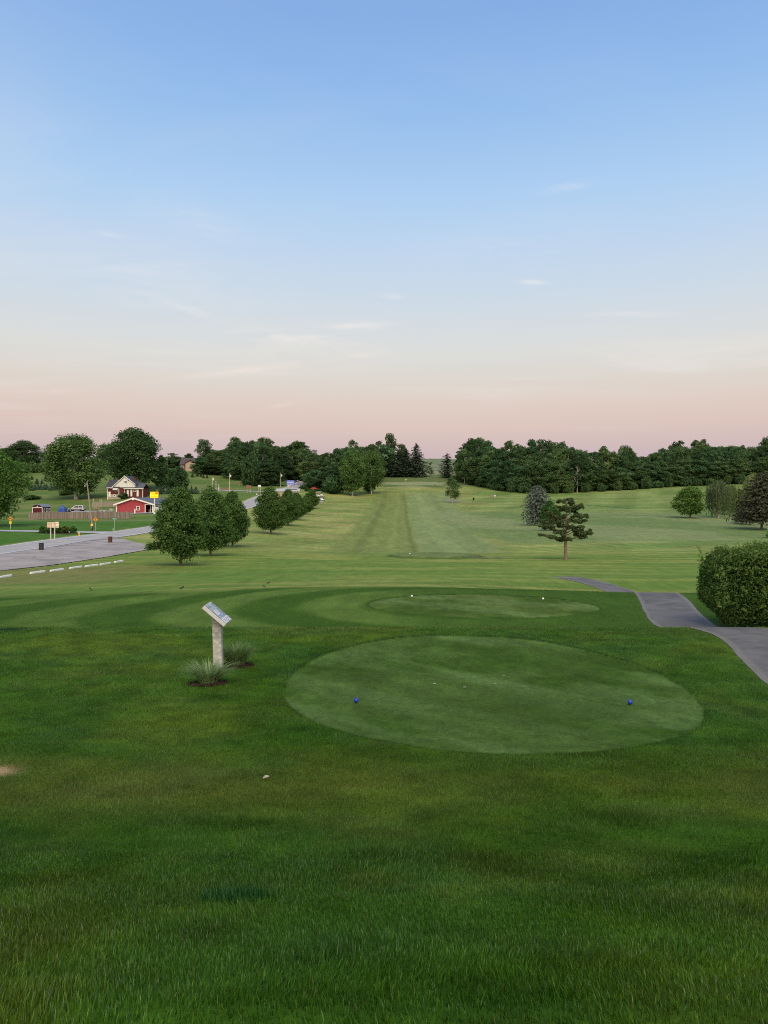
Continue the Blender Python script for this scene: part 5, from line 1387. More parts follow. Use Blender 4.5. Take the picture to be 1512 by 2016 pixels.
# ------------------------------------------------------------------ fences
def fence(name, A, B, h, label, m, bw=.14, post=True, dz=0.0):
    """vertical boards on rails between two ground points"""
    A = Vector(A); B = Vector(B); L = (B - A).length; ang = math.atan2(B.y - A.y, B.x - A.x)
    za = Hs(A.x, A.y); o = empty(name, (A.x, A.y, za), label, 'fence', None, ang)
    mb = MB(); n = int(L / bw); rng = random.Random(int(L * 10))
    for k in range(n):
        u = (k + .5) / n; p = A.lerp(B, u); zz = Hs(p.x, p.y) - za
        hh = h + rng.uniform(-.035, .035); xx = u * L
        mb.box(xx - bw * .46, xx + bw * .46, -.012 + rng.uniform(-.004, .004), .012, zz + .04, zz + hh)
    mb.build('boards', m, o)
    np_ = int(L / 2.4) + 1
    for k in range(np_ + 1):
        u = k / np_; p = A.lerp(B, u); zz = Hs(p.x, p.y) - za
        pm = MB(); pm.box(u * L - .05, u * L + .05, .045, .145, zz - .2, zz + h + .02); pm.build('post', m, o)
    r = MB()
    for f in (.2, .8):
        for k in range(np_):
            u0, u1 = k / np_, (k + 1) / np_; p0 = A.lerp(B, u0); p1 = A.lerp(B, u1)
            r.tube([(u0 * L, .03, Hs(p0.x, p0.y) - za + h * f), (u1 * L, .03, Hs(p1.x, p1.y) - za + h * f)], .03, 4)
    r.build('rails', m, o)
    return o
FW = board_mat('fence_boards', (.215, .175, .150), .14, 'X', .45, .32); FW2 = board_mat('fence_boards_pale', (.27, .225, .185), .14, 'X', .6, .18)
dF = 188.0
fence('board_fence', ((55 - 756) / F * dF, dF), ((258 - 756) / F * dF, dF), 1.78, 'long weathered board fence across the lawn left of the red barn', FW)
p = ray(187, 991.5, 150, 300); q = ray(262, 992, 150, 300)
fence('board_fence', ((184 - 756) / F * 238, 238), ((262 - 756) / F * 240, 240), 1.75, 'shorter pale board fence on the slope in front of the white gabled house', FW2)
for px, lab in ((182.5, 'leaning white gate post at the left end of the upper board fence'), (197, 'first of two white posts standing behind the upper board fence'), (200.5, 'second of two white posts standing behind the upper board fence')):
    d = 241; x = (px - 756) / F * d; mb = MB(); mb.box(-.07, .07, -.07, .07, -.2, 2.6 if px < 190 else 2.3, bev=.02)
    o = mb.build('fence_post', mat('white_post', (.52, .48, .42), .7, .15, 3)); o.location = (x, d, Hs(x, d)); o.rotation_euler = (0, R(5) if px < 190 else 0, 0); tag(o, lab, 'post')

# ------------------------------------------------------------------ buildings
SHG = board_mat('dark_shingles', (.060, .064, .078), .22, 'Z', .8, .12); SHG2 = board_mat('grey_shingles', (.105, .108, .118), .22, 'Z', .8, .12); SHB = board_mat('barn_shingles', (.115, .125, .145), .25, 'Z', .85, .10)
BRK = board_mat('dark_red_brick', (.115, .030, .026), .09, 'Z', .75, .15); RED = board_mat('red_siding', (.34, .055, .065), .20, 'Z', .75, .05)
SIDW = board_mat('white_siding', (.66, .65, .62), .18, 'Z', .8, .03); TRIM = mat('white_trim', (.76, .74, .68), .6, .06, 3.0); STN = mat('foundation', (.36, .31, .26), .9, .2, 3.0)
GLS = mat('dark_glass', (.025, .028, .032), .1, .1, 2, .6)
def gable(mb, x0, x1, y0, y1, ze, zr, over=.3, t=.14, mi=0, yo=.25, xm=None):
    """two roof slabs, ridge running along y"""
    xm = (x0 + x1) / 2 if xm is None else xm
    s = (zr - ze) / (xm - x0)
    ex0, ex1 = x0 - over, x1 + over; zl = ze - over * s; s2 = (zr - ze) / (x1 - xm); zr2 = ze - over * s2
    mb.prism([(ex0, zl), (xm, zr), (xm, zr + t), (ex0, zl + t)], y0 - yo, y1 + yo, 'y', mi)
    mb.prism([(xm, zr), (ex1, zr2), (ex1, zr2 + t), (xm, zr + t)], y0 - yo, y1 + yo, 'y', mi)
def window(parent, x0, x1, z0, z1, y, name='window', fr=.09, glass=None, mull=True):
    mb = MB()
    mb.box(x0 - fr, x0, y - .06, y + .02, z0 - fr, z1 + fr); mb.box(x1, x1 + fr, y - .06, y + .02, z0 - fr, z1 + fr)
    mb.box(x0, x1, y - .06, y + .02, z1, z1 + fr); mb.box(x0, x1, y - .075, y + .02, z0 - fr, z0)
    if mull: mb.box(x0, x1, y - .045, y + .0, (z0 + z1) / 2 - .025, (z0 + z1) / 2 + .025)
    w = mb.build(name, TRIM, parent)
    g = MB(); g.box(x0, x1, y - .03, y - .012, z0, z1); g.build('pane', glass or GLS, w)
    return w
def house():
    d = 262.0; s = d / F; X = lambda px: (px - 243) * s
    x = (243 - 756) * s; z = Hs(x, d) - .3; o = empty('white_gabled_house', (x, d, z), 'dark red brick house with a white gable on the slope behind the barn', 'house')
    Z = lambda y: zpix(y, d) - z
    # main block behind the gable (ridge across), front gable block, right wing
    mb = MB(); mb.box(X(212), X(243.2), 0, 8, -1.5, Z(959.5)); mb.build('wall', BRK, o)
    mb = MB(); mb.box(X(243.2) + .003, X(281), .6, 7, -1.5, Z(962)); mb.build('wall', BRK, o)
    mb = MB(); mb.box(X(212) - .04, X(243.2) - .3, -.05, -.002, -1.5, Z(973.2)); mb.build('foundation', STN, o)
    ap = (X(246.3), Z(937.2))
    g = MB(); g.prism([(X(222.5), Z(959.5)), (X(265.5), Z(959.5)), (X(265.5), Z(954)), (ap[0], ap[1] - .1), (X(222.5), Z(959))], -.04, 7.5, 'y'); g.build('gable_wall', SIDW, o)
    r = MB(); r.prism([(X(220.8), Z(960.2)), (ap[0], ap[1]), (ap[0], ap[1] + .18), (X(220.2), Z(959.2))], -.35, 8, 'y'); r.prism([(ap[0], ap[1]), (X(267.3), Z(954.2)), (X(267.8), Z(953.2)), (ap[0], ap[1] + .18)], -.35, 8, 'y'); r.build('roof', SHG, o)
    t = MB()
    for a, b in (((X(220.4), Z(959.9)), ap), (ap, (X(267.5), Z(953.9)))):
        t.prism([(a[0], a[1] - .10), (b[0], b[1] - .10), (b[0], b[1] + .13), (a[0], a[1] + .13)], -.40, -.36, 'y')
    t.build('barge_boards', TRIM, o)
    # left cross wing roof, sloping to the front
    w = MB(); w.prism([(-.45, Z(960.4)), (4.2, Z(944.5)), (4.2, Z(944.5) + .15), (-.45, Z(960.4) + .15)], X(208), X(236), 'x'); w.prism([(4.2, Z(944.5)), (9, Z(960)), (9, Z(960) + .15), (4.2, Z(944.5) + .15)], X(208), X(236), 'x'); w.build('roof', SHG, o)
    w = MB(); w.prism([(.15, Z(961.8)), (3.4, Z(952.6)), (3.4, Z(952.6) + .15), (.15, Z(961.8) + .15)], X(243.5), X(282.3), 'x'); w.prism([(3.4, Z(952.6)), (7.6, Z(962)), (7.6, Z(962) + .15), (3.4, Z(952.6) + .15)], X(243.5), X(282.3), 'x'); w.build('roof', SHG2, o)
    t = MB(); t.box(X(211), X(224), -.55, -.46, Z(961.2), Z(959.9)); t.box(X(243), X(282.4), .05, .14, Z(962.8), Z(961.4)); t.build('gutters', TRIM, o)
    t = MB()
    for q in (211.8, 234.4, 244.4, 280.3): t.box(X(q) - .09, X(q) + .09, -.12 if q < 243 else .45, -.03 if q < 243 else .55, -1.2, Z(961.5))
    t.box(X(233.2) - .05, X(233.2) + .05, -.16, -.06, Z(961), Z(945)); t.build('downpipes', TRIM, o)
    window(o, X(245.4), X(250.8), Z(950.5), Z(947.4), -.05, fr=.06)
    v = MB(); v.box(X(252), X(253.6), -.10, -.045, Z(946.8), Z(944.8)); v.box(X(253.5), X(255), -.10, -.045, Z(950.6), Z(949.8)); v.build('vents', BLK, o)
    window(o, X(225), X(232.4), Z(966.6), Z(963.5), -.06, fr=.08)
    aw = MB(); aw.prism([(-1.1, Z(964.4)), (-.02, Z(960.4)), (-.02, Z(960.1)), (-1.1, Z(964.0))], X(224), X(233), 'x'); aw.build('awning', mat('awning', (.62, .62, .60), .6, .06, 3), o)
    dm = mat('white_door', (.72, .69, .64), .6, .06, 3)
    dd = MB(); dd.box(X(214), X(218), -.13, -.055, Z(978), Z(968)); dr = dd.build('door', dm, o)
    window(o, X(224.8), X(226.8), Z(977.5), Z(974.8), -.09, fr=.20, mull=False)
    for a, b, zt in ((249, 252.6, 964.3), (256, 259.6, 964), (268.2, 272, 964)):
        dd = MB(); dd.box(X(a), X(b), .50, .585, Z(977.2), Z(zt)); dd.build('shutter' if a != 249 else 'door', dm, o)
    dd = MB(); dd.box(X(253.1), X(255.6), .52, .59, Z(977.2), Z(964.2)); dd.build('door', mat('maroon_door', (.13, .02, .035), .6), o)
    window(o, X(261.6), X(266.6), Z(967.6), Z(963.2), .58, fr=.12)
    c = MB(); c.box(X(258) - .4, X(258) + .4, 4.5, 5.3, Z(950), Z(939.5)); c.build('chimney', BRK, o)
    plant('bush', BB, X(246) + x, d - 1.6, 1.6, 1.4, 'small dark shrub in front of the white gabled house', 'bush', None, None, (.7, .7, .7))
house()
def barn():
    d = 207.0; s = d / F; xc = (263 - 756) * s; x0 = (228.6 - 756) * s - xc; x1 = (301 - 756) * s - xc
    z = min(Hs(xc, d), Hs(xc + x0, d)) - .05; o = empty('red_barn', (xc, d, z), 'long red sided garage building with white trim and a grey roof', 'garage')
    Z = lambda y: zpix(y, d) - z; X = lambda px: (px - 263) * s
    zr = Z(980.8); ze = Z(992.6); D = 24
    gx0, gx1 = X(286.5), X(299.3); gz = Z(994)
    w = MB(); w.prism([(x0, -.6), (gx0, -.6), (gx0, gz), (gx1, gz), (gx1, -.6), (x1, -.6), (x1, ze), (0, zr - .05), (x0, ze)], 0, .25, 'y')
    w.build('front_wall', RED, o)
    w = MB(); w.box(x0, x0 + .2, .252, D, -.6, ze); w.prism([(x0, -.6), (x1, -.6), (x1, ze), (0, zr - .05), (x0, ze)], D, D + .2, 'y'); w.build('wall', RED, o)
    w = MB(); w.box(x1 - .2, x1, .252, D, -.6, ze - .02); w.build('side_wall', mat('barn_side', (.66, .65, .62), .7, .08, 2), o)
    r = MB(); gable(r, x0, x1, 0, D, ze, zr, .55, .16, 0, .45); r.build('roof', SHB, o)
    t = MB(); sl = (zr - ze) / (0 - x0); 
    for a, b in (((x0 - .6, ze - .6 * sl), (0, zr)), ((0, zr), (x1 + .6, ze - .6 * (zr - ze) / x1))):
        t.prism([(a[0], a[1] - .20), (b[0], b[1] - .20), (b[0], b[1] + .19), (a[0], a[1] + .19)], -.50, -.455, 'y')
    t.build('barge_boards', TRIM, o)
    t = MB(); t.box(x0 - .02, x0 + .22, -.04, -.002, -.5, ze - .05); t.box(x1 - .22, x1 + .02, -.04, -.002, -.5, ze - .05)
    t.box(gx0 - .20, gx0, -.045, -.002, -.5, gz + .18); t.box(gx0, gx1, -.045, -.002, gz, gz + .18); t.box(gx1, gx1 + .15, -.045, -.002, -.5, gz + .18); t.build('corner_trim', TRIM, o)
    window(o, X(269.4), X(274), Z(1003.6), Z(997.6), -.02, fr=.14)
    # the open bay: dark inside with shelving and clutter
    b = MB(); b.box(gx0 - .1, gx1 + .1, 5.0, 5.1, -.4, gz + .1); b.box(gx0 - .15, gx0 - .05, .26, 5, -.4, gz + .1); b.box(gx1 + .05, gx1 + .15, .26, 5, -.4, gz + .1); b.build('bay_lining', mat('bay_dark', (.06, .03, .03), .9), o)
    b = MB(); b.box(gx0 + .9, gx0 + 1.05, 1.0, 1.12, -.3, gz - .1); b.build('bay_post', TRIM, o)
    l = MB(); l.lathe([(.05, 0), (.16, -.08), (.17, -.2), (.10, -.24)], 10, (0, -.58, zr - .25)); l.build('gable_lamp', mat('lamp_glass', (.85, .80, .85), .3, .02, 3, .5, emit=((1, .9, 1), 1.5)), o)
    dp = MB(); dp.box(X(266) - .14, X(266) + .14, -.30, -.05, -.4, Z(1002)); dp.build('meter_cabinet', WHT, o)
    for k in range(3):
        yy = 3 + k * 6
        wv = MB(); wv.box(x1, x1 + .05, yy, yy + 1.4, ze - 1.7, ze - .5); wv.build('side_window', GLS, o)
    # things in the bay
    tz = z
    e = empty('tool_chest', (xc + gx0 + .55, d + 2.0, Hs(xc, d)), 'red tool chest standing in the open bay of the red building', 'tool chest'); m = MB(); m.box(-.35, .35, -.3, .3, .1, 1.0, bev=.02); m.build('cabinet', mat('tool_red', (.35, .03, .03), .4), e)
    m = MB(); [m.box(-.31, .31, -.33, -.302, .17 + .27 * k, .19 + .27 * k) for k in range(3)]; m.build('drawer_handles', ALU, e)
    e = empty('work_bench', (xc + gx1 - .9, d + 2.4, Hs(xc, d)), 'cluttered bench standing in the right half of the open bay', 'bench'); m = MB(); m.box(-.6, .6, -.35, .35, .85, .92); m.build('bench_top', PPALE, e)
    for sx in (-.5, .5): m = MB(); m.box(sx - .05, sx + .05, -.3, .3, 0, .849); m.build('leg', PPALE, e)
    m = MB(); m.box(-.4, -.1, -.2, .1, .921, 1.2); m.box(.05, .4, -.25, .2, .921, 1.1); m.build('boxes', WHT, e)
    return o
barn()
def shop_sign():
    d = 201.0; px = 304.2; x = (px - 756) / F * d; z = Hs(x, d); o = empty('pole_sign', (x, d, z), 'bright yellow lit sign box with red lettering on a white pole by the red building', 'sign')
    Z = lambda y: zpix(y, d) - z; t, b = Z(968.2), Z(980.3); w = hpx(8.1, d)
    m = MB(); m.tube([(0, 0, -.2), (0, 0, b)], .13, 10); m.build('pole', WHT, o)
    m = MB(); m.box(-w - .06, w + .06, -.16, .16, b - .05, t + .05, bev=.02); m.build('sign_frame', BLK, o)
    ym = mat('lit_yellow', (.85, .62, .02), .4, .05, 1.5, .4, emit=((1.0, .70, .015), .55))
    m = MB(); m.box(-w, w, -.19, -.162, b, t); m.build('lit_face', ym, o)
    rg = random.Random(8); rm = mat('sign_red', (.65, .16, .01), .5, emit=((.9, .25, .01), .25)); dk = mat('sign_dark', (.30, .16, .01), .5)
    m = MB(); h = t - b
    m.box(-w * .92, w * .05, -.196, -.191, t - h * .10, t - h * .04); m.box(-w * .92, w * .05, -.196, -.191, t - h * .24, t - h * .19); m.box(w * .2, w * .9, -.196, -.191, t - h * .42, t - h * .05); m.build('header', rm, o)
    m = MB(); m.box(-w * .18, w * .08, -.196, -.191, t - h * .56, t - h * .44)
    u = -w * .85
    while u < w * .85:
        k = rg.uniform(.10, .20); m.box(u, u + k * .75, -.196, -.191, b + h * .09, b + h * rg.uniform(.2, .26)); u += k + .05
    m.build('lettering', dk, o)
    # cabinet at its foot
    e = empty('ice_cabinet', (x + .1, d + .9, z), 'white cabinet standing at the foot of the yellow sign', 'cabinet'); m = MB(); m.box(-.65, .75, -.4, .4, .05, 1.75, bev=.03); m.build('body', WHT, e); m = MB(); m.box(-.55, .65, -.43, -.405, .9, 1.55); m.build('door', mat('cab_grey', (.5, .46, .46), .5), e)
shop_sign()
def shed():
    d = 203.0; s = d / F; xc = (73.5 - 756) * s; z = Hs(xc, d); o = empty('garden_shed', (xc, d, z), 'small maroon shed with white trim and a grey roof behind the long fence', 'shed')
    Z = lambda y: zpix(y, d) - z; w = 1.28; D = 5.2; ze = Z(998.3); zr = Z(993.4)
    sid = board_mat('maroon_siding', (.085, .014, .028), .18, 'X', .7, .06)
    m = MB(); m.prism([(-w, -.2), (w, -.2), (w, ze), (w * .55, ze + (zr - ze) * .75), (0, zr - .06), (-w * .55, ze + (zr - ze) * .75), (-w, ze)], 0, D, 'y'); m.build('wall', sid, o)
    r = MB(); pr = [(-w - .14, ze - .06), (-w * .55, ze + (zr - ze) * .75), (0, zr), (w * .55, ze + (zr - ze) * .75), (w + .14, ze - .06)]
    r.prism(pr + [(a, b + .1) for a, b in reversed(pr)], -.2, D + .2, 'y')
    r.build('roof', mat('shed_roof', (.17, .20, .24), .7, .1, 2), o)
    t = MB()
    for sx in (-w, w): t.box(sx - .07, sx + .07, -.03, .04, -.1, ze)
    t.box(-w, w, -.035, -.002, ze - .22, ze - .05); t.build('trim', TRIM, o)
    v = MB(); v.box(-.17, .17, -.04, -.002, ze + .12, ze + .32); v.build('vent', WHT, o)
    dr = MB(); dr.box(-w + .14, w - .14, -.028, -.002, 0, ze - .24); dr.build('door', sid, o)
    for yy, ww in ((.9, .7), (2.3, .9), (3.9, .7)):
        f = MB(); f.box(w + .002, w + .05, yy, yy + ww, ze - 1.35, ze - .35); wd = f.build('window', TRIM, o)
        g = MB(); g.box(w + .051, w + .06, yy + .13, yy + ww - .13, ze - 1.22, ze - .48); g.build('pane', GLS, wd)
    t = MB(); t.box(w - .02, w + .06, D - .12, D + .02, 0, ze); t.build('corner_board', TRIM, o)
shed()
def beige_house():
    d = 392.0; s = d / F; xc = (371 - 756) * s; z = Hs(xc, d) - .5; o = empty('beige_house', (xc, d, z), 'beige house with a dark brown roof high on the hill among trees', 'house')
    Z = lambda y: zpix(y, d) - z; X = lambda px: (px - 371) * s
    bs = board_mat('beige_siding', (.42, .30, .24), .25, 'Z', .85, .04)
    m = MB(); m.prism([(X(365.5), -2), (X(386), -2), (X(386), Z(912)), (X(375.5), Z(907.2)), (X(365.5), Z(911))], 0, 9, 'y'); m.build('wall', bs, o)
    m = MB(); m.box(X(353), X(365.5) - .003, 2.0, 8, -2, Z(914)); m.build('side_wall', mat('brown_wall', (.16, .10, .09), .8, .15, 2), o)
    r = MB(); gable(r, X(365.5), X(386), 0, 9, Z(911.2), Z(906), .5, .2, 0, .6, X(375.5)); r.build('roof', mat('brown_roof', (.085, .065, .070), .8, .12, 1.5), o)
    r = MB(); r.prism([(1.4, Z(914.6)), (6, Z(901.5)), (6, Z(901.5) + .2), (1.4, Z(914.6) + .2)], X(352), X(388), 'x'); r.prism([(6, Z(901.5)), (11, Z(914)), (11, Z(914) + .2), (6, Z(901.5) + .2)], X(352), X(388), 'x'); r.build('roof', _M['brown_roof'], o)
    m = MB(); m.box(X(380), X(386) - .1, -.08, -.003, -1.5, Z(919.5)); m.build('garage_door', mat('pale_door', (.56, .44, .36), .7), o)
    window(o, X(355), X(360), Z(921), Z(917), 1.96)
beige_house()
def block_building():
    d = 236.0; s = d / F; xc = (587 - 756) * s; z = Hs(xc, d) - .1; o = empty('block_building', (xc, d, z), 'low tan block building with a flat grey roof behind the row of five trees', 'building', None, R(6))
    h = zpix(967.5, d) - z; W = 42 * s; D = 9.0
    tan = board_mat('tan_block', (.46, .36, .27), .20, 'Z', .85, .05)
    m = MB(); m.box(-W, 0, 0, D, -.6, h); m.build('wall', tan, o)
    m = MB(); m.box(.002, .05, .02, D, -.5, h - .05); m.build('grey_side_wall', mat('grey_block', (.34, .33, .32), .8, .12, 1.5), o)
    r = MB(); r.prism([(-.35, h - .02), (D + .3, h + .75), (D + .3, h + .95), (-.35, h + .20)], -W - .3, .45, 'x'); r.build('roof', mat('membrane_roof', (.47, .47, .46), .7, .15, .8), o)
    r = MB(); r.prism([(2.6, h + .47), (4.2, h + .60), (4.2, h + .75), (2.6, h + .62)], -W * .40, -W * .05, 'x'); r.build('roof_patch', mat('roof_dark', (.10, .10, .10), .8), o)
    dm = MB(); dm.box(.052, .10, D * .58, D * .70, -.3, h - .35); dm.build('door', mat('door_dark', (.05, .05, .05), .6), o)
block_building()
def grey_house():
    d = 345.0; s = d / F; xc = (586 - 756) * s; z = Hs(xc, d); o = empty('grey_house', (xc, d, z), 'small grey house with a pale gable edge behind the blue sign', 'house')
    Z = lambda y: zpix(y, d) - z
    m = MB(); m.prism([(-2.6, -2.5), (1.6, -2.5), (1.6, Z(950)), (-.3, Z(947)), (-2.6, Z(951))], 0, 7, 'y'); m.build('wall', mat('grey_siding', (.22, .21, .22), .8, .1, 2), o)
    r = MB(); gable(r, -2.6, 1.6, 0, 7, Z(950.6), Z(946.4), .5, .18, 0, .4, -.3); r.build('roof', mat('house_roof', (.12, .11, .115), .8), o)
    t = MB(); t.prism([(-.3, Z(946.6)), (2.2, Z(950.2)), (2.2, Z(949.4)), (-.3, Z(945.8))], -.44, -.41, 'y'); t.build('barge_board', TRIM, o)
    window(o, -.9, .1, Z(954), Z(951.5), -.01)
grey_house()

# ------------------------------------------------------------------ signs by the far bend
def roadside_board(px0, px1, y0, y1, yb, d, label, m, legs, name='road_sign', letter=None):
    xc = ((px0 + px1) / 2 - 756) / F * d; z = Hs(xc, d); o = empty(name, (xc, d, z), label, 'sign')
    w = (px1 - px0) / F * d / 2; t, b = zpix(y0, d) - z, zpix(y1, d) - z
    q = MB(); q.box(-w, w, -.05, .05, b, t, bev=.02); q.build('board', m, o)
    for l in legs: q = MB(); q.box(l * w - .08, l * w + .08, .052, .2, -1.5, t - .1); q.build('leg', PPALE, o)
    if letter:
        lm, rows, seed = letter; rg = random.Random(seed); q = MB(); h = t - b
        for f0, f1 in rows:
            u = -w * .85
            while u < w * .80:
                k = rg.uniform(.09, .2) * w / .9; q.box(u, min(u + k, w * .9), -.065, -.051, b + h * f0, b + h * f1); u += k + .06 * w
        q.build('lettering', lm, o)
    return o
roadside_board(484.2, 494.6, 955.3, 961.8, 968, 276, 'low brown wooden board on posts at the mouth of the side lane', mat('brown_board', (.22, .12, .09), .8, .15, 1.5), (-.55, .6), letter=(mat('faded_red', (.32, .12, .09), .8), [(.3, .45), (.58, .72)], 3))
roadside_board(507.9, 513.8, 954.8, 959.4, 965, 284, 'small white board on two legs right of the brown board', WHT, (-.45, .55), letter=(mat('faded_pink', (.55, .40, .36), .8), [(.35, .5), (.6, .7)], 5))
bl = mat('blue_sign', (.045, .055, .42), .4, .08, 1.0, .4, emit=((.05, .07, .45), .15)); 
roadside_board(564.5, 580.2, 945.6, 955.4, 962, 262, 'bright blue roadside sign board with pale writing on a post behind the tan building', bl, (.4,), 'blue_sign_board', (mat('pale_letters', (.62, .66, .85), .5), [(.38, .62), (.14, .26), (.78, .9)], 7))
roadside_board(566.3, 569.8, 954.2, 958.0, 962, 270, 'small cream board under the left end of the blue sign', mat('cream_small', (.72, .60, .44), .6), (0,))
def cone():
    d = 270; x = (505.6 - 756) / F * d; o = empty('marker_cone', (x, d, Hs(x, d)), 'tiny white cone at the edge of the road bend', 'cone'); m = MB(); m.lathe([(.22, 0), (.22, .05), (.13, .06), (.03, .62)], 10); m.build('cone', WHT, o); m = MB(); m.lathe([(.105, .25), (.085, .36)], 10); m.build('band', ORNG, o)
cone()
def play_frame():
    d = 316; xc = (470 - 756) / F * d; z = Hs(xc, d); o = empty('timber_frame', (xc, d, z), 'grey timber post and rail frame at the edge of the left wood', 'frame')
    m = MB()
    for q in (-.9, -.1, .35, .9): m.box(q * 1.2 - .08, q * 1.2 + .08, -.08, .08, -.3, 1.7)
    m.build('posts', PWOOD, o); m = MB(); m.box(-1.2, -.02, -.07, .07, 1.701, 1.82); m.box(.32, 1.2, -.07, .07, 1.701, 1.82); m.build('rails', PWOOD, o)
play_frame()

# ------------------------------------------------------------------ vehicles
TYRE = mat('tyre', (.02, .02, .02), .85); RIM = mat('rim', (.45, .45, .46), .4, .05, 4, .5, .6)
def wheel(parent, x, y, r, w, name='wheel'):
    M0 = Matrix.Translation((x, y, r)) @ Matrix.Rotation(R(90), 4, 'X')
    m = MB(); m.lathe([(r * .62, -w / 2), (r * .94, -w / 2), (r, -w * .3), (r, w * .3), (r * .94, w / 2), (r * .62, w / 2)], 18, M=M0); wv = m.build(name, TYRE, parent)
    m = MB(); m.lathe([(r * .60, -w * .42), (r * .60, w * .42)], 16, M=M0); m.lathe([(r * .2, -w * .52), (r * .2, w * .52)], 8, M=M0); m.build('rim', RIM, wv)
def car(px, y, d, rz, label, paint, cat='car', L=4.5, Hc=1.70, name='parked_car', suv=True, lower=None, group=None):
    x = (px - 756) / F * d; o = empty(name, (x, d, Hs(x, d) + .02), label, cat, group, rz)
    W = .90; h = L / 2
    body = [(-h, .42), (-h + .05, .34), (h - .06, .34), (h, .45), (h - .02, .82), (h - .10, .97), (-h + 1.25, 1.02), (-h + .25, .88), (-h + .02, .72)]
    m = MB()
    n = len(body); secs = [(-W, .93), (-W + .10, 1.0), (W - .10, 1.0), (W, .93)]; vs = []
    for yy, sc in secs: vs += [(a * (1 if sc == 1 else .985), yy, .66 + (b - .66) * sc) for a, b in body]
    fs = [tuple(range(n)), tuple(range(4 * n - 1, 3 * n - 1, -1))] + [(r * n + k, r * n + n + k, r * n + n + (k + 1) % n, r * n + (k + 1) % n) for r in range(3) for k in range(n)]
    m.add(vs, fs); m.build('body', paint, o)
    rf = -h + 1.95; rb = h - .38 if suv else h - 1.25
    cab = [(-h + 1.15, .985), (h - .12 if suv else h - .55, .975), (rb, Hc - .06), (rb - .5, Hc), (rf + .25, Hc), (rf, Hc - .05)]
    n = len(cab); vs = []
    for yy, k in ((-W + .08, 1.0), (-W + .19, 0), (W - .19, 0), (W - .08, 1.0)):
        pass
    vs = [(a, -(W - .07) if b < 1 else -(W - .20), b) for a, b in cab] + [(a, (W - .07) if b < 1 else (W - .20), b) for a, b in cab]
    fs = [tuple(range(n)), tuple(range(2 * n - 1, n - 1, -1))] + [(k, k + n, (k + 1) % n + n, (k + 1) % n) for k in range(n)]
    m = MB(); m.add(vs, fs); m.build('cabin', paint, o)
    # side glass, windscreen and rear glass as thin raised panes
    for sg in (-1, 1):
        lo, up = sg * (W - .062), sg * (W - .187)
        zt = Hc - .16; f = lambda z: lo + (up - lo) * (z - .985) / (Hc - .06 - .985)
        g = MB()
        segs = [(-h + 1.52, rf + .16, rf + 1.0), (rf + 1.08, rf + 1.08, rf + 2.0)] if suv else [(-h + 1.52, rf + .16, rf + .95), (rf + 1.03, rf + 1.03, rb - .12)]
        if suv: segs.append((rf + 2.08, rf + 2.08, rb - .10))
        for a, b, c in segs:
            z0 = 1.04; y0_ = f(z0); y1_ = f(zt)
            q = [(a, y0_, z0), (c + (.1 if c == rb - .10 else 0), y0_, z0), (c, y1_, zt), (b, y1_, zt)]
            g.add(q + [(p[0], p[1] + sg * .012, p[2]) for p in q], [(0, 1, 2, 3), (7, 6, 5, 4), (0, 4, 5, 1), (1, 5, 6, 2), (2, 6, 7, 3), (3, 7, 4, 0)])
        g.build('side_glass', GLS, o)
    for nm, (a, az), (b, bz) in (('windscreen', (-h + 1.20, 1.02), (rf + .0, Hc - .09)), ('rear_glass', (h - .13 if suv else h - .58, 1.04), (rb + .0, Hc - .12))):
        sg = -1 if nm == 'windscreen' else 1; g = MB(); q = [(a + sg * .015, -.66, az), (a + sg * .015, .66, az), (b + sg * .015, .56, bz), (b + sg * .015, -.56, bz)]
        g.add(q + [(p[0] + sg * .015, p[1], p[2] + .01) for p in q], [(0, 1, 2, 3), (7, 6, 5, 4), (0, 4, 5, 1), (1, 5, 6, 2), (2, 6, 7, 3), (3, 7, 4, 0)]); g.build(nm, GLS, o)
    for yy in (-.55, .55):
        m = MB(); m.box(-h - .012, -h + .10, yy - .2, yy + .2, .66, .80); m.build('headlight', mat('lamp_clear', (.7, .7, .7), .2), o)
        m = MB(); m.box(h - .08, h + .012, yy - .18, yy + .18, .68, .90); m.build('tail_light', mat('lamp_red', (.35, .02, .02), .3), o)
    m = MB(); m.box(-h - .05, -h + .12, -.84, .84, .36, .56, bev=.04); m.build('bumper', lower or BLK, o); m = MB(); m.box(h - .12, h + .05, -.84, .84, .36, .58, bev=.04); m.build('bumper', lower or BLK, o)
    m = MB(); m.box(-h + 1.0, h - .95, -W - .012, -W + .05, .36, .56); m.box(-h + 1.0, h - .95, W - .05, W + .012, .36, .56); m.build('sill', lower or BLK, o)
    for wx in (-h + .82, h - .80):
        for yy in (-W + .09, W - .09): wheel(o, wx, yy, .34, .22)
    if suv:
        m = MB()
        for yy in (-.6, .6): m.box(rf + .4, rb - .5, yy - .025, yy + .025, Hc + .03, Hc + .07); m.box(rf + .45, rf + .5, yy - .02, yy + .02, Hc - .01, Hc + .03); m.box(rb - .65, rb - .6, yy - .02, yy + .02, Hc - .01, Hc + .03)
        m.build('roof_rack', BLK, o)
    return o
SILV = mat('silver_paint', (.46, .46, .44), .35, .05, 2, .5, .3); 
car(151.5, 1008, 219, 0.0, 'silver sport utility car parked side on behind the long board fence', SILV, lower=mat('dark_cladding', (.06, .04, .045), .6))
car(617, 963, 306, R(-12), 'red truck half hidden by bushes beyond the golf carts', mat('red_paint', (.50, .03, .03), .35, .05, 2, .5), 'truck', 4.2, 1.45, 'red_truck', False)
x, d = (604 - 756) / F * 300, 300
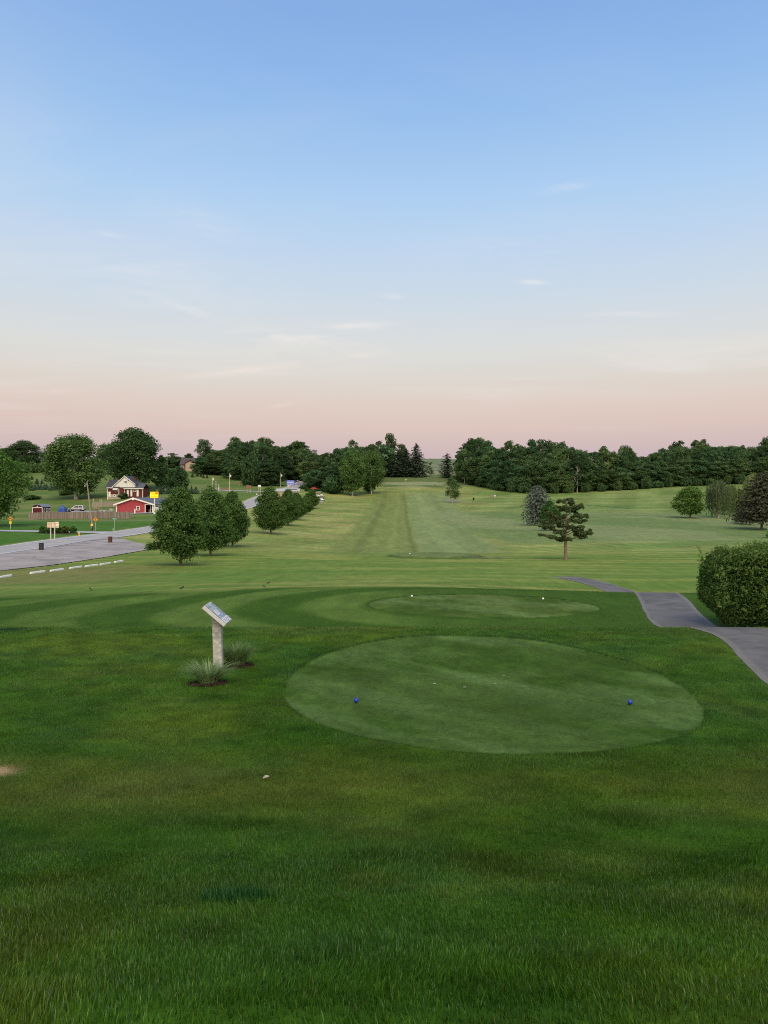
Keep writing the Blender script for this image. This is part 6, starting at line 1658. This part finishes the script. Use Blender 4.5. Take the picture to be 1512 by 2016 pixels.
for k, (px, dd, sc, lab) in enumerate(((607, 302, .9, 'low dark bush left of the red truck'), (622, 303, .8, 'low dark bush right in front of the red truck'), (634, 306, .9, 'rounded bush between the red truck and the dome shaped tree'), (597, 312, 1.0, 'dark bush behind the tan building, right of the blue sign'))):
    plant('bush', BUSH[k % 2], (px - 756) / F * dd, dd, sc * .55, sc * .32, lab, 'bush', None, None, (.8, .95, .85))
def tarp_heap():
    d = 214; x = (122.5 - 756) / F * d; z = Hs(x, d); o = empty('tarp_heap', (x, d, z), 'blue tarpaulin covered heap beside the silver car', 'tarpaulin')
    n = 18; V = []; 
    for i in range(n):
        for j in range(n):
            u, v = i / (n - 1) * 2 - 1, j / (n - 1) * 2 - 1; r = max(abs(u), abs(v))
            hgt = 1.75 * (1 - r ** 4) + .12 * math.sin(u * 7 + v * 4) * (1 - r) + .10 * math.sin(v * 9)
            V.append((u * .95, v * .8, max(hgt, 0) + .02 - (.3 if r > .99 else 0)))
    m = MB(); m.add(V, [(i * n + j, i * n + n + j, i * n + n + j + 1, i * n + j + 1) for i in range(n - 1) for j in range(n - 1)], 0, True); m.build('tarpaulin', mat('blue_tarp', (.018, .065, .30), .4, .15, 3, .4), o)
    m = MB(); m.tube([(-.9, -.5, 1.0), (-.2, -.75, 1.55), (.8, -.5, 1.1)], .02, 5); m.build('tie_rope', WHT, o)
tarp_heap()
def ride_on():
    d = 216; x = (133 - 756) / F * d; z = Hs(x, d); o = empty('lawn_tractor', (x, d, z), 'small dark machine with white panels between the blue heap and the silver car', 'lawn tractor')
    m = MB(); m.box(-.85, .0, -.3, .3, .35, .95, bev=.08); m.build('hood', mat('dark_blue_panel', (.03, .04, .09), .4), o); m = MB(); m.box(.0, .8, -.42, .42, .35, .6, bev=.05); m.build('fender', WHT, o)
    m = MB(); m.box(.25, .7, -.25, .25, .6, .72, bev=.03); m.box(.62, .72, -.25, .25, .72, 1.15, bev=.03); m.build('seat', BLK, o); m = MB(); m.tube([(-.05, 0, .9), (.12, 0, 1.15)], .03, 6); m.tube([(.12 + .16 * .3 * math.cos(a), .16 * math.sin(a), 1.15 + .16 * math.cos(a) * .8) for a in [k * math.pi / 6 for k in range(13)]], .018, 5); m.build('steering_wheel', BLK, o)
    for wx, r in ((-.6, .24), (.5, .34)):
        for yy in (-.42, .42): wheel(o, wx, yy, r, .22)
ride_on()
def golf_cart(px, y, d, rz, label, seat):
    x = (px - 756) / F * d; z = Hs(x, d) + .06; o = empty('golf_cart', (x, d, z), label, 'golf cart', 'golf carts parked beside the row of trees', rz)
    W = .58; cream = mat('cart_white', (.78, .77, .73), .4, .05, 3, .4)
    m = MB(); m.prism([(-1.15, .30), (1.1, .30), (1.12, .62), (.95, .74), (.15, .74), (.10, .42), (-.45, .42), (-.62, .80), (-.95, .86), (-1.15, .62)], -W, W, 'y'); m.build('body', cream, o)
    m = MB(); m.box(.12, .72, -W + .05, W - .05, .745, .86, bev=.03); m.box(.70, .80, -W + .05, W - .05, .862, 1.25, bev=.03); m.build('seat', mat('cart_seat_' + seat, {'red': (.28, .03, .035), 'dark': (.05, .04, .04)}[seat], .6), o)
    m = MB(); m.box(-.85, 1.0, -W - .05, W + .05, 1.82, 1.90, bev=.035); m.build('roof', cream, o)
    m = MB()
    for sx, tx in ((-.70, -.62), (.86, .80)):
        for yy in (-W + .04, W - .04): m.tube([(sx, yy, .80), (tx, yy, 1.83)], .022, 6)
    m.build('roof_posts', BLK, o)
    m = MB(); m.prism([(-.705, .88), (-.69, .88), (-.625, 1.78), (-.64, 1.78)], -W + .07, W - .07, 'y'); m.build('windscreen', mat('cart_screen', (.10, .11, .12), .1, .05, 2, .6), o)
    m = MB(); m.tube([(-.45, -.25, .85), (-.25, -.25, 1.05)], .02, 6); m.tube([(-.25 + .06 * math.cos(a), -.25 + .17 * math.sin(a), 1.06 + .16 * math.cos(a)) for a in [k * math.pi / 6 for k in range(13)]], .014, 5); m.build('steering_wheel', BLK, o)
    m = MB(); m.box(1.121, 1.30, -W + .1, W - .1, .40, .72, bev=.03); m.build('bag_well', BLK, o)
    for yy in (-.36, .36): m = MB(); m.box(-1.175, -1.10, yy - .1, yy + .1, .56, .68); m.build('headlight', mat('lamp_clear', (.7, .7, .7), .2), o)
    for wx in (-.72, .72):
        for yy in (-W + .06, W - .06): wheel(o, wx, yy, .23, .18)
golf_cart(634.3, 991.5, 266, R(78), 'white golf cart seen end on, nearest of those beside the row of trees', 'dark')
golf_cart(624.0, 980, 279, R(-8), 'white golf cart seen side on, left of and behind the nearest cart', 'dark')
golf_cart(629.0, 980, 284, R(172), 'golf cart with red seats behind the other two carts', 'red')
pad = [((622 - 756) / F * 264, 262.5), ((637 - 756) / F * 264, 262.5), ((637.5 - 756) / F * 268, 269.5), ((621 - 756) / F * 268, 269.5)]
poly_sheet('cart_parking_pad', pad, MCONC, .10, .5)

# ------------------------------------------------------------------ hillside planting and the far left trees
def edge(px, y, top, width, k, label, tint, d=None, cat='tree', name='broadleaf_tree', group=None):
    if d is None: x, d = ray(px, y, 100)
    x = (px - 756) / F * d; h = zpix(top, d) - Hs(x, d)
    return plant(name, k[0], x, d, hpx(width, d) / (2 * k[1]), h / k[2], label, cat, group, None, tint)
BIG = [broadleaf(420 + k, 24.0, 9.5, [.10, .13, .06][k], nclump=[210, 230, 200][k], nleaf=22000, size=.36, wide=[.46, .5, .42][k], kind=['round', 'wide', 'round'][k], limbs=16, trunk_r=.55, bark=BARKP if k == 0 else BARK, leaf=LEAFF) for k in range(3)]
edge(150, 991, 857, 128, (BIG[0], 9.5, 24), 'broad tall tree with a pale trunk in the middle of the left hillside', (1.15, 1.15, .95), 268)
edge(264, 955, 845, 112, (BIG[1], 9.5, 24), 'huge dark domed tree rising behind the white gabled house', (.80, .85, .80), 300)
edge(48, 950, 868, 80, (BIG[2], 9.5, 24), 'dark tree on the skyline behind the hillside planting at the left', (.80, .80, .82), 445)
NEARL = broadleaf(430, 15.0, 7.0, .12, nclump=230, nleaf=24000, size=.22, wide=.45, limbs=14, trunk_r=.4, leaf=LEAF)
edge(-22, 1046, 884, 150, (NEARL, 7.0, 15), 'large leafy tree cut off by the left edge of the picture', (1.1, 1.15, 1.0), 150)
edge(10, 958, 883, 60, (BIG[1], 9.5, 24), 'dark tree at the far left corner of the skyline', (.85, .9, .85), 450)
edge(105, 945, 884, 56, (BIG[2], 9.5, 24), 'lower tree on the skyline left of the broad tall tree', (.95, .95, .9), 440)
edge(210, 935, 872, 50, (WOOD[0], 6.2, 20), 'tree on the skyline between the broad tall tree and the huge domed tree', (1.0, 1.0, .9), 410)
edge(350, 968, 920, 50, (BUSH[1], 3.4, 5), 'bushy dark tree on the slope left of the grassy bank, below the beige house', (.62, .72, .70), 288)
edge(318, 962, 896, 40, (WOOD[3], 6.2, 20), 'dark slender tree at the right foot of the huge domed tree', (.75, .85, .85), 305)
edge(342, 925, 892, 46, (WOOD[1], 6.2, 20), 'pale leafy tree left of the beige house on the skyline', (1.25, 1.2, 1.1), 420)
edge(330, 935, 899, 34, (WOOD[2], 6.2, 20), 'small pale tree on the skyline beside the huge domed tree', (1.1, 1.1, 1.05), 410)
edge(372, 912, 893, 30, (WOOD[5], 6.2, 20), 'tree top showing over the roof of the beige house', (.8, .8, .8), 415)
CON = conifer(450, 3.0, 1.15, .02, 15, 9, .10, NEED, .20, 11, .8, irregular=.10)
for px, y, top, w, lab in ((54.5, 958, 943.5, 11, 'cone shaped evergreen at the left end of the hillside row'), (73, 953.5, 940.5, 10, 'darkest cone shaped evergreen of the hillside row'), (83, 952.8, 941.5, 7, 'slim yellowish evergreen right of the darkest cone'), (90.5, 947, 932.5, 10, 'highest cone shaped evergreen at the right end of the hillside row'), (63, 945, 934.5, 8, 'small brownish evergreen above the hillside row')):
    x, d = ray(px, y, 150); h = max(zpix(top, d) - Hs(x, d), 1)
    plant('cone_evergreen', CON, x, d, hpx(w, d) / 2.3, h / 3.0, lab, 'tree', 'cone shaped evergreens on the left hillside', None, (1.2, 1.1, .9) if px in (83, 63) else (.9, .95, .9))
random.seed(5)
for k in range(14):
    px = 62 + k * 6.2 + random.uniform(-1.5, 1.5); x, d = ray(px, 966 + random.uniform(-1.5, 1), 150)
    plant('young_spruce', CON, x, d, random.uniform(1.1, 1.5), random.uniform(.75, 1.15), 'bluish young spruce in the low row below the cone shaped evergreens', 'tree', 'bluish young spruces in a row on the left hillside', None, (2.2, 2.5, 2.6))
for k in range(9):
    px = 46 + k * 8.5 + random.uniform(-2, 2); d = 418 + random.uniform(-3, 3); x = (px - 756) / F * d
    plant('scrub_bush', BUSH[k % 2], x, d, random.uniform(.9, 1.2), random.uniform(.85, 1.2), 'grey green scrub bush in the band above the cone shaped evergreens', 'bush', 'scrub bushes along the top of the left hillside', None, (1.15, 1.15, 1.05))
for px, y, h, w in ((389, 938, 9, 8), (396, 939, 9, 7), (401, 942, 8, 6), (408, 942, 8, 6.5), (379, 940, 9, 8)):
    x, d = ray(px, y, 200)
    plant('young_spruce', CON, x, d, hpx(w, d) / 2.3, hpx(h, d) / 3.0, 'small dark evergreen on the grass below the beige house', 'tree', 'small evergreens below the beige house', None, (.8, .85, .9))
for k in range(12):
    px = 286 + k * 9.0 + random.uniform(-2, 2); x, d = ray(px, 972 + random.uniform(-1, 1), 150)
    plant('young_spruce', CON, x, d, random.uniform(1.0, 1.4), random.uniform(.7, 1.1), 'bluish young spruce in the row between the house and the grassy bank', 'tree', 'bluish young spruces behind the three egg shaped trees', None, (1.6, 1.9, 2.0))
x, d = ray(62, 984, 150); plant('scrub_bush', BUSH[0], x, d, .95, .35, 'low spreading bush on the hillside below the bluish spruces', 'bush', None, None, (.95, 1.0, .8))
x, d = ray(130, 975, 150); plant('scrub_bush', BUSH[1], x, d, .8, .3, 'low brown bush under the left side of the broad tall tree', 'bush', None, None, (1.2, 1.0, .9))
def brush_pile():
    d = 226; x = (191 - 756) / F * d; z = Hs(x, d); o = empty('brush_pile', (x, d, z), 'pale heap of cut branches on the bank left of the red building', 'brush pile'); rg = random.Random(3); m = MB()
    for k in range(70):
        a = rg.uniform(0, 6.28); r = rg.uniform(0, 1.1); p = Vector((math.cos(a) * r * 1.1, math.sin(a) * r * .8, rg.uniform(0, .9) * (1.2 - r))); q = Vector((rg.gauss(0, .7), rg.gauss(0, .5), rg.uniform(-.1, .75)))
        m.tube([p, p + q * .6 + Vector((0, 0, .1)), p + q], [.045, .03, .012], 4)
    m.build('branches', mat('cut_wood', (.42, .34, .25), .9, .2, 5), o)
brush_pile()
def rocks():
    rg = random.Random(6)
    for k in range(16):
        px = rg.uniform(196, 224); d = rg.uniform(216, 229); x = (px - 756) / F * d; r = rg.uniform(.25, .6); m = MB()
        pr = [(.02, -.3), (.75, -.2), (1.0, .15), (.8, .55), (.35, .8), (.02, .85)]; m.lathe(pr, 7, smooth=False); m.v = [(a * r * (1 + rg.uniform(-.2, .2)), b * r * (1 + rg.uniform(-.2, .2)), c * r * .7) for a, b, c in m.v]
        o = m.build('boulder', mat('boulder_stone', (.34, .31, .28), .9, .25, 2, bump=.4)); o.location = (x, d, Hs(x, d)); tag(o, 'pale boulder on the rough bank left of the red building', 'boulder', 'boulders on the bank left of the red building')
rocks()

# ------------------------------------------------------------------ far course furniture
def flagstick():
    d = 346; x = (797.8 - 756) / F * d; o = empty('flagstick', (x, d, Hs(x, d)), 'thin yellow flagstick standing on the distant green', 'flagstick'); h = hpx(9, d)
    m = MB(); m.tube([(0, 0, -.1), (0, 0, h)], .05, 6); m.build('stick', mat('flag_stick', (.62, .58, .22), .5), o)
    m = MB(); m.prism([(.05, h - .55), (.55, h - .50), (.60, h - .12), (.05, h - .05)], -.01, .01, 'y'); m.build('flag', mat('flag_cloth', (.60, .56, .22), .7), o)
flagstick()
def bin_():
    d = 276; x = (932.4 - 756) / F * d; o = empty('litter_bin', (x, d, Hs(x, d)), 'small black bin standing on the rough right of the young tree', 'litter bin')
    m = MB(); m.lathe([(.26, 0), (.30, .75), (.32, .78), (.32, .84)], 14); m.build('drum', mat('bin_black', (.015, .015, .016), .6), o); m = MB(); m.lathe([(.33, .842), (.28, .95), (.1, 1.02), (.02, 1.03)], 14); m.build('lid', _M['bin_black'], o)
bin_()
def ball_washer():
    d = 290; x = (974.3 - 756) / F * d; o = empty('tee_sign', (x, d, Hs(x, d)), 'small white tee sign on a post near the right hand wood', 'sign'); m = MB(); m.box(-.06, .06, -.05, .05, -.1, .6); m.build('post', WHT, o); m = MB(); m.box(-.26, .26, -.06, .02, .601, .98, bev=.02); m.build('plate', WHT, o)
    x2 = (969.5 - 756) / F * d; o = empty('bench', (x2, d + 1, Hs(x2, d + 1)), 'small grey bench left of the white tee sign', 'bench'); m = MB(); m.box(-.7, .7, -.2, .2, .42, .48); m.build('seat', PWOOD, o); m = MB(); m.box(-.7, .7, .21, .26, .5, .85); m.build('backrest', PWOOD, o)
    for sx in (-.55, .55): m = MB(); m.box(sx - .04, sx + .04, -.18, .25, -.05, .419); m.build('leg', PWOOD, o)
ball_washer()
# repeats that look alike are told apart by their place in the row
def number_group(group, short, way='from the left'):
    L = [o for o in COL.objects if o.get('group') == group and o.get('category')]
    L.sort(key=lambda o: o.location.x / max(o.location.y, 1))
    T = ORD
    for i, o in enumerate(L): o['label'] = short + ', ' + T[min(i, len(T) - 1)] + ' ' + way
number_group('shrubs at the foot of the right hand wood', 'low shrub at the foot of the right hand wood')
number_group('bluish young spruces in a row on the left hillside', 'bluish young spruce in the left hillside row')
number_group('bluish young spruces behind the three egg shaped trees', 'bluish young spruce between house and grassy bank')
number_group('scrub bushes along the top of the left hillside', 'grey green scrub bush along the left hilltop')
number_group('small evergreens below the beige house', 'small dark evergreen on grass below the beige house')
number_group('boulders on the bank left of the red building', 'pale boulder on the bank left of the red building')
grass()
# ------------------------------------------------------------------ sky, light and camera
def build_world():
    w = bpy.data.worlds.new('World'); SC.world = w; w.use_nodes = True
    nt = w.node_tree; nt.nodes.clear(); L = nt.links.new
    out = N(nt, 'ShaderNodeOutputWorld'); bg = N(nt, 'ShaderNodeBackground'); L(bg.outputs[0], out.inputs[0])
    tc = N(nt, 'ShaderNodeTexCoord'); sx = N(nt, 'ShaderNodeSeparateXYZ'); L(tc.outputs['Generated'], sx.inputs[0])
    lin = lambda r, g, b: tuple(((v / 255 + .055) / 1.055) ** 2.4 for v in (r, g, b))
    stops = [(0.0, lin(165, 158, 165)), (.030, lin(193, 177, 189)), (.052, lin(200, 181, 186)), (.088, lin(216, 193, 187)), (.120, lin(219, 203, 195)), (.150, lin(218, 212, 205)), (.185, lin(216, 217, 216)), (.24, lin(204, 216, 227)), (.30, lin(190, 211, 235)), (.36, lin(172, 205, 239)), (.45, lin(147, 187, 234)), (.54, lin(127, 169, 226)), (.80, lin(112, 152, 214)), (1.0, lin(100, 140, 205))]
    wob = N(nt, 'ShaderNodeTexNoise', Scale=1.6, Detail=3.0); L(tc.outputs['Generated'], wob.inputs[0])
    wz = N(nt, 'ShaderNodeMath', operation='MULTIPLY_ADD'); L(wob.outputs[0], wz.inputs[0]); wz.inputs[1].default_value = .03
    az = N(nt, 'ShaderNodeMath', operation='ADD'); L(sx.outputs['Z'], az.inputs[0]); az.inputs[1].default_value = -.015; L(az.outputs[0], wz.inputs[2])
    grad = ramp(nt, wz.outputs[0], stops)
    # thin cirrus on a plane overhead
    mz = N(nt, 'ShaderNodeMath', operation='MAXIMUM'); L(sx.outputs['Z'], mz.inputs[0]); mz.inputs[1].default_value = .02
    az2 = N(nt, 'ShaderNodeMath', operation='ADD'); L(mz.outputs[0], az2.inputs[0]); az2.inputs[1].default_value = .03
    dv = N(nt, 'ShaderNodeVectorMath', operation='SCALE'); inv = N(nt, 'ShaderNodeMath', operation='DIVIDE'); inv.inputs[0].default_value = 1.0; L(az2.outputs[0], inv.inputs[1])
    L(tc.outputs['Generated'], dv.inputs[0]); L(inv.outputs[0], dv.inputs['Scale'])
    def cirrus(scl, rot, loc, lo, hi, detail=7.0, dist=.8):
        mp = N(nt, 'ShaderNodeMapping'); mp.inputs['Scale'].default_value = scl; mp.inputs['Rotation'].default_value = (0, 0, rot); mp.inputs['Location'].default_value = loc
        L(dv.outputs[0], mp.inputs[0]); n = N(nt, 'ShaderNodeTexNoise', Scale=1.0, Detail=detail, Roughness=.58, Distortion=dist); L(mp.outputs[0], n.inputs[0])
        return ramp(nt, n.outputs[0], [(lo, 0), (hi, 1)])
    c1 = cirrus((.55, 1.0, 1), .5, (1.3, .4, 0), .46, .70)
    c2 = cirrus((.16, .30, 1), -.25, (4.1, 2.2, 0), .42, .66, 4.0, .4)
    f1 = N(nt, 'ShaderNodeMath', operation='MULTIPLY'); L(c1, f1.inputs[0]); L(c2, f1.inputs[1])
    hz = ramp(nt, sx.outputs['Z'], [(.06, 0), (.13, 1), (.28, .8), (.50, .25)])
    f2 = N(nt, 'ShaderNodeMath', operation='MULTIPLY'); L(f1.outputs[0], f2.inputs[0]); L(hz, f2.inputs[1])
    f3 = N(nt, 'ShaderNodeMath', operation='MULTIPLY'); L(f2.outputs[0], f3.inputs[0]); f3.inputs[1].default_value = .35
    soft = N(nt, 'ShaderNodeMath', operation='MULTIPLY'); L(f2.outputs[0], soft.inputs[0]); soft.inputs[1].default_value = .3
    sk = mixc(nt, grad, lin(226, 224, 226), soft.outputs[0]); sk = mixc(nt, sk, lin(240, 232, 226), f3.outputs[0])
    # separate wisps of cirrus, each with its own bearing, height and slope
    yp = N(nt, 'ShaderNodeMath', operation='MAXIMUM'); L(sx.outputs['Y'], yp.inputs[0]); yp.inputs[1].default_value = .05
    uu = N(nt, 'ShaderNodeMath', operation='DIVIDE'); L(sx.outputs['X'], uu.inputs[0]); L(yp.outputs[0], uu.inputs[1])
    vv = N(nt, 'ShaderNodeMath', operation='DIVIDE'); L(sx.outputs['Z'], vv.inputs[0]); L(yp.outputs[0], vv.inputs[1])
    uv = N(nt, 'ShaderNodeCombineXYZ'); L(uu.outputs[0], uv.inputs[0]); L(vv.outputs[0], uv.inputs[1])
    nmp = N(nt, 'ShaderNodeMapping'); nmp.inputs['Scale'].default_value = (9, 42, 1); nmp.inputs['Rotation'].default_value = (0, 0, .12); L(uv.outputs[0], nmp.inputs[0])
    nn = N(nt, 'ShaderNodeTexNoise', Scale=1.0, Detail=7.0, Roughness=.62, Distortion=1.2); L(nmp.outputs[0], nn.inputs[0])
    nr = ramp(nt, nn.outputs[0], [(.36, 0), (.66, 1)])
    tot = None
    for px, py, a, b, sl, k in ((300, 560, 400, 110, -.25, .22), (600, 690, 330, 55, .06, .26), (1000, 470, 330, 60, .1, .12), (1040, 557, 55, 9, -.08, .60), (360, 605, 105, 15, -.34, .50), (705, 645, 115, 14, .02, .55), (560, 665, 170, 20, -.12, .50), (700, 700, 110, 13, .10, .40), (470, 732, 250, 11, .12, .50), (560, 797, 70, 9, .18, .40), (225, 466, 60, 8, -.25, .35), (770, 585, 42, 8, -.1, .40), (390, 440, 240, 50, -.3, .16), (1110, 375, 100, 16, .2, .20), (1230, 620, 150, 10, .0, .30), (120, 770, 160, 9, .02, .35), (330, 695, 130, 9, -.06, .30)):
        mp = N(nt, 'ShaderNodeMapping', vector_type='TEXTURE'); mp.inputs['Location'].default_value = ((px - 756) / F, (YH - py) / F, 0); mp.inputs['Rotation'].default_value = (0, 0, math.atan(sl)); mp.inputs['Scale'].default_value = (a / F, b / F, 1)
        L(uv.outputs[0], mp.inputs[0]); ln = N(nt, 'ShaderNodeVectorMath', operation='LENGTH'); L(mp.outputs[0], ln.inputs[0])
        g = ramp(nt, ln.outputs['Value'], [(0, min(k * 1.35, 1)), (.25, k * 1.1), (.6, k * .4), (1.0, 0)])
        if tot is None: tot = g
        else:
            ad = N(nt, 'ShaderNodeMath', operation='ADD'); L(tot, ad.inputs[0]); L(g, ad.inputs[1]); tot = ad.outputs[0]
    fr = N(nt, 'ShaderNodeMath', operation='MULTIPLY'); L(tot, fr.inputs[0]); L(nr, fr.inputs[1])
    ey = ramp(nt, sx.outputs['Y'], [(.15, 0), (.3, 1)]); fe = N(nt, 'ShaderNodeMath', operation='MULTIPLY'); L(fr.outputs[0], fe.inputs[0]); L(ey, fe.inputs[1])
    wcol = ramp(nt, sx.outputs['Z'], [(.10, lin(236, 214, 204)), (.18, lin(238, 230, 224)), (.30, lin(228, 232, 238))])
    sk = mixc(nt, sk, wcol, fe.outputs[0])
    # afterglow behind the camera (just after sunset in the west)
    ng = N(nt, 'ShaderNodeMath', operation='MULTIPLY'); L(sx.outputs['Y'], ng.inputs[0]); ng.inputs[1].default_value = -1.0
    gl = ramp(nt, ng.outputs[0], [(.0, 0), (.9, 1)])
    glow = mixc(nt, (0, 0, 0), (1.55, 1.15, .72), gl)
    up = ramp(nt, sx.outputs['Z'], [(0.0, 1.0), (.75, .45)]); glow = mixc(nt, glow, up, 1.0, 'MULTIPLY')
    sky = N(nt, 'ShaderNodeTexSky', sky_type='NISHITA', sun_disc=False, sun_elevation=R(1.5), sun_rotation=R(180))
    nk = N(nt, 'ShaderNodeVectorMath', operation='SCALE'); L(sky.outputs[0], nk.inputs[0]); nk.inputs['Scale'].default_value = .015
    s1 = mixc(nt, sk, glow, 1.0, 'ADD'); s2 = mixc(nt, s1, nk.outputs[0], 1.0, 'ADD')
    L(s2, bg.inputs[0]); bg.inputs[1].default_value = 1.0
build_world()
afterglow_lamp = bpy.data.lights.new('afterglow_lamp', 'SUN'); afterglow_lamp.energy = 2.6; afterglow_lamp.angle = R(45); afterglow_lamp.color = (1.0, .87, .60)  # wide warm lamp added in place of the bright western sky after sunset
so = bpy.data.objects.new('afterglow_lamp', afterglow_lamp); COL.objects.link(so); so.rotation_euler = (R(40), 0, R(8))
cam = bpy.data.cameras.new('camera'); cam.sensor_fit = 'HORIZONTAL'; cam.sensor_width = 36; cam.lens = F / 1512 * 36; cam.clip_start = .05; cam.clip_end = 6000
co = bpy.data.objects.new('camera', cam); COL.objects.link(co); co.location = (0, 0, 0); co.rotation_euler = (R(90) - math.atan((1008 - YH) / F), 0, 0)
SC.camera = co
SC.render.engine = 'CYCLES'
SC.cycles.max_bounces = 6; SC.cycles.diffuse_bounces = 3; SC.cycles.transmission_bounces = 3; SC.cycles.glossy_bounces = 2
SC.cycles.volume_bounces = 0; SC.cycles.caustics_reflective = False; SC.cycles.caustics_refractive = False
SC.cycles.use_denoising = False; SC.cycles.filter_width = 1.05
SC.view_settings.view_transform = 'Standard'; SC.view_settings.look = 'None'; SC.view_settings.exposure = 0; SC.view_settings.gamma = 1
